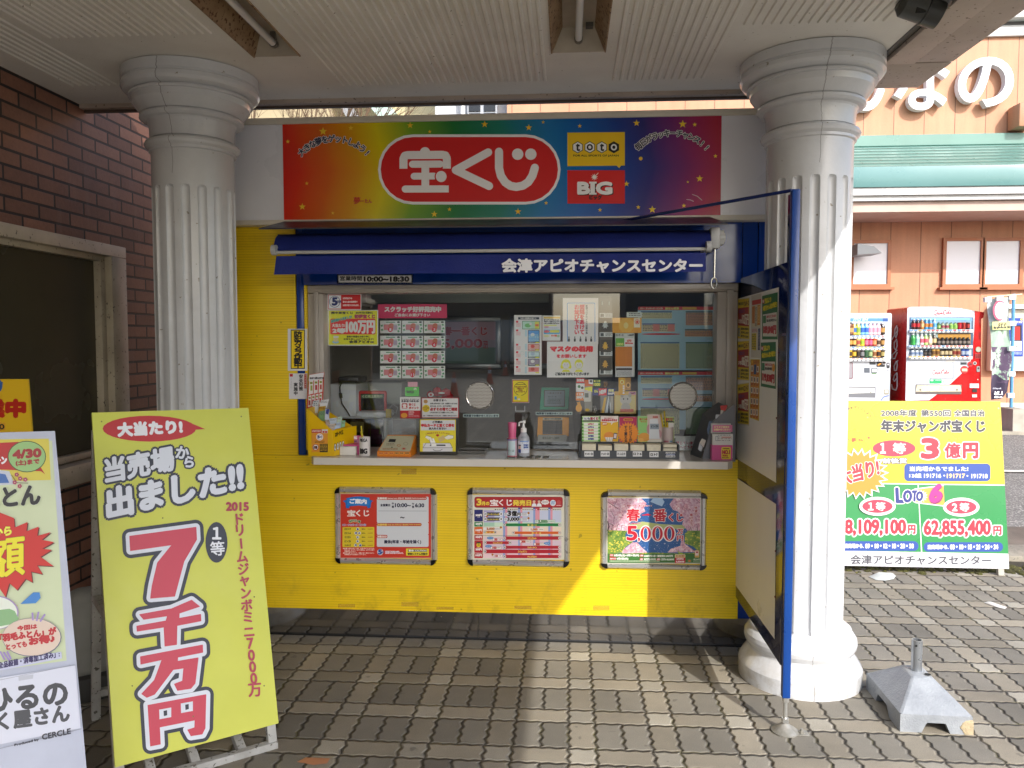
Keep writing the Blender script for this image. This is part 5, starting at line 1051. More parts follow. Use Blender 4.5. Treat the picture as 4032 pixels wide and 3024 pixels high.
def d(B):
    B.slab([(621, 527), (920, 1178)], .001, 'b4c2be'); B.rect(664, 550, 893, 575, '26323e'); B.t('ただいま発売中の宝くじ', 690, 554, 862, 571, 'd0d4d4', 1)
    for y in (600, 694, 850, 932, 1012, 1093): B.rect(641, y-11, 665, y+10, 'b82a34'); B.lines(641, y+16, 690, y+58, 4, 'b06a70', .5)
    for y0, y1, c in ((690, 760, '8aa4b8'), (840, 905, '8aa4b8'), (922, 985, '8aa4b8'), (1003, 1070, '8aa4b8'), (1090, 1160, '8aa4b8')): B.rect(740, y0, 758, y1, c)
    B.rect(708, 590, 900, 682, '3c6a4a'); B.rect(714, 596, 895, 676, '8fb0a0'); B.ell(770, 640, 34, 22, '5a9458'); B.ell(800, 625, 14, 14, 'b8c8b8'); B.rect(846, 600, 892, 674, 'c8b84a'); B.rect(850, 626, 888, 650, 'b86048')
    for i, (y0, y1, c1, c2) in enumerate(((690, 833, '20303c', '4a7ab0'), (842, 915, '8a4a4a', 'b88880'), (924, 996, '3c5858', '98aab0'), (1004, 1080, '303c50', '7c7484'), (1090, 1162, 'b8b0a8', 'b06a68'))):
        B.rect(770, y0, 897, y1, c1); B.rect(776, y0+6, 891, y1-18, c2); B.rect(852, y1-14, 892, y1-2, 'd8b030'); B.ell(822, y0+(y1-y0)*.35, 22, 18, ('d8d0b0', 'b04848', '8898a8', 'c0b8b8', '9c4840')[i]); B.lines(780, y1-15, 845, y1-4, 1, 'c8c8c0', .6)
    B.lines(776, 740, 891, 815, 5, '8fb8e0', .5); B.ell(708, 942, 22, 22, '9aa8a4'); B.ell(708, 942, 18, 18, 'b4c2be')
GP('price_list', 'tall white price list of lottery tickets hanging in the middle of the window', 'notice', 4.215, W2, d)
def d(B):
    B.slab([(928, 532), (1124, 805)], .001, 'b8c6c2'); B.rect(942, 544, 1120, 566, 'b89a50'); B.t('宝くじチャンスセンターの', 945, 572, 1105, 586, '30343c', 1.5); B.t('公式サイト全面リニューアル', 945, 590, 1112, 604, '30343c', 1.5); B.t('しました!是非ご覧下さい!', 945, 610, 1110, 624, '30343c', 1.5)
    B.rect(945, 632, 1085, 646, 'a8b86a'); B.ell(972, 656, 28, 9, 'c07880'); B.lines(945, 664, 1115, 678, 1, '6a84b8', .6); B.rect(943, 685, 1118, 734, '3f87b0'); B.ell(975, 706, 30, 15, 'b85a60'); B.rr(1010, 690, 1112, 718, 10, 'c8c044'); B.ell(975, 755, 32, 12, 'c8b080'); B.ell(1100, 755, 16, 14, '7c9878'); B.t('今すぐ検索', 1024, 740, 1085, 762, 'b05038', 2)
GP('leaflet', 'small blue and yellow leaflet beside the tall price list in the window', 'leaflet', 4.215, W2, d)
def d(B):
    B.slab([(1150, 340), (1537, 846)], .001, 'b2c0bd'); B.rr(1196, 392, 1504, 834, 14, '2c6ca0'); B.rr(1204, 400, 1496, 826, 12, 'b2c0bd')
    B.vt('新型コロナウイルス対策の為', 1410, 428, 1410, 720, 24, '3a4650', 1.2); B.vt('間隔をあけて', 1360, 440, 1360, 712, 56, 'a82c3c', 3.5); B.vt('お並び下さい', 1302, 440, 1302, 712, 56, 'a82c3c', 3.5)
    for x in (1217, 1281, 1343, 1402, 1459): B.ell(x, 768, 7, 8, '2a3234'); B.poly([(x-9, 780), (x+9, 780), (x+11, 805), (x+5, 828), (x-5, 828), (x-11, 805)], '2a3234')
GP('notice', 'blue bordered notice in red vertical writing asking customers to queue apart', 'notice', 4.215, W2, d)
def d(B):
    B.slab([(978, 816), (1532, 1206)], .001, 'b4c1bf'); B.t('マスクの着用', 1018, 868, 1470, 922, 'b01c24', 8); B.t('をお願いします', 1085, 956, 1405, 992, 'a82c34', 3)
    for cx, girl in ((1185, True), (1325, False)):
        B.ell(cx, 1062, 52 if girl else 46, 54, 'c8b830'); 
        if girl: B.ell(cx-42, 1090, 18, 22, 'c8b830'); B.ell(cx+42, 1090, 18, 22, 'c8b830')
        B.poly([(cx-46, 1146), (cx-30, 1122), (cx+30, 1122), (cx+46, 1146)], 'd0c038'); B.ell(cx, 1072, 38, 36, 'c8d0cc'); B.poly([(cx-40, 1062), (cx-26, 1034), (cx, 1046), (cx+26, 1034), (cx+40, 1062), (cx+34, 1020), (cx-34, 1020)], 'c8b830'); B.rr(cx-26, 1078, cx+26, 1110, 10, '8c9694'); B.rr(cx-24, 1080, cx+24, 1108, 9, 'd2d8d6'); B.ell(cx-14, 1068, 3, 4, '303030'); B.ell(cx+14, 1068, 3, 4, '303030'); B.lines(cx-20, 1085, cx+20, 1105, 3, '9aa4a2', .2, .02)
    B.t('ご協力ありがとうございます', 1068, 1152, 1435, 1182, '2a3236', 2.5)
GP('notice', 'white mask wearing notice with two cartoon heads in masks, middle of the window', 'notice', 4.212, W2, d)
# hanging goods
def d(B):
    B.slab([(1548, 330), (1690, 1200)], .002, '4a4640'); 
    for y in (505, 715, 920, 1122): B.rect(1551, y, 1690, y+50, 'a9b2b0'); B.rect(1560, y+8, 1596, y+42, '3a4044'); B.lines(1615, y+8, 1685, y+44, 3, '40484a', .5)
    for y, c in ((640, '98a0a0'), (870, 'b88c38'), (1070, 'a8843c')): B.rect(1560, y-75, 1675, y+60, '3a3734'); B.star(1612, y, 38, c, 7, .55); B.ell(1612, y-30, 16, 20, c)
    for x in (1580, 1655): B.rr(x-12, 372, x+12, 425, 10, '2a2c2e'); B.rr(x-7, 378, x+7, 420, 6, '7c8280')
GP('charm_strip', 'dark strip of small golden charms in clear bags hanging right of the mask notice', 'goods strip', 4.225, W2, d)
def d(B):
    B.slab([(1846, 496), (2012, 552)], .002, '9aa29c'); B.lines(1870, 505, 1995, 545, 2, '4a5050'); B.slab([(1670, 556), (2008, 722)], .012, 'ae7c22'); B.poly([(1760, 600), (1800, 562), (1880, 562), (1920, 600), (1920, 670), (1880, 712), (1800, 712), (1760, 670)], 'b88830'); B.ell(1838, 640, 26, 34, 'bfa060'); B.rect(1924, 560, 1992, 662, 'b8b098'); B.ell(1960, 600, 26, 26, 'a84838'); B.ell(1960, 600, 21, 21, 'b8b098'); B.t('金', 1946, 586, 1974, 614, 'a84838', 2)
GP('gold_case', 'gold coloured ticket case with octagon emblem hanging high in the window', 'ticket case', 4.235, W2, d)
def d(B):
    B.slab([(1722, 725), (1932, 1200)], .004, '9aa09c'); B.t('ロトケース', 1728, 735, 1810, 756, '2c3234', 1.5); B.t('1,000円', 1860, 735, 1925, 756, '2c3234', 1.5); B.rr(1726, 778, 1818, 868, 8, '4a8434'); B.t('1000', 1740, 832, 1808, 856, 'a8d060', 2); B.rr(1822, 778, 1922, 868, 8, 'b8bcb8'); B.t('LOTO', 1850, 796, 1896, 816, 'a04838', 2.5); B.t('BIG/toto', 1832, 824, 1912, 840, 'a82c30', 2); B.rect(1722, 872, 1905, 1086, 'a06018'); B.rect(1722, 1090, 1918, 1196, 'a4a6a8'); B.rect(1730, 1104, 1904, 1128, '3a3638'); B.lines(1740, 1140, 1900, 1190, 5, '6a6e70', .5)
GP('ticket_case', 'tan lottery ticket case in a clear bag with a green 1000 tag', 'ticket case', 4.235, W2, d)
def d(B):
    B.slab([(1295, 1210), (1388, 1600)], .003, '4a443c'); B.rect(1298, 1212, 1386, 1266, 'b81c20'); B.t('新発売', 1304, 1222, 1380, 1252, 'ead8d0', 2); B.rr(1294, 1272, 1388, 1364, 6, 'b8bcb4'); B.ell(1328, 1305, 16, 16, '205c30'); B.ell(1362, 1318, 14, 14, '303830'); B.rr(1292, 1368, 1386, 1458, 8, 'c86420'); B.t('くじ運', 1304, 1378, 1372, 1400, 'e8d8c8', 2); B.t('500円', 1300, 1408, 1380, 1436, 'e8dcc8', 3); B.ell(1325, 1540, 34, 42, 'b07c28'); B.star(1325, 1490, 28, 'b07c28', 4, .5, -60)
GP('charm_card', 'red and orange 500円 charm card with a gold figure beside the white calculator shaped charm', 'charm', 4.235, W2, d)
def d(B):
    B.slab([(1388, 1232), (1470, 1580)], .003, '6c6a62'); B.rect(1388, 1232, 1478, 1302, 'a8501c'); B.poly([(1430, 1228), (1480, 1228), (1478, 1280), (1432, 1276)], 'b8c0b8'); B.t('特', 1445, 1236, 1468, 1260, '303430', 1.5); B.poly([(1388, 1318), (1470, 1305), (1472, 1365), (1392, 1360)], 'd8bc28'); B.rect(1385, 1345, 1420, 1375, 'e08cb4'); B.rr(1380, 1352, 1456, 1470, 8, '9c9c96'); B.rect(1392, 1376, 1430, 1425, '50544e'); B.ell(1418, 1560, 24, 16, 'b89030')
GP('charm_card', 'white calculator shaped charm under a yellow card in the hanging goods', 'charm', 4.232, W2, d)
def d(B):
    B.slab([(1480, 1228), (1565, 1305)], .003, '1f4a20'); B.t('祝くじ運', 1488, 1236, 1556, 1254, 'c8c848', 1.5); B.t('1000', 1488, 1268, 1556, 1298, 'b8d838', 3)
GP('price_tag', 'dark green tag reading 1000 above the red NEW tag', 'tag', 4.238, W2, d)
def d(B):
    B.slab([(1472, 1325), (1540, 1402)], .003, '222a60'); B.t('たん', 1495, 1340, 1532, 1368, 'c8c040', 2); B.slab([(1541, 1325), (1628, 1402)], .003, 'b01c24'); B.tq('NEW', (1553, 1388), (1624, 1372), (1548, 1352), 'e8e0e0', 4); B.slab([(1632, 1325), (1720, 1404)], .003, '1c3064'); B.t('開運', 1648, 1336, 1704, 1362, 'd0c478', 2); B.t('500円', 1642, 1370, 1714, 1394, 'c8ccd8', 2.5)
GP('price_tags', 'row of navy, red NEW and navy 500円 tags hanging in the window', 'tag', 4.24, W2, d)
def charm(name, label, px, py, s, col, kind):
    c_ = atY(1800+px*.36166, 1050+py*.36166, 4.25); mb = MB(M(col, .25, .8)); r = s
    mb.T = Matrix.Translation(c_)
    mb.lathe([(-r*1.1, r*.3), (-r, r*.7), (-r*.4, r*.85), (r*.1, r*.55), (r*.2, r*.5), (r*.5, r*.62), (r*.8, r*.5), (r*1., r*.15)], seg=14)
    for sx in (-1, 1): mb.T = Matrix.Translation(c_+Vector((sx*r*.38, 0, r*.8))); mb.lathe([(0, r*.2), (r*(1.1 if kind == 'r' else .5), r*.04)], seg=8)
    mb.T = Matrix.Translation(c_+Vector((r*.8, -.3*r, .1*r))); mb.lathe([(-r*.3, .02*r), (-.2*r, r*.2), (.4*r, r*.2), (.6*r, .05*r)], seg=8); mb.T = None
    return tag(mb.build(name), label, 'charm')
charm('figurine', 'small gold beckoning animal figurine with a red flag above the tags', 1610, 1285, .014, 'c08a2a', 'c')
charm('figurine', 'small white rabbit figurine with long ears hanging below the tags', 1495, 1560, .014, 'd8d8d4', 'r')
def d(B):
    B.slab([(1560, 1400), (1700, 1590)], .002, '6a6a66'); B.poly([(1570, 1590), (1600, 1430), (1625, 1420), (1600, 1590)], 'b08c34'); B.poly([(1610, 1590), (1650, 1400), (1690, 1590)], 'a0a8b4'); B.poly([(1640, 1590), (1655, 1420), (1665, 1590)], '30323a'); B.rect(1670, 1410, 1700, 1580, '8c8a84')
GP('charm_bag', 'clear bag with silver and gold strap charms beside the gold boxed doll', 'charm', 4.245, W2, d)
def d(B):
    B.slab([(1758, 1208), (1832, 1398)], .004, 'b88420'); B.ell(1795, 1255, 22, 24, 'd8b860'); B.t('金', 1783, 1242, 1807, 1268, 'a87010', 2); B.vt('金運祈願', 1812, 1300, 1812, 1375, 20, 'e8d8a8', 1.5); B.slab([(1834, 1208), (1890, 1345)], .003, '8a6424'); B.ell(1862, 1290, 26, 32, 'a88038'); B.ell(1862, 1290, 14, 18, '604410')
GP('charm_card', 'gold fortune card with a dark gold coin bag beside it', 'charm', 4.235, W2, d)
def d(B):
    B.slab([(1712, 1358), (1948, 1600)], .006, 'ac8c48'); B.rect(1720, 1400, 1940, 1590, 'b8a068'); B.ell(1835, 1450, 62, 55, '9c9a94'); B.ell(1835, 1530, 50, 50, '8f8d88'); B.rect(1868, 1362, 1945, 1394, 'd87898'); B.t('1500円', 1876, 1368, 1938, 1388, '603040', 1.5); B.rect(1775, 1550, 1920, 1582, 'a85850'); B.ell(1812, 1440, 7, 9, '303030'); B.ell(1856, 1440, 7, 9, '303030'); B.ell(1795, 1400, 18, 24, '8a8882'); B.ell(1880, 1400, 18, 24, '8a8882')
GP('boxed_doll', 'boxed grey plush figure on gold card with a pink 1500円 tag', 'toy box', 4.238, W2, d)
# result charts
def chart(y0, y1):
    def d(B):
        B.slab([(720, y0), (1920, y1)], .001, '7ea0b0'); B.rect(722, y0, 1915, y0+45, 'a82c2c'); B.t('ロト・ナンバーズ・ビンゴ5', 755, y0+12, 1050, y0+34, 'd8a890', 2); B.t('抽せん結果', 1085, y0+8, 1270, y0+38, 'd8b060', 3); B.rect(1315, y0+8, 1505, y0+38, 'c88c30')
        def tab(xa, ya, xb, yb, head, body, rows, seed):
            B.rect(xa, ya, xb, ya+16, head); B.rect(xa, ya+18, xb, yb, body); B.lines(xa+6, ya+22, xb-4, yb-2, rows, '3c444c', .45, .5, seed)
        tab(760, y0+62, 1175, y0+160, '2c4c78', 'a8a880', 4, 1); tab(1360, y0+62, 1720, y0+250, '30504c', 'a07860', 8, 2)
        if y1-y0 > 600:
            tab(780, y0+225, 1215, y0+335, '445080', 'a89c7c', 4, 3); B.rect(920, y0+235, 1010, y0+330, 'a86a64'); B.rect(1120, y0+235, 1210, y0+330, 'a86a64'); B.ell(1030, y0+368, 260, 12, 'a02c34')
            tab(755, y0+475, 1275, y0+830, '2c4c78', 'a3a37c', 19, 4); tab(1350, y0+300, 1720, y0+400, '3c4c48', 'a87c58', 4, 5); tab(1360, y0+475, 1890, y0+830, '2c5040', '7c8c6c', 19, 6)
        else:
            tab(755, y0+205, 1200, y0+300, '445080', 'a89c7c', 4, 3); B.rect(900, y0+205, 990, y0+295, 'a86a64')
    return d
def d(B): chart(535, 1385)(B)
GP('result_chart', 'pale blue lottery result chart behind the right part of the window, upper one', 'chart', 4.42, W3, d, 'result charts behind the window')
def d(B): chart(1405, 2180)(B)
GP('result_chart', 'pale blue lottery result chart behind the right speaking disc, lower one', 'chart', 4.425, W3, d, 'result charts behind the window')
GP('closed_sign', 'white sign with red writing half hidden behind the card rack', 'sign', 4.24, K3, lambda B: (B.slab([(790, 685), (1180, 900)], .003, '9a9a96'), B.t('只今閉じています', 740, 752, 1080, 790, '8a3c44', 2), B.t('右の窓口へどうぞ', 700, 805, 1040, 840, '8a3c44', 2)))
# talk-through discs
def disc(name, label, crop, cx, cy, r):
    k = crop[2]; Y = 4.192; c_ = atY(crop[0]+cx*k, crop[1]+cy*k, Y); e_ = atY(crop[0]+(cx+r)*k, crop[1]+cy*k, Y); rr_ = e_.x-c_.x
    t = thing(name, label, 'speaking disc', (c_.x, Y, c_.z-rr_), 'round speaking discs in the window')
    mb = MB(M('a8a6a2', .15, .7)); mb.T = Matrix.Translation(c_) @ Matrix.Rotation(R(90), 4, 'X')
    mb.lathe([(-.004, rr_*.86), (.004, rr_*.88), (.006, rr_*.94), (.003, rr_), (-.006, rr_)], seg=48, cap=False); mb.build('rim', t)
    g = NG('perforated_metal', .35, .6); x, y, z = g.xyz(); vz = g.t.nodes.new('ShaderNodeTexVoronoi'); vz.inputs['Scale'].default_value = 150; vz.inputs['Randomness'].default_value = .0
    g.t.links.new(g.comb(g.mt('ADD', x, g.mt('MULTIPLY', z, .5)), 0., g.mt('MULTIPLY', z, .87)), vz.inputs['Vector']); g.col(g.mix(g.ramp(vz.outputs[0], [(.30, 0.), (.36, 1.)]), '3a3836', 'c2bdb4'))
    mb = MB(g.m); mb.T = Matrix.Translation(c_) @ Matrix.Rotation(R(90), 4, 'X'); mb.lathe([(0, .0005), (0, rr_*.865)], seg=48, cap=False); mb.lathe([(-.0045, rr_*.865), (0, rr_*.865)], seg=48, cap=False); mb.build('perforated_plate', t)
    for a in (45, 135, 225, 315): mb = MB(M('d8d8d4', .2)); mb.T = Matrix.Translation(c_+Vector((rr_*.93*math.cos(R(a)), -.006, rr_*.93*math.sin(R(a))))) @ Matrix.Rotation(R(90), 4, 'X'); mb.lathe([(0, .004), (.003, .003)], seg=8); mb.build('screw', t)
disc('speaking_disc', 'round perforated speaking disc left of the yellow point card notice', W2, 247, 1402, 158)
disc('speaking_disc', 'round perforated speaking disc at the right end of the window over the charts', K3, 912, 188, 182)
def d(B):
    B.slab([(597, 1227), (784, 1482)], .001, 'c4ccc0'); B.rect(600, 1232, 780, 1478, 'a8332c'); B.rect(609, 1240, 773, 1470, 'd6c91e'); B.ell(690, 1330, 74, 74, '30341c'); B.ell(690, 1330, 69, 69, 'd6c91e'); B.poly([(660, 1390), (700, 1395), (695, 1425)], 'd6c91e')
    for i, q in enumerate(('宝くじポイント用', '口座コード', 'または', 'ポイントカード')): w_ = (110, 74, 40, 100)[i]; B.t(q, 690-w_/2, 1300+i*18, 690+w_/2, 1315+i*18, '7c3010', 2)
    B.rect(624, 1412, 650, 1448, '4a8cb8'); B.rect(660, 1436, 686, 1450, 'd8d4c0'); B.lines(640, 1278, 740, 1292, 1, '6a5c18', .6)
GP('notice', 'small yellow notice with a black circle and red border between the two speaking positions', 'notice', 4.196, W2, d)
for i, (cr, q, lab) in enumerate(((W2, (65, 1604, 455, 1640), 'left'), (W2, (856, 1582, 1254, 1614), 'right'))):
    def d(B): B.slab([(q[0], q[1]), (q[2], q[3])], .001, 'a9bcb8'); B.t('精算書でお確かめくださいませ', q[0]+8, q[1]+6, q[2]-8, q[3]-6, '2c4048', 1.6)
    GP('strip_label', ('pale strip label in one line of print under the left speaking disc', 'pale strip label in one line of print under the green framed display')[i], 'label', 4.196, cr, d)
def d(B): B.stroke([(637, 1520), (637, 1572), (737, 1572), (737, 1520)], 6, 'c8ccc8')
GP('tape_mark', 'white U shaped tape mark under the yellow point card notice', 'tape', 4.196, W2, d)
# appliances behind the glass
gm = worn('grey_plastic', 'd6dadd', 'c6cace', .45, 3)
def kbox(t, name, x0, y0, x1, y1, Y, dep, m, crop, b=.01):
    a = atY(crop[0]+x0*crop[2], crop[1]+y1*crop[2], Y); c_ = atY(crop[0]+x1*crop[2], crop[1]+y0*crop[2], Y); mb = MB(m); mb.box(a.x, Y, a.z, c_.x, Y+dep, c_.z, b=b); return mb.build(name, t)
def T_(name, label, cat, px, py, Y, group=None): p = atY(px, py, Y); return thing(name, label, cat, (p.x, Y+.05, p.z), group)
t = T_('printer', 'tall pale grey ticket printer with a black unit and cable at the left end inside', 'printer', 1345, 1660, 4.45)
kbox(t, 'body', 540, 1275, 838, 1700, 4.45, .28, gm, W1, .015); kbox(t, 'top_unit', 632, 1200, 860, 1262, 4.47, .2, M('17181a', .3), W1)
mb = MB(M('0e0e10', .4)); P_ = lambda a, b, Y=4.44: atY(1100+a*.36166, 1050+b*.36166, Y); mb.tube([P_(680, 1262), P_(658, 1310), P_(665, 1400), P_(680, 1490), P_(740, 1580), P_(780, 1650)], .004, 8); mb.tube([P_(665, 1375), P_(672, 1430)], .009, 10); mb.build('cable', t)
t = T_('terminal_case', 'low pale grey machine case behind the red framed screen', 'machine', 1500, 1580, 4.75); kbox(t, 'body', 905, 1255, 1335, 1500, 4.75, .2, worn('grey_green_plastic', 'b8bdb6', 'a9aea6', .5, 3), W1, .02)
t = T_('red_screen', 'small display with a red frame standing inside behind the pencil cup', 'screen', 1465, 1620, 4.5)
kbox(t, 'frame', 860, 1352, 1162, 1580, 4.5, .03, worn('red_plastic', 'cc3c38', 'b83430', .4, 3), W1, .012); kbox(t, 'screen', 888, 1385, 1138, 1562, 4.493, .006, M('1c1e20', .1), W1, 0)
B = YB(4.492, W1); B.rect(892, 1392, 1135, 1432, '4a6a4c'); B.t('くじ売上発売中', 905, 1398, 1120, 1426, 'b0c0a0', 2); B.build('screen_strip', t)
kbox(t, 'stand', 940, 1580, 1060, 1600, 4.5, .06, M('b8b8b4'), W1, .004)
t = T_('ticket_terminal', 'grey touch terminal with a large black screen behind the pink box', 'terminal', 1430, 1760, 4.38)
kbox(t, 'body', 515, 455, 1085, 850, 4.385, .16, gm, K1, .02); kbox(t, 'upper_case', 695, 385, 1085, 470, 4.42, .2, gm, K1, .015); kbox(t, 'screen', 525, 470, 1040, 838, 4.378, .009, M('0c0d10', .06), K1, .003)
B = YB(4.376, K1); B.rect(632, 510, 800, 640, '4a4420'); B.t('金', 690, 540, 750, 600, '2a2610', 3); B.build('screen_note', t)
t = T_('yellow_card', 'small yellow card and loose wires beside the black terminal screen', 'card', 1535, 1650, 4.36); kbox(t, 'card', 1070, 350, 1140, 460, 4.36, .004, M('b09a20'), K1, 0)
mb = MB(M('9a9a92', .3)); Q_ = lambda a, b, Y=4.4: atY(1180+a*.31646, 1500+b*.31646, Y); mb.tube([Q_(1120, 330), Q_(1160, 290), Q_(1220, 330), Q_(1200, 400), Q_(1150, 380)], .003, 6); mb.build('wire', t)
for nm, lab, x0, y0, x1, y1, cr, fc, Yp in (('green_display', 'display with a bright green frame behind the sanitizer bottle', 910, 1315, 1222, 1558, W2, '2a9c76', 4.42), ('orange_display', 'orange framed tray display standing low behind the window right of the sanitizer bottle', 838, 448, 1232, 690, K2, 'e8a028', 4.32)):
    t = T_(nm, lab, 'display', cr[0]+(x0+x1)/2*cr[2], cr[1]+y1*cr[2], Yp); w_ = (x1-x0)
    mb = MB(worn(nm+'_frame', fc, rough=.4)); B = YB(Yp, cr)
    dx = -12 if nm[0] == 'g' else 0
    B.slab([(x0+10, y0), (x0+dx, y1), (x1+dx, y1-3), (x1, y0+6)], .03, worn(nm+'_fr', fc, rough=.4)); B.build('frame', t)
    B = YB(Yp-.001, cr)
    if nm[0] == 'g': B.rect(945, 1345, 1175, 1525, '3a2c20'); B.poly([(955, 1352), (950, 1516), (1165, 1516), (1168, 1352)], '74868e'); B.lines(985, 1370, 1145, 1385, 1, '50404c', .8, .8); B.lines(985, 1438, 1130, 1500, 4, '30444c', .5); B.t('ロト 6', 990, 1408, 1080, 1422, '30444c', 1)
    else: B.rect(905, 490, 1150, 665, '3c3934'); B.rect(910, 456, 1155, 486, 'b0aa90'); B.t('当せん・ハズレ券の返却', 930, 462, 1135, 480, '504c30', 1.5); [B.stroke([(920+i*55, 490), (905+i*55, 665)], 4, '16140f', False) for i in range(1, 5)]; [B.stroke([(905, 490+j*24), (1150, 490+j*24)], 3, '16140f', False) for j in range(1, 7)]; B.poly([(850, 670), (845, 755), (1195, 760), (1210, 700), (1200, 672)], '98998f'); B.t('当せん調べご案内', 905, 695, 1110, 722, '6a6c64', 2.5)
    B.build('screen', t)
GP('coin_tray', 'clear shallow tray on the counter in front of the left speaking disc', 'tray', 4.19, K1, lambda B: None) if False else None
t = thing('coin_tray', 'clear shallow plastic tray on the counter before the left speaking disc', 'tray', (atZ(1830, 1775, CT).x, 4.08, CT))
mb = MB(M('6a6a66', .1)); x_ = t.location.x; mb.box(x_-.12, 4.02, CT+.001, x_+.12, 4.14, CT+.006, b=.003); mb.tube([(x_-.12, 4.02, CT+.012), (x_+.12, 4.02, CT+.012), (x_+.12, 4.14, CT+.012), (x_-.12, 4.14, CT+.012), (x_-.12, 4.02, CT+.012)], .005, 8); mb.build('tray_body', t)
t = thing('plastic_sheet', 'thin clear card with small print lying on the counter in front of the sanitizer bottle', 'card', (atZ(2110, 1790, CT).x, 3.95, CT))
a, b = atZ(1985, 1812, CT), atZ(2240, 1795, CT); mb = MB(M('8c8878', .12)); mb.box(a.x, 3.865, CT+.001, b.x, 3.985, CT+.0035); mb.use('5a564a')
for i in range(5): mb.box(a.x+.02+i*.042, 3.88, CT+.0036, a.x+.05+i*.042, 3.97, CT+.0040)
mb.build('card_body', t)
# red toy-like shoes reflection strip and notices on holder
def d(B):
    B.slab([(1248, 200), (1502, 368)], .003, 'dcdcda'); B.t('宝くじ売り場でも、宝くじ公式サイトでも', 1268, 222, 1484, 234, '303038', .8); B.t('たまる!つかえる!', 1268, 240, 1482, 262, '1c1c24', 3); B.rr(1270, 278, 1340, 344, 12, 'b8242c'); B.t('宝', 1283, 288, 1327, 334, 'e4dcd8', 4); B.t('宝くじ', 1360, 278, 1440, 306, 'b8242c', 3); B.t('ポイント', 1360, 320, 1482, 348, 'b8242c', 3)
    B.slab([(1250, 368), (1502, 465)], .003, 'b8202a'); B.ell(1300, 428, 40, 30, 'd8962c'); B.lines(1355, 376, 1425, 404, 2, 'e0b8b8', .6); B.rect(1355, 408, 1415, 416, 'e0d0d0'); B.lines(1352, 426, 1490, 450, 2, 'd09098', .5)
GP('notice', 'white and red point notice left of the red bordered notice', 'notice', 4.188, K1, d)
def d(B):
    B.slab([(1516, 208), (1982, 462)], .003, 'a8242c'); B.rect(1524, 216, 1972, 452, 'd6d8d6'); B.ell(1568, 255, 26, 24, 'b88c50'); B.t('お客さまへ', 1665, 226, 1828, 254, '202428', 1.8); B.t('お買い求めの宝くじ券、お受取りになられた', 1625, 272, 1962, 290, '34383c', 1.2); B.t('当せん金、おつり、はずれ券等は', 1625, 304, 1888, 320, '34383c', 1.2)
    B.t('必ずその場でご確認', 1625, 332, 1960, 370, 'b01c28', 3); B.t('いただきますようお願いいたします。', 1622, 384, 1918, 402, '34383c', 1.2); B.t('なお、ご不明の点がございましたら、ご遠慮なくお申し出ください。', 1535, 424, 1962, 440, '44484c', 1)
    B.ell(1572, 342, 46, 46, 'd8c020'); B.poly([(1532, 330), (1575, 318), (1615, 335), (1612, 345), (1580, 345), (1582, 362), (1545, 362), (1530, 352)], 'c8a818'); B.stroke([(1532, 330), (1575, 320), (1612, 336), (1580, 345), (1578, 362), (1545, 362)], 3, '3a3010')
GP('notice', 'red bordered white notice with a yellow pointing hand above the card box', 'notice', 4.187, K1, d)
def d(B):
    B.slab([(1345, 12), (1465, 72)], .002, 'c87c88'); B.slab([(1312, 76), (1485, 190)], .002, '3f9a30'); B.t('toto', 1330, 118, 1420, 150, '20401c', 3); B.t('3円', 1420, 88, 1450, 112, 'b8d8a0', 1.5)
GP('card', 'green card with black toto print hanging in a clear bag above the white point notice', 'card', 4.3, K1, d)
def sneaker():
    t = T_('red_toys', 'glossy red toy figure lying behind the red bordered notice', 'toy', 1740, 1570, 4.4); mb = MB(M('a8181c', .15)); c_ = atY(1735, 1550, 4.4)
    for dx, dz, r in ((-.06, -.005, .022), (-.02, .01, .03), (.03, .0, .033), (.055, -.015, .018)): mb.T = Matrix.Translation(c_+Vector((dx, 0, dz))); mb.lathe([(-r, .002), (-r*.7, r*.7), (0, r), (r*.7, r*.7), (r, .002)], seg=16)
    mb.build('body', t); B = YB(4.36, K1); B.ell(1632, 172, 34, 28, 'd0ccc8'); B.star(1632, 172, 24, 'b02028', 6, .5); B.ell(1765, 150, 40, 10, 'd8d4d0'); B.build('badge', t)
sneaker()
# ================================================================ ON THE COUNTER
def cbox(mb, x0, y0, z0, x1, y1, z1, **k): mb.box(x0, y0, z0, x1, y1, z1, **k)
# yellow leaflet holder (left)
hY = 3.90; k1 = lambda a, b, Y=hY: atY(1180+a*.31646, 1500+b*.31646, Y)
t = thing('leaflet_holder', 'yellow slanted leaflet holder with a 5万円 label at the left end of the counter', 'leaflet holder', (k1(330, 940).x, 3.98, CT))
a, b, c_ = k1(105, 940), k1(410, 940), k1(568, 880)
ym = worn('holder_yellow', 'e0b400', 'd2a800', .35, 3)
z1_, z2_ = k1(100, 340).z, k1(410, 615).z
mb = MB(ym); 
mb.ext([(a.x, hY, CT+.001), (b.x, hY, CT+.001), (b.x, hY, z2_), (a.x, hY, z1_)], (0, .003, 0)); mb.ext([(a.x, hY+.15, CT+.001), (b.x+.07, hY+.15, CT+.001), (b.x+.07, hY+.15, z2_+.0), (a.x+.03, hY+.15, z1_-.01)], (0, .003, 0))
mb.ext([(b.x, hY, CT+.001), (c_.x+.015, hY+.15, CT+.001), (c_.x+.015, hY+.15, z2_+.008), (b.x, hY, z2_)], (.003, .0, 0)); mb.box(a.x, hY+.003, CT+.001, a.x+.003, hY+.15, z1_)
mb.build('holder_body', t)
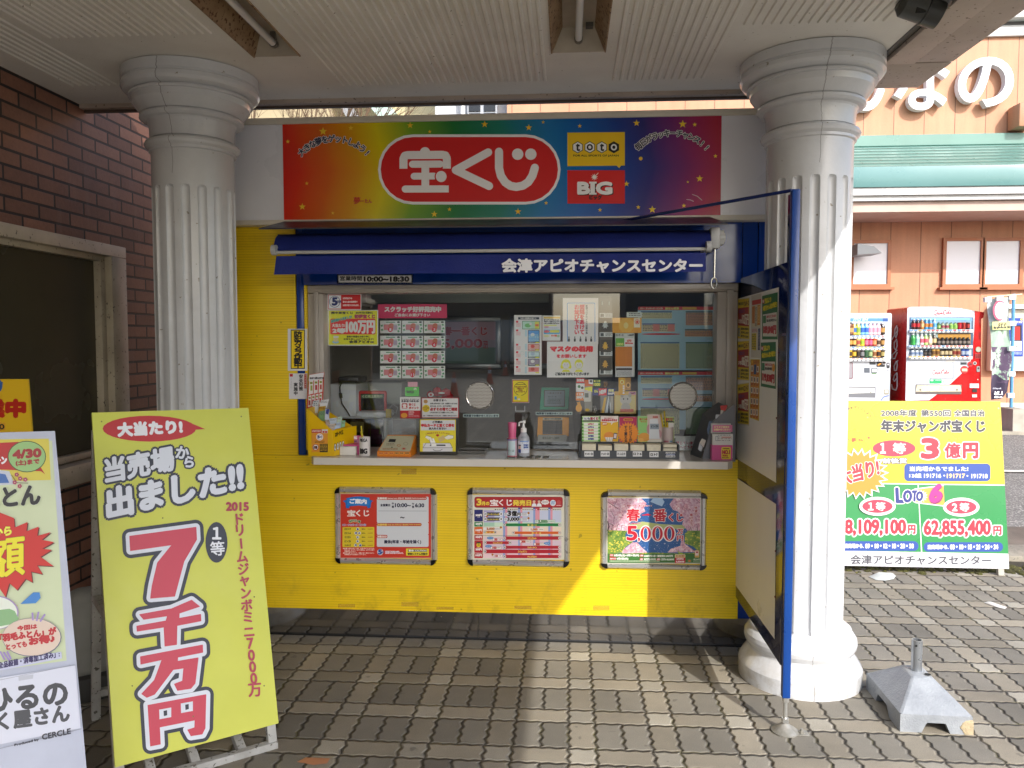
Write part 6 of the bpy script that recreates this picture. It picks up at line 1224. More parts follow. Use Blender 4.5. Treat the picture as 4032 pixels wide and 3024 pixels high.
B = YB(hY-.0005, K1); B.rect(148, 600, 350, 886, 'd8922c'); B.rect(148, 600, 272, 645, 'b02424'); B.lines(155, 610, 268, 640, 2, 'ecd8d0', .5); B.rect(276, 602, 350, 648, 'd8d4d0'); B.rect(285, 622, 310, 645, 'b83030'); B.rect(316, 622, 345, 645, 'b83030'); B.ell(249, 697, 44, 44, 'e4e4e6'); B.ell(249, 697, 34, 34, 'b03030'); B.ell(249, 697, 31, 31, 'e4e4e6'); B.t('5', 225, 680, 248, 712, '2c3c78', 4); B.t('万円', 250, 690, 276, 706, '2c3c78', 1.5); B.lines(190, 745, 310, 775, 2, '5a3c10', .5); B.ell(198, 825, 38, 38, 'a02828'); B.ell(198, 825, 32, 32, 'e4e0dc'); B.t('18', 178, 808, 218, 842, '2a2a2c', 3.5); B.stroke([(172, 800), (224, 850)], 5, 'a02828', False); B.rect(250, 783, 350, 886, '241e18'); B.lines(258, 792, 342, 878, 5, 'c8a030', .5)
B.build('holder_label', t)
Nv = Vector((c_.x+.015-b.x, .15, 0)); Bp = Board((b.x+.0035, hY, CT), (Nv.y, -Nv.x, 0), K1, off=.0006)
Bp.tq('スポーツくじ', (440, 700), (540, 660), (438, 645), '201c14', 3); 
for i in range(4): Bp.ell(440+i*33, 825-i*12, 14, 48, '201c14'); Bp.ell(440+i*33, 825-i*12, 10, 42, 'e8e6dc'); Bp.ell(440+i*33, 825-i*12, 4, 22, '201c14')
Bp.build('side_print', t)
sheets = (((165, 250), (240, 235), (225, 400), (160, 400), 'c8ccd0'), ((262, 240), (362, 228), (335, 330), (245, 320), 'd2d4d8'), ((245, 320), (325, 310), (300, 400), (225, 400), 'b09018'), ((240, 380), (315, 365), (320, 500), (232, 490), '78a070'), ((318, 352), (368, 350), (362, 490), (312, 480), 'd0d8e8'), ((335, 350), (368, 350), (352, 420), (326, 400), '3c4890'), ((320, 490), (408, 470), (402, 560), (330, 555), 'c8b8a8'), ((362, 470), (464, 456), (460, 530), (380, 540), 'c0ccd8'), ((470, 450), (526, 442), (522, 520), (466, 520), 'b8ccb8'), ((340, 545), (440, 530), (436, 610), (395, 615), 'd0c4b8'), ((455, 520), (515, 512), (510, 585), (430, 600), 'b8c8dc'), ((520, 498), (566, 492), (560, 570), (512, 580), '88b890'))
for i, s_ in enumerate(sheets):
    B = YB(hY+.02+.008*(11-i), K1); B.slab(list(s_[:4]), .004, s_[4]); xs_ = [p[0] for p in s_[:4]]; ys_ = [p[1] for p in s_[:4]]
    B.lines(min(xs_)+14, min(ys_)+18, max(xs_)-16, (min(ys_)+max(ys_))/2, 3, ('4a5a68', '3c4440', '7a2c24')[i % 3], .45, .4, i); B.build('leaflet', t)
def d(B):
    B.poly([(120, -45), (82, 342), (288, 305), (308, -90)], 'b83018') if False else None
    B.slab([(118, -80), (84, 345), (286, 300), (306, -110)], .003, 'c43a20'); B.slab([(122, -78), (118, 325), (150, 318), (296, 235), (304, -108)], .0, 'd8d8dc') if False else None
    B.poly([(122, -76), (112, 0), (292, -20), (304, -106)], 'dcdce0'); B.t('BIGまとめ買いおすすめ', 128, -48, 300, -22, '30242c', 2)
    for i in range(3): B.poly([(118+i*62, -2-i*5), (112+i*62, 172-i*12), (166+i*58, 158-i*12), (170+i*58, -8-i*5)], 'dcdcd8'); B.rect(128+i*60, 12-i*6, 162+i*58, 38-i*6, '8a8c28'); B.rect(135+i*58, 55-i*6, 160+i*58, 120-i*8, ('98a048', 'b02c34', 'b85048')[i])
    for i in range(4): B.poly([(108+i*46, 185-i*9), (102+i*46, 325-i*10), (140+i*46, 315-i*10), (146+i*44, 175-i*9)], 'dcd8d4'); B.rect(112+i*46, 200-i*9, 138+i*45, 222-i*9, '8a8c28'); B.rect(110+i*46, 240-i*9, 134+i*45, 300-i*12, 'b03034')
GP('leaflet_board', 'red and white price card standing behind the yellow leaflet holder', 'card', 4.06, K1, d)
# pink box and memo block
t = thing('pink_box', 'small pink box printed BIG holding a block of white slips, left of the pencil cup', 'box', (k1(620, 900, 3.94).x, 3.98, CT))
a, b = k1(495, 905, 3.93), k1(725, 905, 3.93); mb = MB(M('d0508c', .4)); mb.box(a.x, 3.96, CT+.001, b.x+.003, 4.04, CT+.052); mb.box(a.x+.02, 4.035, CT+.052, b.x+.004, 4.04, k1(600, 690, 4.0).z); mb.build('box', t)
mb = MB(M('dcd8d0', .7)); mb.box(a.x, 3.935, CT+.001, b.x-.012, 3.96, CT+.045, b=.002); mb.build('paper_block', t)
B = YB(4.034, K1); B.rect(548, 682, 735, 800, 'c890b0'); B.rect(550, 684, 628, 735, '8fa8b0'); B.rect(632, 684, 735, 735, 'd06898'); B.t('MEGA BIG', 562, 690, 622, 722, 'e8e8e8', 2); B.t('BIG', 660, 692, 712, 722, 'f0e8f0', 4); B.t('BIG', 568, 742, 598, 760, '804868', 2); B.t('BIG', 628, 742, 660, 760, '804868', 2); B.t('BIG', 682, 742, 712, 760, '805878', 2); B.t('くじはBIG大募集!らくらく', 560, 770, 722, 788, 'f0dce8', 1.5); B.build('card', t)
def cup(name, label, px, py0, py1, Y, rpx, cm, crop, draw=None):
    k = crop[2]; c_ = atY(crop[0]+px*k, crop[1]+py1*k, Y); tp = atY(crop[0]+px*k, crop[1]+py0*k, Y); r = (atY(crop[0]+(px+rpx)*k, crop[1]+py0*k, Y).x-c_.x)
    t = thing(name, label, 'cup', (c_.x, Y+r, CT)); MB(cm).lathe([(CT+.001, r*.98), (CT+.004, r), (tp.z-.002, r), (tp.z, r*.98), (tp.z, r*.9), (CT+.01, r*.88)], (c_.x, Y+r), 32, cap=True).build('cup_body', t)
    return t, c_.x, Y+r, r, tp.z
def wrap(mb, t_, cx, cy, r, z0, z1, a0, a1, c, b=0.):
    """text wrapped round a cylinder; angles in degrees from -90 (towards the viewer)"""
    v, fs = glyphs(t_); mn, mx = v.min(0), v.max(0); q = (v-mn)/(mx-mn)
    for i in range(1 if not b else 6):
        an = np.radians(a0+(a1-a0)*q[:, 0])+(b/r*math.cos(i*1.05) if b else 0); z = z0+(z1-z0)*q[:, 1]+(b*math.sin(i*1.05) if b else 0)
        mb.add(np.stack([cx+(r+.0005+i*2e-5)*np.cos(an), cy+(r+.0005+i*2e-5)*np.sin(an), z], 1), fs, c)
t, cx, cy, r, zt_ = cup('pencil_cup', 'white cup printed MEGA BIG in black with two yellow pencils', 792, 705, 895, 3.91, 66, M('cfcac6', .3), K1)
mb = MB(); wrap(mb, 'MEGA', cx, cy, r, zt_-.022, zt_-.006, -128, -48, '20181c', .001); wrap(mb, 'BIG', cx, cy, r, CT+.014, CT+.038, -128, -52, '20181c', .0025); wrap(mb, 'メガビッグ', cx, cy, r, CT+.003, CT+.009, -100, -40, '40343c', 0); 
mb.build('cup_print', t, smooth=False)
def pencil(t, x, y, z0, x1, y1, z1, c='c8b020'):
    mb = MB(M(c, .4)); mb.tube([(x, y, z0), (x1, y1, z1)], .0038, 6); mb.build('pencil', t)
pencil(t, cx-.0, cy, CT+.02, cx-.018, cy, k1(722, 560, cy).z, 'd0c030'); pencil(t, cx-.005, cy+.01, CT+.02, cx-.02, cy+.004, k1(722, 628, cy).z)
# orange checker device
dY = 3.90; a, b = k1(965, 925, dY), k1(1385, 925, dY); c_, e_ = k1(1095, 660, 4.03), k1(1455, 660, 4.03)
t = thing('ticket_checker', 'orange box with sloping cream panel and tiny screen, a clear box behind it', 'machine', ((a.x+b.x)/2, 3.97, CT))
zf = k1(1000, 878, dY).z; zb_ = c_.z-.004
om = worn('orange_plastic', 'd87c10', 'c87008', .35, 3)
mb = MB(om); mb.add([(a.x, dY, CT+.001), (b.x, dY, CT+.001), (b.x, dY, zf), (a.x, dY, zf), (c_.x, 4.03, CT+.001), (e_.x, 4.03, CT+.001), (e_.x, 4.03, zb_), (c_.x, 4.03, zb_)], [(0, 1, 2, 3), (3, 2, 6, 7), (1, 5, 6, 2), (0, 3, 7, 4), (4, 7, 6, 5)]); mb.build('case', t, smooth=False)
Pn = (Vector((0, 4.03-dY, zb_-zf))).cross(Vector((1, 0, 0))); B = Board((a.x, dY, zf), Pn, K1, off=.001)
B.poly([(985, 868), (1092, 682), (1430, 686), (1372, 880)], 'bcb89a'); B.poly([(1102, 762), (1118, 725), (1200, 727), (1188, 765)], '1c2022'); B.lines(1080, 780, 1180, 812, 2, '705848', .4); B.ell(1148, 828, 12, 7, '5a6a50'); B.ell(1235, 805, 26, 16, 'b88c60'); B.ell(1235, 805, 12, 9, 'bcb89a')
for k in range(10): B.ell(1320+26*math.cos(k*.63), 784+18*math.sin(k*.63), 4, 3, '4a483c', 8)
B.ell(1296, 846, 30, 16, 'b89a80'); B.ell(1296, 846, 16, 9, 'b82c24'); B.lines(1030, 838, 1220, 862, 2, 'a05c3c', .5); B.build('panel', t)
B = YB(dY-.0005, K1)
for i in range(6): B.rr(985+i*65, 885, 1040+i*65, 912, 6, 'e0a048'); B.lines(988+i*65, 890, 1036+i*65, 908, 1, ('a02c20', '3a2c18')[i > 2], .8, .15, i)
B.build('front_stickers', t)
a, b = k1(1110, 470, 4.05), k1(1460, 660, 4.05); mb = MB(CLEAR); mb.box(a.x, 4.02, b.z, b.x, 4.10, a.z); mb.use('8a8880'); mb.box(a.x, 4.019, b.z, a.x+.002, 4.021, a.z); mb.box(b.x-.002, 4.019, b.z, b.x, 4.021, a.z); mb.box(a.x, 4.019, a.z-.002, b.x, 4.021, a.z); mb.build('clear_box', t)
# card collecting box
t = thing('collection_box', 'yellow collecting box sign with two hands dropping slips into a smiling white box', 'box', (k1(1720, 880, 3.97).x, 4.0, CT))
a, b = k1(1490, 890, 3.97), k1(1948, 890, 3.97); mb = MB(M('3a3834', .3)); mb.box(a.x, 3.972, CT+.001, b.x, 4.06, k1(1500, 478, 3.97).z, b=.003); mb.build('box', t)
B = YB(3.9715, K1); B.rect(1496, 480, 1942, 878, 'dccc28'); B.rect(1506, 488, 1932, 614, 'c6c9cc'); B.t('ご不要の', 1655, 498, 1775, 524, '22201e', 3); B.t('申込カードと宝くじ券を', 1514, 534, 1922, 570, 'c02028', 3.5); B.t('お入れください', 1610, 578, 1824, 604, '22201e', 3); B.arc('ご来店ありがとうございます', 1715, 1500, 855, -9.5, 9.5, 22, 'a05020', .8)
B.poly([(1700, 662), (1732, 662), (1732, 676), (1744, 676), (1716, 694), (1690, 676), (1700, 676)], 'b82820'); B.poly([(1535, 775), (1870, 775), (1902, 830), (1535, 830)], 'd8d8d8'); B.rect(1532, 828, 1902, 878, 'd0d0d2'); B.poly([(1625, 792), (1810, 790), (1818, 808), (1618, 808)], '2c2a28')
B.poly([(1612, 725), (1668, 712), (1705, 806), (1640, 810)], 'ecece6'); B.poly([(1560, 700), (1580, 678), (1640, 700), (1655, 745), (1630, 742), (1600, 728)], 'e4e0d0'); B.poly([(1722, 712), (1790, 672), (1815, 728), (1742, 765)], 'c8b070'); B.poly([(1800, 700), (1850, 672), (1915, 680), (1912, 712), (1850, 728), (1820, 722)], 'e4e0d0')
B.stroke([(1532, 830), (1902, 830)], 4, '3a3834', False); B.stroke([(1535, 830), (1572, 772), (1872, 772), (1902, 830)], 4, '3a3834', False); B.stroke([(1660, 852), (1690, 868), (1740, 868), (1775, 850)], 5, '2c2a28'); B.stroke([(1560, 700), (1580, 678), (1640, 700), (1655, 745)], 3, '3a3834'); B.stroke([(1800, 700), (1850, 672), (1915, 680), (1912, 712), (1850, 728)], 3, '3a3834'); B.stroke([(1612, 725), (1640, 800)], 3, '3a3834'); B.build('printed_sheet', t)
# pink cup and sanitizer
k2 = lambda a, b, Y=3.93: atY(1850+a*.31646, 1500+b*.31646, Y)
c_ = k2(521, 895); r = k2(583, 895).x-c_.x; t = thing('tin_can', 'patterned round tin labelled くじ袋 with a pink cup standing in it', 'tin', (c_.x, 3.93+r, CT))
zt_ = k2(521, 712).z; MB(M('c4a8b4', .3)).lathe([(CT+.001, r), (zt_, r), (zt_, r*.93), (CT+.01, r*.92)], (c_.x, 3.93+r), 32).build('tin_body', t)
mb = MB(); 
for z0, z1, q in ((CT+.001, CT+.006, 'b83048'), (zt_-.006, zt_-.001, 'b04058'), (zt_-.012, zt_-.007, '4060a0')): mb.lathe([(z0, r+.0006), (z1, r+.0006)], (c_.x, 3.93+r), 32, m=M(q), cap=False)
mb.lathe([(CT+.010, r+.0008), (zt_-.015, r+.0008)], (c_.x, 3.93+r), 20, m=M('b4c8cc', .5), cap=False, a0=R(-138), a1=R(-48)); wrap(mb, 'くじ袋', c_.x, 3.93+r, r+.001, CT+.026, CT+.038, -125, -62, '3c4850'); mb.build('tin_print', t)
MB(M('cf6088', .25)).lathe([(CT+.01, r*.5), (zt_, r*.74), (k2(525, 525).z, r*.88), (k2(525, 522).z, r*.86), (k2(525, 522).z, r*.80), (zt_, r*.66)], (c_.x+.001, 3.93+r), 32).build('pink_cup', t)
c_ = k2(665, 905); r = k2(740, 905).x-c_.x; cy = 3.93+r; zz = lambda b: k2(665, b, cy).z
t = thing('sanitizer_bottle', 'clear hand sanitizer pump bottle with a blue and white label on the counter', 'bottle', (c_.x, cy, CT))
g = NG('bottle_plastic', .15); g.col('c6ccd4'); g.b.inputs['Transmission Weight'].default_value = .35; g.b.inputs['Roughness'].default_value = .25
MB(g.m).lathe([(CT+.001, r*.9), (CT+.006, r), (zz(740), r), (zz(700), r*.93), (zz(655), r*.55), (zz(632), r*.46)], (c_.x, cy), 32).build('bottle_body', t)
mb = MB(M('e4e4e2', .3)); mb.lathe([(zz(636), r*.50), (zz(588), r*.50), (zz(584), r*.3), (zz(570), r*.22), (zz(530), r*.12), (zz(528), r*.1)], (c_.x, cy), 24); mb.lathe([(zz(528), r*.26), (zz(492), r*.26), (zz(490), r*.2)], (c_.x+.002, cy), 16)
mb.tube([(c_.x, cy, zz(505)), (c_.x-r*.55, cy, zz(512)), (c_.x-r*.75, cy, zz(520)), (c_.x-r*.80, cy, zz(562))], .0042, 8); mb.build('pump', t)
mb = MB(); mb.lathe([(zz(888), r+.0008), (zz(738), r+.0008)], (c_.x, cy), 20, m=M('d4dae4', .4), cap=False, a0=R(-150), a1=R(-25)); mb.lathe([(zz(885), r+.0014), (zz(840), r+.0014)], (c_.x, cy), 10, m=M('24408c'), cap=False, a0=R(-145), a1=R(-112)); mb.lathe([(zz(840), r+.0014), (zz(800), r+.0014)], (c_.x, cy), 10, m=M('d8a898'), cap=False, a0=R(-140), a1=R(-115)); mb.lathe([(zz(800), r+.0014), (zz(785), r+.0014)], (c_.x, cy), 10, m=M('1c2850'), cap=False, a0=R(-142), a1=R(-113)); mb.lathe([(zz(748), r+.0014), (zz(738), r+.0014)], (c_.x, cy), 10, m=M('4a80c8'), cap=False, a0=R(-125), a1=R(-30))
wrap(mb, 'じぇんば', c_.x, cy, r+.001, zz(768), zz(748), -100, -45, '30487c'); wrap(mb, '手指の', c_.x, cy, r+.001, zz(802), zz(776), -88, -40, '244890', .0007); wrap(mb, '消毒液', c_.x, cy, r+.001, zz(828), zz(806), -88, -40, '244890', .0007); wrap(mb, 'アルコール', c_.x, cy, r+.001, zz(850), zz(838), -85, -45, 'a03c44'); wrap(mb, '会津アピオ', c_.x, cy, r*.97, zz(705), zz(680), -115, -60, '30343c'); mb.build('bottle_label', t)
# card rack
rY = 3.92; k3 = lambda a, b, Y=rY: atY(2400+a*.31646, 1500+b*.31646, Y)
a, b = k2(1385, 940, rY), k3(858, 955, rY); rz = k3(400, 870, rY).z
t = thing('card_rack', 'long dark grey rack of entry cards with labels ナンバーズ3 to ロト7 on the counter', 'rack', ((a.x+b.x)/2, 3.98, CT))
dg = M('3e4248', .4); mb = MB(dg); mb.box(a.x, rY, CT+.001, b.x, rY+.004, rz); mb.box(a.x, rY+.004, CT+.001, b.x, rY+.12, CT+.006); mb.box(a.x-.012, rY+.02, CT+.001, a.x, rY+.13, rz+.03); mb.box(b.x, rY+.01, CT+.001, b.x+.006, rY+.13, rz+.03)
n = 6; wd = (b.x-a.x)/n
for i in range(1, n): mb.box(a.x+i*wd-.003, rY+.004, CT+.006, a.x+i*wd+.001, rY+.08, rz+.034)
mb.box(a.x, rY+.116, CT+.006, b.x, rY+.12, rz+.05); mb.build('rack_body', t)
for i in range(6):
    hh = (.030, .024, .031, .028, .031, .028)[i]
    mb = MB(worn('card_stack', 'd8d2bc', 'c8c2ae', .8, 60)); x0_ = a.x+i*wd+.005
    if i == 5: mb.box(x0_, rY+.006, CT+.02, x0_+wd-.012, rY+.07, rz+.013); mb.box(x0_+.002, rY+.01, rz+.017, x0_+wd-.012, rY+.07, rz+.032)
    else: mb.box(x0_, rY+.006, CT+.02, x0_+wd-.012, rY+.07, rz+hh)
    mb.build('card_stack', t)
B = YB(rY-.0005, K2)
for x0_, x1_, q in ((1425, 1538, 'ナンバーズ3'), (1628, 1740, 'ナンバーズ4'), (1828, 1943, 'ミニロト'), (2028, 2142, 'ロト6')): B.rect(x0_, 875, x1_, 940, 'd4d6d8'); B.t(q, x0_+8, 892, x1_-8, 922, '26282c', 2.2)
B.crop = K3; B.rect(496, 882, 610, 948, 'd4d6d8'); B.t('ロト7', 512, 900, 596, 930, '26282c', 2.5); B.rect(700, 884, 816, 950, 'd4d6d8'); B.t('ナンバーズ4', 708, 888, 808, 904, '26282c', 2); B.rect(700, 905, 816, 926, '24346c'); B.t('チャレンジロード', 708, 909, 808, 922, 'c8d0e4', 1.5); B.t('ナンバーズ3', 708, 930, 808, 947, '26282c', 2); B.build('rack_labels', t)
bY = 4.02
def broch(label, x0, x1, y0, y1, crop, draw):
    B = YB(bY, crop); B.slab([(x0, y0), (x1, y1)], .004, 'd8d4c4'); draw(B); return tag(B.build('brochure'), label, 'brochure', 'brochures standing behind the card rack')
def d(B):
    B.rect(1398, 438, 1614, 752, 'b8d898'); 
    for i in range(8): B.star(1404, 460+i*40, 16, '5aa048', 4, .7, 0); B.star(1608, 460+i*40, 16, '5aa048', 4, .7, 0)
    B.rect(1412, 446, 1600, 486, 'dcdce0'); B.t('宝くじ', 1500, 452, 1595, 480, 'b02838', 4); B.t('とも', 1425, 455, 1495, 480, '7c8498', 3); B.rect(1408, 490, 1606, 506, '24303c')
    for i in range(6): y = 520+i*37; B.rr(1418, y, 1596, y+30, 10, 'e0e4dc'); B.t(('LOTO 7', 'LOTO 6', 'MINI LOTO', 'BINGO5', 'NUMBERS4', 'NUMBERS3')[i], 1472, y+6, 1540, y+26, ('b83028', '283c88', 'c05020', 'b82838', '28408c', '28408c')[i], 2)
broch('green checked brochure listing lottery games, first at the left behind the card rack', 1396, 1616, 436, 755, K2, d)
def d(B):
    B.rect(1628, 438, 1845, 752, 'e0b020'); B.poly([(1628, 438), (1845, 438), (1845, 505), (1780, 520), (1760, 550), (1755, 520), (1628, 505)], 'dcd6d0'); B.t('宝くじ公式サイト', 1675, 456, 1795, 470, 'b83048', 1.5); B.t('会員登録の手引き', 1640, 476, 1832, 500, 'b82840', 3); B.ell(1678, 533, 34, 22, 'c86a28'); B.t('便利です', 1652, 522, 1704, 544, 'f0e0c8', 1.5); B.ell(1735, 690, 70, 58, 'dc8c30'); B.poly([(1680, 700), (1790, 700), (1770, 752), (1700, 752)], 'e8e4dc'); [B.stroke([(1692+i*22, 702), (1700+i*18, 752)], 4, '4a5468', False) for i in range(5)]
    B.poly([(1792, 645), (1835, 652), (1822, 725), (1782, 716)], '2c2c30'); B.poly([(1797, 655), (1829, 660), (1819, 715), (1788, 708)], 'd8c8cc')
broch('orange brochure with a drawn hand holding a phone, second behind the card rack', 1626, 1848, 436, 755, K2, d)
def d(B):
    B.rect(1862, 448, 2076, 758, 'b01850'); B.star(1970, 650, 145, 'e08818', 24, .78); B.rr(1912, 466, 2028, 498, 14, 'd8a030'); B.t('BINGO5', 1925, 472, 2015, 492, 'a82020', 2); B.vt('ビンゴ5が', 1998, 575, 1998, 738, 44, '3a1c14', 2.2); B.vt('すぐ買える', 1940, 575, 1940, 742, 44, '3a1c14', 2.2)
broch('crimson brochure with orange sunburst and vertical writing, third behind the card rack', 1860, 2078, 446, 760, K2, d)
def d(B): B.rect(352, 440, 470, 760, '8cc470'); B.t('宝くじの', 372, 462, 468, 488, 'b04820', 3); B.t('せんぶ', 385, 496, 460, 514, 'b87838', 2); B.ell(430, 700, 75, 55, 'd89838'); B.ell(390, 735, 35, 25, 'e0a850')
broch('light green brochure with orange shape, fourth behind the card rack', 350, 472, 438, 762, K3, d)
def d(B): B.rect(474, 420, 660, 728, 'c9b4ac'); B.ell(490, 600, 30, 60, 'b8888c'); B.ell(620, 660, 30, 50, 'b8888c'); B.poly([(500, 475), (600, 472), (625, 720), (490, 720)], 'cfd4d8'); B.rect(504, 532, 615, 600, '8a98a4'); B.t('ビンゴ5', 516, 550, 604, 576, '28323c', 2); B.t('BINGO5', 540, 440, 600, 458, 'b04030', 2.5)
broch('pale pink brochure marked ビンゴ5 in a clear pocket, fifth behind the card rack', 470, 662, 416, 762, K3, d)
def d(B): B.rect(672, 448, 804, 760, 'a8b860'); [B.star(680+i*28, 470+j*40, 14, '4a5c30', 4, .7, 0) for i in range(5) for j in range(4)]; B.t('宝くじ', 695, 462, 782, 492, 'b02828', 3.5); B.rr(690, 496, 790, 512, 6, '282c24'); B.rect(730, 520, 800, 600, 'd8d4d0')
broch('green and yellow chequered brochure behind the right pencil cup', 670, 806, 446, 762, K3, d)
t, cx, cy, r, zt_ = cup('pencil_cup', 'patterned pale cup of yellow pencils at the right end of the card rack', 735, 580, 760, 3.985, 70, M('b9aaa6', .35), K3)
for o_ in t.children: pass
mb = MB(); 
for z0, z1, a0, a1, q in ((.030, .052, -125, -55, '3c8cb0'), (.056, .064, -140, -90, '9c5c68'), (.056, .064, -80, -45, '6a8ca0'), (.012, .026, -140, -60, '8aa4a8'), (.002, .01, -130, -50, 'a06870')): mb.lathe([(CT+z0+.02, r+.0006), (CT+z1+.02, r+.0006)], (cx, cy), 12, m=M(q), cap=False, a0=R(a0), a1=R(a1))
mb.build('cup_print', t)
pencil(t, cx-.005, cy, CT+.04, cx-.038, cy, k3(605, 405, cy).z); pencil(t, cx, cy, CT+.04, cx-.02, cy, k3(662, 375, cy).z); pencil(t, cx+.005, cy-.005, CT+.04, cx-.004, cy, k3(715, 510, cy).z)
# grey leaflet stand and pink leaflet box
t = thing('leaflet_stand', 'grey slanted leaflet stand with red and white leaflets at the right end of the counter', 'leaflet holder', (k3(1340, 1000, 3.95).x, 4.03, CT))
gs_ = worn('stand_grey', '77787c', '6a6b70', .35, 3); B = YB(3.955, K3); B.slab([(1142, 1002), (1290, 500), (1420, 395), (1560, 288), (1566, 1004)], .004, gs_); B.build('side_panel', t)
mb = MB(M('5c5d61', .5)); p0, p1, p2, p3 = k3(1058, 935, 3.95), k3(1142, 1002, 3.95), k3(1290, 500, 3.95), k3(1215, 440, 3.95)
p4, p5 = k3(1480, 320, 3.95), k3(1420, 290, 3.95)
mb.add([(p0.x, 4.09, CT+.001), (p1.x, 3.96, CT+.001), (p2.x, 3.96, p2.z), (p3.x, 4.09, p3.z), (p4.x, 3.96, p4.z), (p5.x, 4.09, p5.z)], [(0, 1, 2, 3), (3, 2, 4, 5)]); mb.build('slanted_face', t, smooth=False)
for i, s_ in enumerate((((1378, 308), (1470, 300), (1440, 372), (1385, 360), 'b83028'), ((1385, 362), (1420, 368), (1400, 410), (1380, 405), 'c8c4bc'), ((1322, 418), (1372, 420), (1330, 470), (1318, 465), 'c8ccd0'), ((1240, 500), (1282, 500), (1225, 680), (1215, 600), '5c6c84'), ((1150, 715), (1200, 740), (1170, 830), (1120, 770), 'c8c0b4'), ((1120, 770), (1160, 830), (1140, 880), (1100, 850), 'b8bcc0'))):
    B = YB(3.953-.001*i, K3); B.slab(list(s_[:4]), .003, s_[4]); B.build('leaflet', t)
t = thing('pink_leaflet_box', 'pink leaflet box with yellow NO.1 patch in front of the grey stand', 'box', (k3(1400, 1005, 3.90).x, 3.93, CT))
a, b = k3(1270, 1008, 3.90), k3(1528, 1008, 3.90); mb = MB(M('c84c88', .35)); mb.box(a.x, 3.902, CT+.001, b.x, 3.94, k3(1400, 800, 3.90).z); mb.build('box', t)
mb = MB(M('d4d2cc', .6)); mb.box(a.x+.004, 3.906, CT+.01, b.x+.002, 3.925, k3(1400, 662, 3.9).z); mb.box(a.x, 3.93, k3(1400, 660, 3.9).z, b.x-.004, 3.935, k3(1400, 535, 3.9).z); mb.build('slips', t)
B = YB(3.9012, K3); B.rr(1392, 822, 1508, 974, 18, 'e0c428'); B.t('NO.1', 1405, 862, 1495, 908, 'b02030', 4); B.t('売場を', 1405, 918, 1472, 940, 'b85018', 2.5); B.t('めざします!!', 1402, 946, 1480, 960, '5c3c10', 1.2); B.t('お客様満足度', 1408, 835, 1490, 848, '5c3c10', 1.2); B.build('box_print', t)
B = YB(3.905, K3); B.lines(1350, 672, 1520, 760, 4, '7c7478', .3, .5); B.rect(1395, 692, 1510, 712, 'c89890'); B.rect(1318, 690, 1350, 745, '6a7078'); B.rect(1322, 695, 1346, 740, 'd0d0cc'); B.rect(1282, 548, 1528, 632, 'd07098'); B.t('どうぞご意見を', 1305, 562, 1490, 584, 'ecd8a0', 2.2); B.t('お聞かせください', 1300, 594, 1502, 616, 'ecd8a0', 2.2); B.build('slip_print', t)

mb = MB(worn('roller_box', 'b4bcae', 'a4aca0', .5, 2)); a, b = atY(1440, 1192, 4.6), atY(2160, 1150, 4.6); mb.box(a.x, 4.6, a.z, b.x, 4.68, b.z+.03, b=.004); tag(mb.build('roller_blind'), 'pale green roller blind box across the top inside the kiosk window', 'blind')
# ================================================================ BIG SIGN BOARD (right)
FB = np.array([2.2, 5.50, .035]); lean = R(9)
N_ = np.array([0, -math.cos(lean), math.sin(lean)])
sb_ = thing('sign_stand', 'wide yellow and green prize board reading 3億円 on the paving behind the right column', 'sign board', (2.45, 5.6, 0))
B = Board(FB, N_, (0, 0, 1)); wht_b = worn('sign_white_base', 'c8c8ca', 'bababe', .35, 2)
q = hitp([(3160, 1578), (3936, 1580), (3977, 2248), (3160, 2240)], FB, N_)
tz = q[:2, 2].mean(); bz = .05
xl = 1.52; xr = (q[1][0]+q[2][0])/2
def pt(x, z): 
    y = FB[1]+(z-FB[2])*math.tan(lean); return np.array([x, y, z])
c4 = [pt(xl, tz), pt(xl, bz), pt(xr, bz), pt(xr, tz)]
B.mb.ext([Vector(x) for x in c4], Vector(B.N)*-.03, wht_b)
YL_, GR_ = worn('sign_yellow', 'c6b022', 'beaa1c', .3, 1.5), worn('sign_green', '228244', '1f7a3e', .3, 1.5)
def pr(x, z, d=.0006): p = pt(x, z); return tuple(p+B.N*d)
zg = hitp([(3700, 1907)], FB, N_)[0][2]; zg2 = hitp([(3700, 2175)], FB, N_)[0][2]
B.mb.add([pr(xl, tz), pr(xl, zg+.004), pr(xr, zg+.004), pr(xr, tz)], [(0, 1, 2, 3)], YL_); B.mb.add([pr(xl, zg-.004), pr(xl, zg2), pr(xr, zg2), pr(xr, zg-.004)], [(0, 1, 2, 3)], GR_); B.off = .0012
B.crop = S1; GK, WW, PR = '2a2a34', 'd4d2ce', 'a8182f'
B.arc('大きな夢をゲットしよう!', 160, 165, 155, -62, 74, 30, '4c4018', .8)
B.star(285, 293, 17, 'c83838'); B.star(275, 103, 11, 'ecd878'); B.star(98, 310, 8, 'c83838'); B.t('夢', 126, 296, 165, 332, 'b84820', 2); B.t('ーたん', 170, 302, 234, 324, 'b84820', 1.5)
B.t('2008年度', 402, 32, 732, 92, GK, 2.5, [(WW, 5)]); B.t('第550回', 775, 34, 1048, 94, GK, 2.5, [(WW, 5)]); B.t('全国自治', 1082, 34, 1366, 94, GK, 2.5, [(WW, 5)]); B.t('年末ジャンボ宝くじ', 405, 130, 1368, 238, GK, 6, [(WW, 9)])
B.ell(522, 392, 200, 76, 'b8243f'); B.t('１', 394, 345, 440, 436, WW, 5, [(GK, 6)]); B.t('等', 510, 342, 630, 442, WW, 2.5, [(GK, 6)])
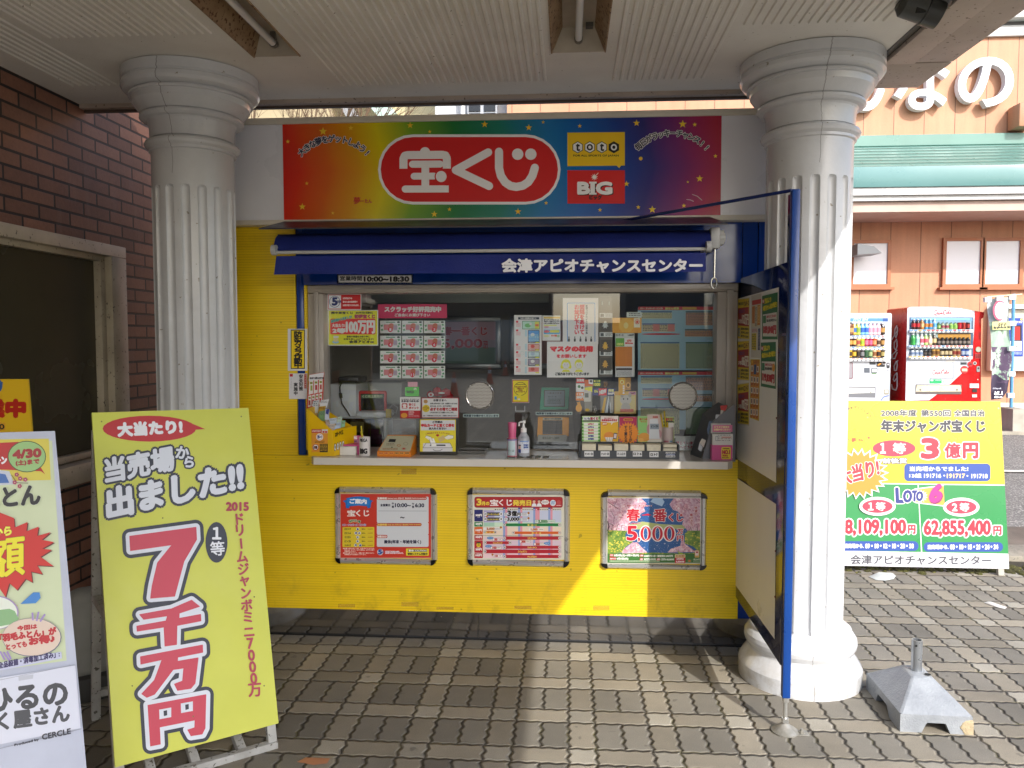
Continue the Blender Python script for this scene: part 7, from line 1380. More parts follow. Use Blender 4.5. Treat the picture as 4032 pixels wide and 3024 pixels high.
B.t('3', 782, 305, 932, 480, PR, 13, [(WW, 24)]); B.t('億', 995, 345, 1140, 478, PR, 5, [(WW, 14)]); B.t('円', 1170, 345, 1300, 480, PR, 9, [(WW, 18)])
B.t('前後賞', 418, 486, 640, 530, WW, 2.5, [(GK, 9)]); B.rr(618, 535, 1420, 698, 38, '163f8c'); B.t('当売場からでました!', 668, 562, 1212, 604, WW, 2); B.t('13組', 664, 628, 775, 664, WW, 2.2); B.t('191716・', 802, 630, 995, 666, WW, 2.2); B.t('191717', 1015, 630, 1182, 668, 'ecc880', 2.2); B.t('・191718', 1200, 632, 1392, 670, WW, 2.2)
B.star(190, 628, 282, WW, 22, .78, -84, 242, layer=20); B.star(188, 630, 256, 'ea7f1c', 22, .78, -84, 220, layer=21)
B.tq('大当り!', (20, 742), (380, 640), (0, 590), '98202f', 7, [(WW, 12)])
B.poly([(742, 730), (750, 730), (784, 1362), (774, 1362)], WW)
B.poly([(712, 775), (982, 738), (992, 930), (722, 895)], 'e89438'); B.poly([(708, 768), (986, 732), (986, 742), (716, 778)], WW); B.poly([(716, 892), (992, 925), (992, 935), (716, 902)], WW); B.star(775, 838, 62, WW, 14, .6)
B.tq('L', (545, 895), (610, 895), (540, 765), '1c2670', 9, [(WW, 18)]); B.tq('O', (610, 892), (682, 890), (612, 788), '1c2670', 8, [(WW, 16)]); B.tq('T', (690, 882), (730, 882), (694, 790), '1c2670', 7, [(WW, 14)]); B.tq('O', (730, 880), (785, 878), (732, 798), '1c2670', 7, [(WW, 12)])
B.tq('6', (856, 905), (955, 890), (880, 745), '6c1450', 16); B.tq('6', (850, 895), (950, 880), (874, 742), 'a81c78', 13)
for cx, cy, a in ((362, 932, '１'), (1148, 940, '2')): B.ell(cx, cy, 170, 88, WW); B.ell(cx, cy, 142, 62, 'b8243f'); B.t(a, cx-85, cy-32, cx-40, cy+35, WW, 3.5, [(GK, 7)]); B.t('等', cx-15, cy-38, cx+72, cy+40, WW, 2, [(GK, 4)])
B.t('18,109,100', 20, 1060, 628, 1205, PR, 8, [(WW, 20)]); B.t('円', 655, 1110, 718, 1186, PR, 5, [(WW, 15)]); B.t('62,855,400', 805, 1068, 1418, 1215, PR, 8, [(WW, 20)]); B.t('円', 1450, 1120, 1520, 1196, PR, 5, [(WW, 15)])
B.rr(-40, 1258, 750, 1348, 44, '163f8c'); B.t('当売場から.', 62, 1282, 236, 1322, WW, 2.5); B.t('09・10・12・13・28・38', 255, 1284, 702, 1322, WW, 4); B.rr(798, 1268, 1538, 1356, 43, '163f8c'); B.t('当売場から.', 836, 1292, 1028, 1332, WW, 2.5); B.t('08・10・15・21・24・34', 1046, 1292, 1490, 1332, WW, 4)
B.tq('会津アピオチャンスセンター', (118, 1472), (1424, 1480), (118, 1388), '3c3c44', 2.5)
for x, y in ((1497, 18), (1576, 1482)): B.ell(x, y, 8, 8, '9aa08c')
B.build('printed_face', sb_)
mb = MB(worn('sign_legs', 'b8b4a8', '8f8b80', .6, 6)); 
lw_ = mb.mats[0]
for x in (xl+.1, xr-.05):
    mb = MB(lw_); ft = FB[1]+.012; beam(mb, (x, ft, 0), (x, ft+.5*math.tan(lean)+.016, .5), .04, .03); mb.build('leg', sb_)
    mb = MB(lw_); beam(mb, (x, 5.545+tz*math.tan(lean), tz-.02), (x, 5.545+tz*math.tan(lean)+.38, 0), .035, .03); mb.build('leg', sb_)
# ================================================================ VENDING MACHINES
VZ = .335
def vend(name, label, Y, crop, body_pts, top, dep, sidec):
    pass
def Vp(x, y, Y): return atY(3300+x*.33152, 1150+y*.33152, Y)
VY = 11.75
red = worn('vending_red', 'b40c10', 'a80a0e', .22, 1.5); vwh = worn('vending_white', 'bfc3c8', 'b4b8be', .25, 1.5)
v1 = thing('vending_machine', 'red and white cola vending machine with rounded top by the orange wall', 'vending machine', (Vp(1260, 800, VY).x, VY+.35, VZ))
L0, R0 = Vp(800, 800, VY).x, Vp(1703, 800, VY).x; RR = Vp(1730, 240, VY).x
arc_ = [(820, 205), (870, 178), (1000, 174), (1140, 172), (1300, 178), (1440, 192), (1560, 212), (1615, 222)]
mb = MB(red); pts = [(800, 1700), (815, 400), (822, 188), (870, 176), (1140, 170), (1440, 190), (1620, 222), (1735, 240), (1728, 300), (1700, 320), (1690, 1700)]
w3 = [Vector((Vp(x, y, VY).x, VY, max(Vp(x, y, VY).z, VZ+.02))) for x, y in pts]
mb.ext([Vector((p.x, VY, p.z)) for p in w3], (0, .72, 0)); mb.build('cabinet', v1, smooth=False)
B = YB(VY, V1, off=.004, step=.0015)
B.poly([(822, 190), (862, 176), (1140, 172), (1440, 192), (1618, 222), (1620, 296), (855, 296), (845, 1290), (798, 1290)], vwh); B.poly([(845, 296), (1620, 296), (1610, 500), (1590, 700), (1575, 805), (1560, 880), (1330, 1092), (1080, 1285), (845, 1290)], vwh)
B.rect(1030, 192, 1470, 280, 'c6cad0'); B.rect(1034, 196, 1466, 276, 'd8dbe0')
def script(B, x0, y0, x1, y1, c, b=3):
    """flowing cola lettering"""
    w_ = x1-x0; h = y1-y0; P__ = lambda a, b_: (x0+a*w_, y0+b_*h)
    def st(pts, k=.055): B.stroke([P__(*p) for p in pts], w_*k, c)
    st([(.13, .30), (.17, .16), (.14, .08), (.07, .25), (.02, .55), (.03, .80), (.08, .88), (.15, .78)], .035); st([(.18, .55), (.22, .50), (.24, .62), (.20, .78), (.165, .72), (.18, .55)], .028); st([(.33, .52), (.29, .50), (.26, .66), (.29, .78), (.34, .68)], .028); st([(.43, .54), (.39, .50), (.36, .66), (.385, .78), (.43, .58), (.425, .74), (.46, .72)], .028)
    st([(.47, .60), (.50, .60)], .03); st([(.64, .26), (.68, .10), (.62, .06), (.55, .30), (.52, .60), (.55, .86), (.62, .80)], .035); st([(.68, .50), (.72, .46), (.735, .60), (.70, .76), (.665, .70), (.68, .50)], .028); st([(.77, .74), (.79, .50), (.84, .12), (.87, .04), (.85, .30), (.80, .70), (.83, .76)], .028); st([(.95, .50), (.90, .46), (.86, .64), (.89, .76), (.95, .50), (.94, .70), (.985, .64)], .028)
    st([(.08, .88), (.14, 1.), (.26, .86), (.34, .90)], .022)
script(B, 1130, 208, 1350, 276, 'b82834'); 
# display window
B.rect(845, 300, 1600, 770, '3e5a78'); B.rect(865, 306, 1590, 345, '7aa4cc'); B.rect(1000, 310, 1560, 335, '8cc4dc')
B.rect(860, 345, 1580, 440, '8fb0c4'); B.rect(860, 490, 1200, 620, 'a0b8b8'); B.rect(1180, 495, 1570, 620, 'c89038'); B.rect(860, 680, 1580, 755, 'b8bcc0')
B.build('front_face', v1)
def shelf(t, x0, x1, y, cols, seed, Y=VY):
    mb = MB(M('e2e4e6', .4)); a, b = Vp(x0, y, Y), Vp(x1, y+38, Y); mb.box(a.x, Y-.05, b.z, b.x, Y-.008, a.z, b=.004); mb.build('price_shelf', t)
    B = YB(Y-.0505, V1); rnd = random.Random(seed); n = int((x1-x0)/50)
    for i in range(n): xx = x0+12+i*(x1-x0-20)/n; B.rr(xx, y+3, xx+38, y+17, 3, rnd.choice(cols)); B.ell(xx+18, y+28, 13, 6, '1c1c1e', 12)
    B.build('price_labels', t)
shelf(v1, 838, 1582, 445, ('5a8cc0', '4a78b8', 'd8a040', 'c03040'), 1); shelf(v1, 828, 1578, 632, ('5a8cc0', 'c84858', 'c84858', 'd08848'), 2); shelf(v1, 828, 1575, 760, ('d89040', 'c05030', 'e0a850'), 3)
_bt = {}
def drink(t, x, yb, yt, kind, c1, c2, Y):
    """kind: b tall bottle, s stubby, c can"""
    a = Vp(x, yb, Y); h = Vp(x, yt, Y).z-a.z; key = (kind, c1, c2, round(h, 3))
    if key not in _bt:
        r = h*(.20 if kind == 'b' else .30 if kind == 's' else .30)
        prof = {'b': [(0, .85), (.02, 1), (.58, 1), (.66, .92), (.84, .42), (.86, .42)], 's': [(0, .85), (.03, 1), (.55, .9), (.66, .95), (.84, .55), (.86, .55)], 'c': [(0, .8), (.04, 1), (.92, 1), (.98, .85), (1., .85)]}[kind]
        mb = MB(M(c1, .2)); mb.lathe([(z*h, q*r) for z, q in prof], seg=14, cap=False); mb.use(M(c2, .35)); mb.lathe([(h*.2, r*1.02), (h*(.55 if kind != 'c' else .75), r*1.02)], seg=14, cap=False)
        if kind != 'c': mb.lathe([(h*.86, r*.46), (h*.98, r*.46), (h, r*.3)], seg=10, m=M('d8d8d8' if kind == 'b' else '1c1c1c'))
        ob = mb.build('drink_bottle' if kind != 'c' else 'drink_can', None); _bt[key] = ob; COL.objects.unlink(ob)
    o = bpy.data.objects.new(_bt[key].name.split('.')[0], _bt[key].data); COL.objects.link(o); o['_b'] = t['_b']; o.parent = t
    o.location = (a.x-t['_b'][0]+.0, Y-.03-t['_b'][1], a.z-t['_b'][2])
row1 = [('b', '3c1414', 'b01c20')]*2+[('b', 'b87838', 'c8a878')]+[('b', '4a90c0', 'c07830')]*2+[('b', 'a8c8e0', '5a9cd0')]+[('s', '5c8a50', '9ab870'), ('s', 'b0b8a0', '984050'), ('s', 'b0b8a0', '984050'), ('s', 'a8c870', '88b858'), ('s', 'a8c870', '88b858'), ('c', 'b8101c', 'c02030'), ('c', 'b84028', '98281c'), ('c', '4a1c1c', 'a02820')]
for i, (k, a, b) in enumerate(row1): drink(v1, 885+i*49.3, 440, 318 if i < 6 else 362, k, a, b, VY)
row2 = [('b', '3c9c48', '2c8c3c'), ('b', 'a8d0c0', '88b8a8'), ('b', 'e0b8b8', 'c85868'), ('b', 'a8d078', 'd05060'), ('b', 'b8a888', 'd8d0b8'), ('b', '4a3828', 'c0a878')]+[('s', '241c18', '6a6058')]*8
for i, (k, a, b) in enumerate(row2): drink(v1, 877+i*50, 628, 492 if i < 6 else 538, k, a, b, VY)
row3 = [('s', 'd8dce0', '8090b0')]*3+[('s', '2c2420', '5a5048')]*2+[('c', 'c89c4c', '7c5428')]*2+[('c', '2c1c14', 'c8b48c')]*3+[('c', 'c0a878', '903828')]*2+[('c', '3050a0', 'b0b8c8')]*2
for i, (k, a, b) in enumerate(row3): drink(v1, 872+i*49.3, 757, 680, k, a, b, VY)
B = YB(VY, V1, off=.010, step=.002)
B.rect(1088, 835, 1370, 1028, '8c9096'); B.rect(1094, 842, 1350, 1020, 'e0e4e2'); script(B, 1110, 915, 1320, 985, 'a83040'); B.rr(1084, 1035, 1226, 1084, 5, '1f9c5c'); B.t('eco', 1095, 1042, 1125, 1055, 'd8ece0', 2); B.lines(1150, 1042, 1218, 1056, 1, 'b0dcc0', .6); B.ell(1272, 1060, 26, 26, '8a9c98'); B.ell(1272, 1060, 21, 21, 'c8d8d0'); B.rect(1272, 1044, 1276, 1062, '607c70')
B.poly([(1575, 860), (1330, 1092), (1080, 1288), (1690, 1288), (1695, 860)], red) if False else None
B.rect(1448, 830, 1526, 864, '70767c'); B.rect(1455, 838, 1518, 858, '24282c'); B.ell(1496, 922, 47, 46, 'b01c20'); B.ell(1496, 922, 40, 40, 'c82424'); B.rect(1465, 908, 1528, 940, 'c8b898'); B.ell(1564, 856, 32, 32, 'd01418'); B.ell(1564, 856, 24, 24, 'a01418'); B.rect(1550, 850, 1580, 862, '301010'); B.ell(1620, 845, 22, 20, 'a8a4a0'); B.ell(1620, 845, 13, 12, '3c3c3c')
B.ell(1662, 682, 33, 33, '8c8878'); B.ell(1662, 682, 28, 28, 'a8a490'); B.rr(1620, 725, 1695, 790, 6, 'b01418'); [B.rect(1628+i*22, 738+j*16, 1644+i*22, 750+j*16, '3a1414') for i in range(3) for j in range(3)]; B.rr(1642, 880, 1680, 948, 12, '8e8c8a'); B.ell(1662, 905, 12, 12, '302c2c'); B.ell(1655, 1038, 7, 7, 'b8b4b0'); B.rect(1560, 1086, 1668, 1138, 'c8c8cc'); B.lines(1566, 1092, 1662, 1132, 4, '6a6c74', .4); B.rect(1592, 1148, 1646, 1188, '241c1c'); B.rect(1588, 1215, 1645, 1250, 'b8b8b4')
B.poly([(918, 1096), (1465, 1100), (1458, 1212), (915, 1212)], '5c5450'); B.poly([(930, 1106), (1448, 1106), (1462, 1180), (918, 1182)], worn('metal_flap', 'e4dcc4', 'c8bfa4', .25, 4, metal=.3)); B.ell(972, 1160, 12, 12, '6a6458'); B.ell(1406, 1160, 12, 12, '6a6458'); B.rect(1282, 812, 1380, 828, 'c8c0b8')
B.build('controls', v1)
g3 = GLASS.copy(); g3.name = 'display_glass'; g3.node_tree.nodes['Mix Shader'].inputs[0].default_value = .2
a, b = Vp(850, 765, VY), Vp(1592, 302, VY); MB(g3).add([(a.x, VY-.058, a.z), (b.x, VY-.058, a.z), (b.x, VY-.058, b.z), (a.x, VY-.058, b.z)], [(0, 1, 2, 3)]).build('display_pane', v1)
# side with the big lettering
S_ = Board((L0, 0, 0), (-1, 0, 0), V1, off=.004, step=.001)
def side_txt():
    st = [((700, 400), (680, 440), (672, 500), (690, 540), (705, 500), (708, 420)), ((645, 560), (700, 470), (712, 462)), ((700, 560), (672, 600), (670, 660), (690, 690), (706, 640), (704, 580)), ((705, 690), (650, 745), (650, 790), (680, 790), (705, 720)), ((712, 815), (690, 830), (668, 880), (672, 930), (695, 930), (706, 870), (702, 830)), ((700, 960), (672, 990), (660, 1040), (672, 1060), (694, 1030)), ((640, 1100), (650, 1150), (690, 1165), (706, 1120), (704, 960))]
    for s_ in st: S_.stroke(s_, 13, 'dcd4d4')
side_txt(); S_.build('side_lettering', v1)
v2 = thing('vending_machine', 'white vending machine of bottled tea and coffee half hidden by the right column', 'vending machine', (Vp(250, 800, 11.9).x, 12.2, VZ))
mb = MB(vwh); a, b = Vp(-260, 800, 11.95), Vp(650, 248, 11.95); mb.box(a.x, 11.95, VZ, b.x, 12.7, b.z, b=.03); mb.build('cabinet', v2)
Y2 = 11.95; B = YB(Y2, V1, off=.004, step=.0015); B.rr(-230, 298, 628, 808, 26, '9aa2aa'); B.rr(-225, 304, 622, 802, 24, 'c4ccd4'); B.rect(-225, 310, 590, 350, '4a80b0'); B.rect(530, 310, 590, 350, '1c4a8c'); B.tq('ITO EN', (180, 343), (345, 340), (188, 316), 'a8c4cc', 3)
B.rect(372, 832, 446, 862, '2c3034'); B.rr(455, 822, 555, 888, 8, '1c1c20'); B.poly([(466, 862), (495, 845), (515, 850), (490, 868), (470, 872)], 'd88c20'); B.ell(543, 838, 26, 26, '8a8688'); B.ell(543, 838, 14, 14, '3a3434'); B.rr(574, 838, 610, 905, 14, '2a2c30'); B.ell(592, 860, 10, 10, 'c0c0c8'); B.rect(308, 900, 375, 958, '50565e'); B.rr(394, 902, 464, 960, 6, '4a5058'); B.rect(402, 912, 458, 950, 'd8dcdc'); B.rect(398, 962, 455, 972, '5a8050'); B.lines(472, 900, 560, 935, 3, 'a8a8a0', .5); B.ell(590, 930, 8, 8, '8a8e94')
B.poly([(60, 1122), (445, 1126), (442, 1252), (60, 1248)], '6a6c70'); B.poly([(60, 1136), (432, 1140), (436, 1196), (60, 1206)], 'd4d4cc'); B.rect(316, 1150, 362, 1196, 'a8b8b0'); B.ell(386, 1192, 10, 10, '888880'); B.rr(544, 1158, 600, 1215, 4, '8c8878'); B.rect(552, 1166, 592, 1200, 'c8c4b4'); B.stroke([(510, 1285), (540, 1245), (600, 1230)], 9, '2c5cb0'); B.rr(60, 835, 174, 1030, 14, '6a2c34'); B.rr(60, 842, 166, 1022, 12, '8a8488')
B.build('front_face', v2)
for y in (515, 650, 785): shelf(v2, 100, 572, y, (('5a88b8', '4a6898', 'c84850'), ('4a78b0', 'd8a040'), ('c86858', 'd88858'))[(y-515)//130], y, Y2)
for i, (k, a, b) in enumerate([('s', '6a4028', 'b08850'), ('b', 'c0a048', '3060a0'), ('b', 'b0c058', '7c9c40'), ('b', '78b0e0', '2c5cb0'), ('b', '78b0e0', '2c5cb0'), ('b', 'e0b8c0', 'd890a0'), ('b', 'e0b8c0', 'd890a0'), ('b', 'e0b8c0', 'd890a0'), ('b', '2c2018', 'a88040')]): drink(v2, 130+i*48, 508, 358, k, a, b, Y2)
for i, c in enumerate((('4a2c1c', 'b88840'), ('382018', 'c89c50'), ('c8a868', '984838'), ('c8b430', '8ca830'), ('9c3c50', 'd06880'), ('8c2c48', 'c85878'), ('a84828', 'c88858'), ('c8b0a0', '503828'), ('30241c', 'a07840'))): drink(v2, 130+i*48, 640, 552, 'c', *c, Y2)
for i, c in enumerate((('c89830', '402c18'), ('382818', 'c89c30'), ('584838', '282018'), ('2c2428', '707070'), ('3c5c3c', '284830'), ('3c6040', '90a070'), ('c8a880', '7c4c28'), ('b88040', '30201c'), ('302418', '988850'))): drink(v2, 130+i*48, 775, 688, 'c', *c, Y2)
# ================================================================ FLAG
fg = thing('banner_flag', 'tall pale green cloth flag seen from behind, on a pole in a concrete block', 'flag', (8.0, 11.85, VZ))
FY = 11.6
Fp = lambda x, y: Vp(x, y, FY)
mb = MB(M('5a94bc', .4)); a, b = Fp(2055, 1370), Fp(2085, 20); mb.tube([(a.x, FY, a.z), ((a.x+b.x)/2-.0, FY, (a.z+b.z)/2), (b.x, FY, b.z)], .022, 10); mb.use(M('c8b890')); c_, d_ = Fp(1755, 62), Fp(2175, 28); mb.tube([(c_.x, FY-.02, c_.z), (d_.x, FY-.02, d_.z)], .012, 8); mb.build('pole', fg)
mb = MB(worn('concrete_block', 'a8a294', '8f897c', .9, 6, bump=.004)); p0, p1, p2, p3 = Fp(1935, 1550), Fp(2160, 1560), Fp(2140, 1375), Fp(1975, 1375)
mb.add([(p0.x, FY-.3, VZ), (p1.x, FY-.3, VZ), (p1.x, FY+.25, VZ), (p0.x, FY+.25, VZ), (p3.x, FY-.22, p3.z), (p2.x, FY-.22, p2.z), (p2.x, FY+.17, p2.z), (p3.x, FY+.17, p3.z)], [(3, 2, 1, 0), (4, 5, 6, 7), (0, 1, 5, 4), (1, 2, 6, 5), (2, 3, 7, 6), (3, 0, 4, 7)]); mb.build('concrete_block', fg, smooth=False)
g = NG('flag_print', .8); x, y, z = g.xyz(); zlo, zhi = Fp(1900, 1080).z-VZ, Fp(1900, 355).z-VZ
k = g.mix(g.ramp(g.noise(g.co, 6, 4), [(.4, 0.), (.6, 1.)]), '9cbca0', 'b8ccb8'); k = g.mix(g.mt('GREATER_THAN', z, zhi+0.), k, 'c4ccc8')
k = g.mix(g.mt('LESS_THAN', g.mt('ADD', z, g.mt('MULTIPLY', g.noise(g.co, 2.5, 2), .5)), zlo+.35), k, '3e3448'); k = g.mix(g.mt('MULTIPLY', g.ramp(g.noise(g.comb(g.mt('MULTIPLY', x, 1.6), 0., z), 5., 4, .7), [(.46, 0.), (.52, 1.)]), g.mt('MULTIPLY', g.mt('LESS_THAN', z, zhi-.35), g.mt('GREATER_THAN', z, zlo))), k, '5c4a60'); g.col(k)
left = [(1782, 85), (1800, 220), (1818, 350), (1824, 500), (1815, 650), (1825, 800), (1822, 950), (1830, 1100), (1838, 1200), (1845, 1285)]; right = [(2055, 60), (2052, 220), (2056, 350), (2052, 500), (2050, 650), (2055, 800), (2040, 950), (2038, 1060), (2030, 1180), (1990, 1250)]
vs = []; nx = 10
for (l, r_) in zip(left, right):
    for i in range(nx+1):
        f = i/nx; p = Fp(l[0]+(r_[0]-l[0])*f, l[1]+(r_[1]-l[1])*f); vs.append((p.x, FY+.02+.045*math.sin(f*6+l[1]*.006), p.z))
MB(g.m).add(vs, [(j*(nx+1)+i, j*(nx+1)+i+1, (j+1)*(nx+1)+i+1, (j+1)*(nx+1)+i) for j in range(len(left)-1) for i in range(nx)]).build('cloth', fg)
for x, y in ((1772, 80), (1912, 65), (2062, 50), (2065, 360), (2062, 660), (2055, 960), (2045, 1215)): p = Fp(x, y); mb = MB(M('d8dadc', .6)); mb.box(p.x-.045, FY-.03, p.z-.05, p.x+.045, FY+.03, p.z+.02, b=.005); mb.build('strap', fg)
B = YB(FY-.035, V1, off=.001, step=.002); B.ell(1918, 218, 80, 120, 'b84c68'); B.ell(1926, 220, 66, 102, 'd8dcdc'); B.rect(1832, 358, 2046, 440, 'd8d07c') if False else B.rr(1834, 352, 2046, 448, 6, 'd4cc84'); B.t('2.23', 1905, 372, 1995, 428, '2c3038', 3, mir=True); B.t('on sale', 1846, 402, 1905, 436, '2c3038', 1.5, mir=True); B.t('DVD', 2005, 405, 2040, 430, '2c3038', 1.5, mir=True)
B.t('1.26', 1855, 1180, 1950, 1220, 'dcdce0', 3.5, mir=True); B.t('on sale', 1855, 1232, 1950, 1258, 'dcdce0', 2, mir=True); B.t('Blu-ray/DVD', 1838, 1136, 1935, 1158, 'a8a8b4', 1.2, mir=True); B.build('flag_print', fg)
# ================================================================ CONCRETE-FILLED PARASOL FOOT
ub = thing('pole_base', 'grey plastic coated weight with a short steel tube and chipped corner beside the right column', 'pole base', (atZ(3560, 2860).x, 3.45, 0))
gp = worn('grey_coated_base', '9ca0a4', '7b8085', .42, 9, bump=.003)
w = lambda px, py, z: atZ(px, py, z)
k5 = lambda x, y: (2700+x*.5425, 2300+y*.5425)
hh = .075
F0, F1_, F2_ = w(*k5(1555, 1070), 0), w(*k5(2080, 1095), 0), w(*k5(1300, 740), 0.0)
LB = Vector((F0.x-.20, F0.y+.36, 0)) 
ux = (F1_-F0); Lx = ux.length; ux.normalize(); uy = Vector((-ux.y, ux.x, 0)); 
Ly = .40; o0 = F0.copy(); o0.z = 0
def bp(u, v, z): return o0+ux*u*Lx+uy*v*Ly+Vector((0, 0, z))
TH = .175; i0, i1 = .28, .62
mb = MB(gp)
def arch(a, b, v0, v1, nrm):
    """side wall with a trapezoid notch at the bottom"""
    A = lambda s_, z: bp(a[0]+(b[0]-a[0])*s_, a[1]+(b[1]-a[1])*s_, z)
    for th, rev in ((0, False),):
        P4 = [A(0, 0), A(.30, 0), A(.37, .042), A(.63, .042), A(.70, 0), A(1, 0), A(1, hh), A(0, hh)]
        mb.add([tuple(p) for p in P4], [(0, 1, 2, 7), (2, 3, 6, 7), (3, 4, 5, 6)])
    inn = nrm*.03; mb.add([tuple(A(.37, .042)), tuple(A(.63, .042)), tuple(A(.63, .042)+inn), tuple(A(.37, .042)+inn), tuple(A(.30, 0)), tuple(A(.30, 0)+inn), tuple(A(.70, 0)), tuple(A(.70, 0)+inn)], [(0, 1, 2, 3), (4, 0, 3, 5), (1, 6, 7, 2)])
arch((0, 0), (1, 0), 0, 0, uy); arch((1, 0), (1, 1), 0, 0, -ux); arch((1, 1), (0, 1), 0, 0, -uy); arch((0, 1), (0, 0), 0, 0, ux)
q_ = [bp(0, 0, hh), bp(1, 0, hh), bp(1, 1, hh), bp(0, 1, hh), bp(.36, .36, TH), bp(.64, .36, TH), bp(.64, .66, TH), bp(.36, .66, TH)]
mb.add([tuple(p) for p in q_], [(0, 1, 5, 4), (1, 2, 6, 5), (2, 3, 7, 6), (3, 0, 4, 7), (4, 5, 6, 7)])
mb.use('24241f'); mb.add([tuple(bp(a, b, .0415)) for a, b in ((.06, .06), (.94, .06), (.94, .94), (.06, .94))], [(0, 1, 2, 3)])
bo = mb.build('weight', ub, ang=20)
bv = bo.modifiers.new('soft', 'BEVEL'); bv.width = .008; bv.segments = 2; bv.limit_method = 'ANGLE'; bv.angle_limit = R(12)
c_ = bp(.5, .52, TH); mb = MB(worn('steel_tube', 'a8acb0', '8c9094', .3, 6, metal=.7)); mb.lathe([(TH-.01, .022), (TH+.135, .022), (TH+.135, .018), (TH-.01, .018)], (c_.x, c_.y), 28, cap=False); mb.use('181818'); mb.T = Matrix.Translation(Vector((c_.x-.012, c_.y-.0205, TH+.115))) @ Matrix.Rotation(R(90), 4, 'X'); mb.lathe([(0, .005), (.001, .005)], seg=12); mb.T = None; mb.lathe([(TH+.1, .0178), (TH+.101, .001)], (c_.x, c_.y), 20, m=M('141414')); mb.build('tube', ub)
mb = MB(worn('chipped_core', 'b8a888', '9a8a6c', .9, 30, bump=.004)); e_ = bp(.965, .045, .028); rnd = random.Random(2)
def clampc(p):
    d = p-o0; u = min(d.dot(ux)/Lx, 1+.003/Lx); v = max(d.dot(uy)/Ly, -.003/Ly); return tuple(bp(u, v, max(min(p.z, hh-.008), .001)))
bm = bmesh.new(); bmesh.ops.create_icosphere(bm, subdivisions=3, radius=.042)
for v in bm.verts: v.co *= 1+rnd.uniform(-.16, .12); v.co.z = min(v.co.z, .034)
mb.add([clampc(v.co+e_) for v in bm.verts], [[v.index for v in f.verts] for f in bm.faces]); bm.free(); mb.build('chipped_corner', ub)
c2 = bp(.60, .40, TH+.0015); mb = MB(M('1c1c1c', .8)); mb.lathe([(TH+.003, .001), (TH+.0035, .013)], (c2.x, c2.y), 16, cap=False); mb.build('plug_hole', ub)
# litter
def scrap(label, pts, h, c, seed):
    rnd = random.Random(seed); w_ = [atZ(px, py, .004) for px, py in pts]; n = len(w_); cc = sum(w_, Vector())/n; vs = [tuple(p) for p in w_]; 
    for k in (.66, .33): vs += [tuple(cc+(p-cc)*k+Vector((0, 0, h*rnd.uniform(.4, 1.)))) for p in w_]
    vs.append((cc.x, cc.y, .004+h*.6)); fs = []
    for l in (0, 1): fs += [(l*n+i, l*n+(i+1) % n, (l+1)*n+(i+1) % n, (l+1)*n+i) for i in range(n)]
    fs += [(2*n+i, 2*n+(i+1) % n, 3*n) for i in range(n)]
    tag(MB(M(c, .5)).add(vs, fs).build('litter_scrap'), label, 'litter')
scrap('crumpled clear plastic scrap lying below the big prize board', [(3420, 2270), (3450, 2258), (3490, 2262), (3515, 2256), (3528, 2268), (3518, 2280), (3485, 2286), (3450, 2284)], .02, 'b4b8b4', 1)
scrap('narrow white paper strip on the pavers to the right', [(3874, 2372), (3890, 2368), (3965, 2390), (3958, 2398), (3930, 2392)], .008, 'd0ccc4', 2)
scrap('orange leaf-like paper scrap on the wet pavers beside the yellow folding board', [(1168, 3000), (1205, 2982), (1262, 2984), (1300, 2986), (1288, 3006), (1235, 3012)], .003, 'b07858', 3)
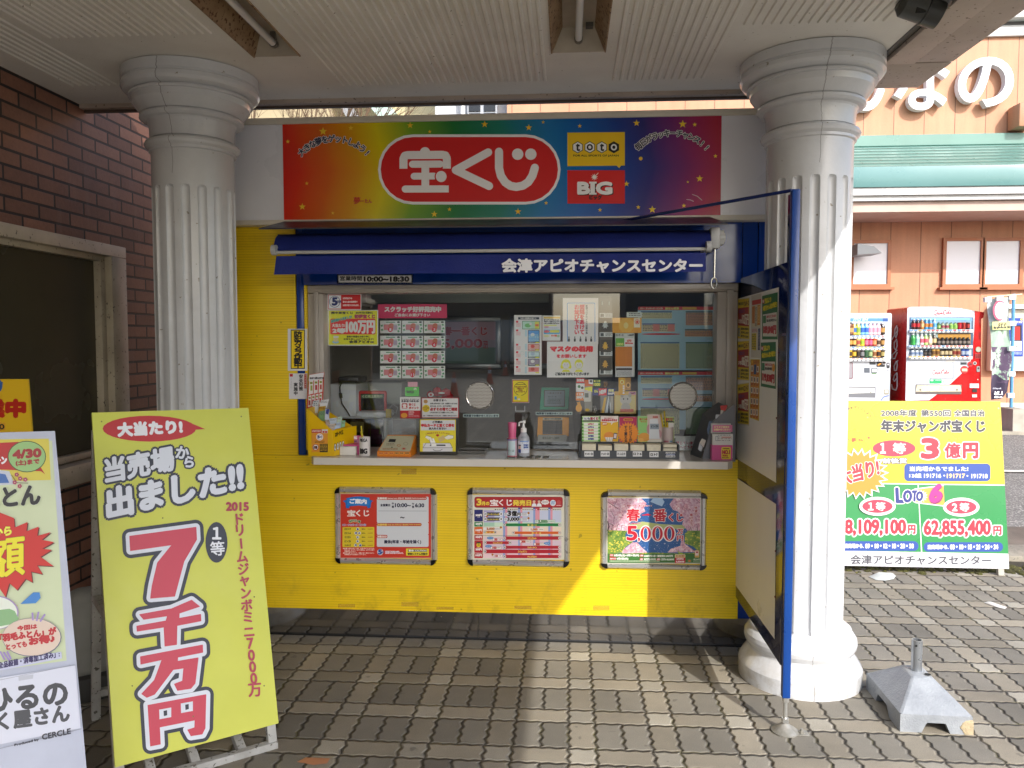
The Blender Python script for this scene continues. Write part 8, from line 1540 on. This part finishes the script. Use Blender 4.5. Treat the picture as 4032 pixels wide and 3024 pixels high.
# dry leaves and dirt at the foot of the kick plate
mb = MB(worn('dry_leaf', '7a5c34', '4c3a20', .9, 30)); rnd = random.Random(8)
for i in range(150):
    x = rnd.uniform(-1.3, 1.0); y = 4.125-abs(rnd.gauss(0, .014)); s_ = rnd.uniform(.002, .007); a = rnd.uniform(0, 6.28); z_ = .0015+rnd.uniform(0, .003)
    mb.add([(x+s_*math.cos(a), y+s_*math.sin(a)*.6, z_), (x-s_*math.sin(a)*.5, y+s_*.5*math.cos(a), z_+.003), (x-s_*math.cos(a), y-s_*math.sin(a)*.6, z_), (x+s_*math.sin(a)*.5, y-s_*.5*math.cos(a), z_+.002)], [(0, 1, 2, 3)])
tag(mb.build('dry_debris'), 'dry leaf crumbs and grit along the foot of the kiosk', 'debris', kind='stuff')
# ================================================================ WHAT THE WINDOW MIRRORS (behind the viewer; building heights and gap set for the mirrored sky)
st = thing('opposite_arcade', 'long brown arcade building across the forecourt, mirrored in the kiosk window', 'building', (-8, -30, 0))
MB(worn('brown_render', '6e6358', '5c5248', .7, 2)).box(-16, -34, 0, -.8, -30, 4.4).build('wall', st)
mb = MB(M('b8b4aa', .5)); [mb.box(-14+i*2.6, -29.98, .6, -12.2+i*2.6, -29.9, 2.6, b=.02) for i in range(6)]; mb.build('window', st)
MB(M('837a70', .6)).box(-.8, -34, 0, 2.6, -32, 2.5).build('low_wall', st)
st2 = thing('sky_cover_building', 'plain grey brown building across the car park, mirrored in the right of the window', 'building', (20, -28, 0))  # unseen building added to cover the sky mirrored in the window's right part
MB(worn('grey_render', '77716a', '66615b', .7, 1)).box(2.6, -32, 0, 45, -28, 4.2).build('wall', st2)
for i in range(7): mb = MB(M('3a3c3e', .3)); mb.box(4+i*3.2, -27.99, 1.0, 6.2+i*3.2, -27.9, 2.4); mb.build('window', st2)
def cone(x, y, label):
    t = thing('traffic_cone', label, 'traffic cone', (x, y, 0), 'orange cones on the forecourt'); MB(M('c8381c', .5)).lathe([(.03, .13), (.70, .03), (.70, .02)], (x, y), 20).build('cone', t)
    mb = MB(M('d8d8d8', .5)); mb.lathe([(.40, .077), (.52, .060)], (x, y), 20, cap=False); mb.v = [tuple(v) for v in mb.v]; mb.use('a83018'); mb.box(x-.18, y-.18, 0, x+.18, y+.18, .03, b=.005); mb.build('collar_and_foot', t); return t
def mirror(px, py): p = atZ(px, py); return p.x, 8.4-p.y
for i, (px, py) in enumerate(((1928, 1512), (1990, 1480), (1788, 1560))): cone(*mirror(px, py), ('orange traffic cone, nearest of three mirrored in the window', 'orange traffic cone, farthest of three mirrored in the window', 'orange traffic cone mirrored at the left of the window')[i])
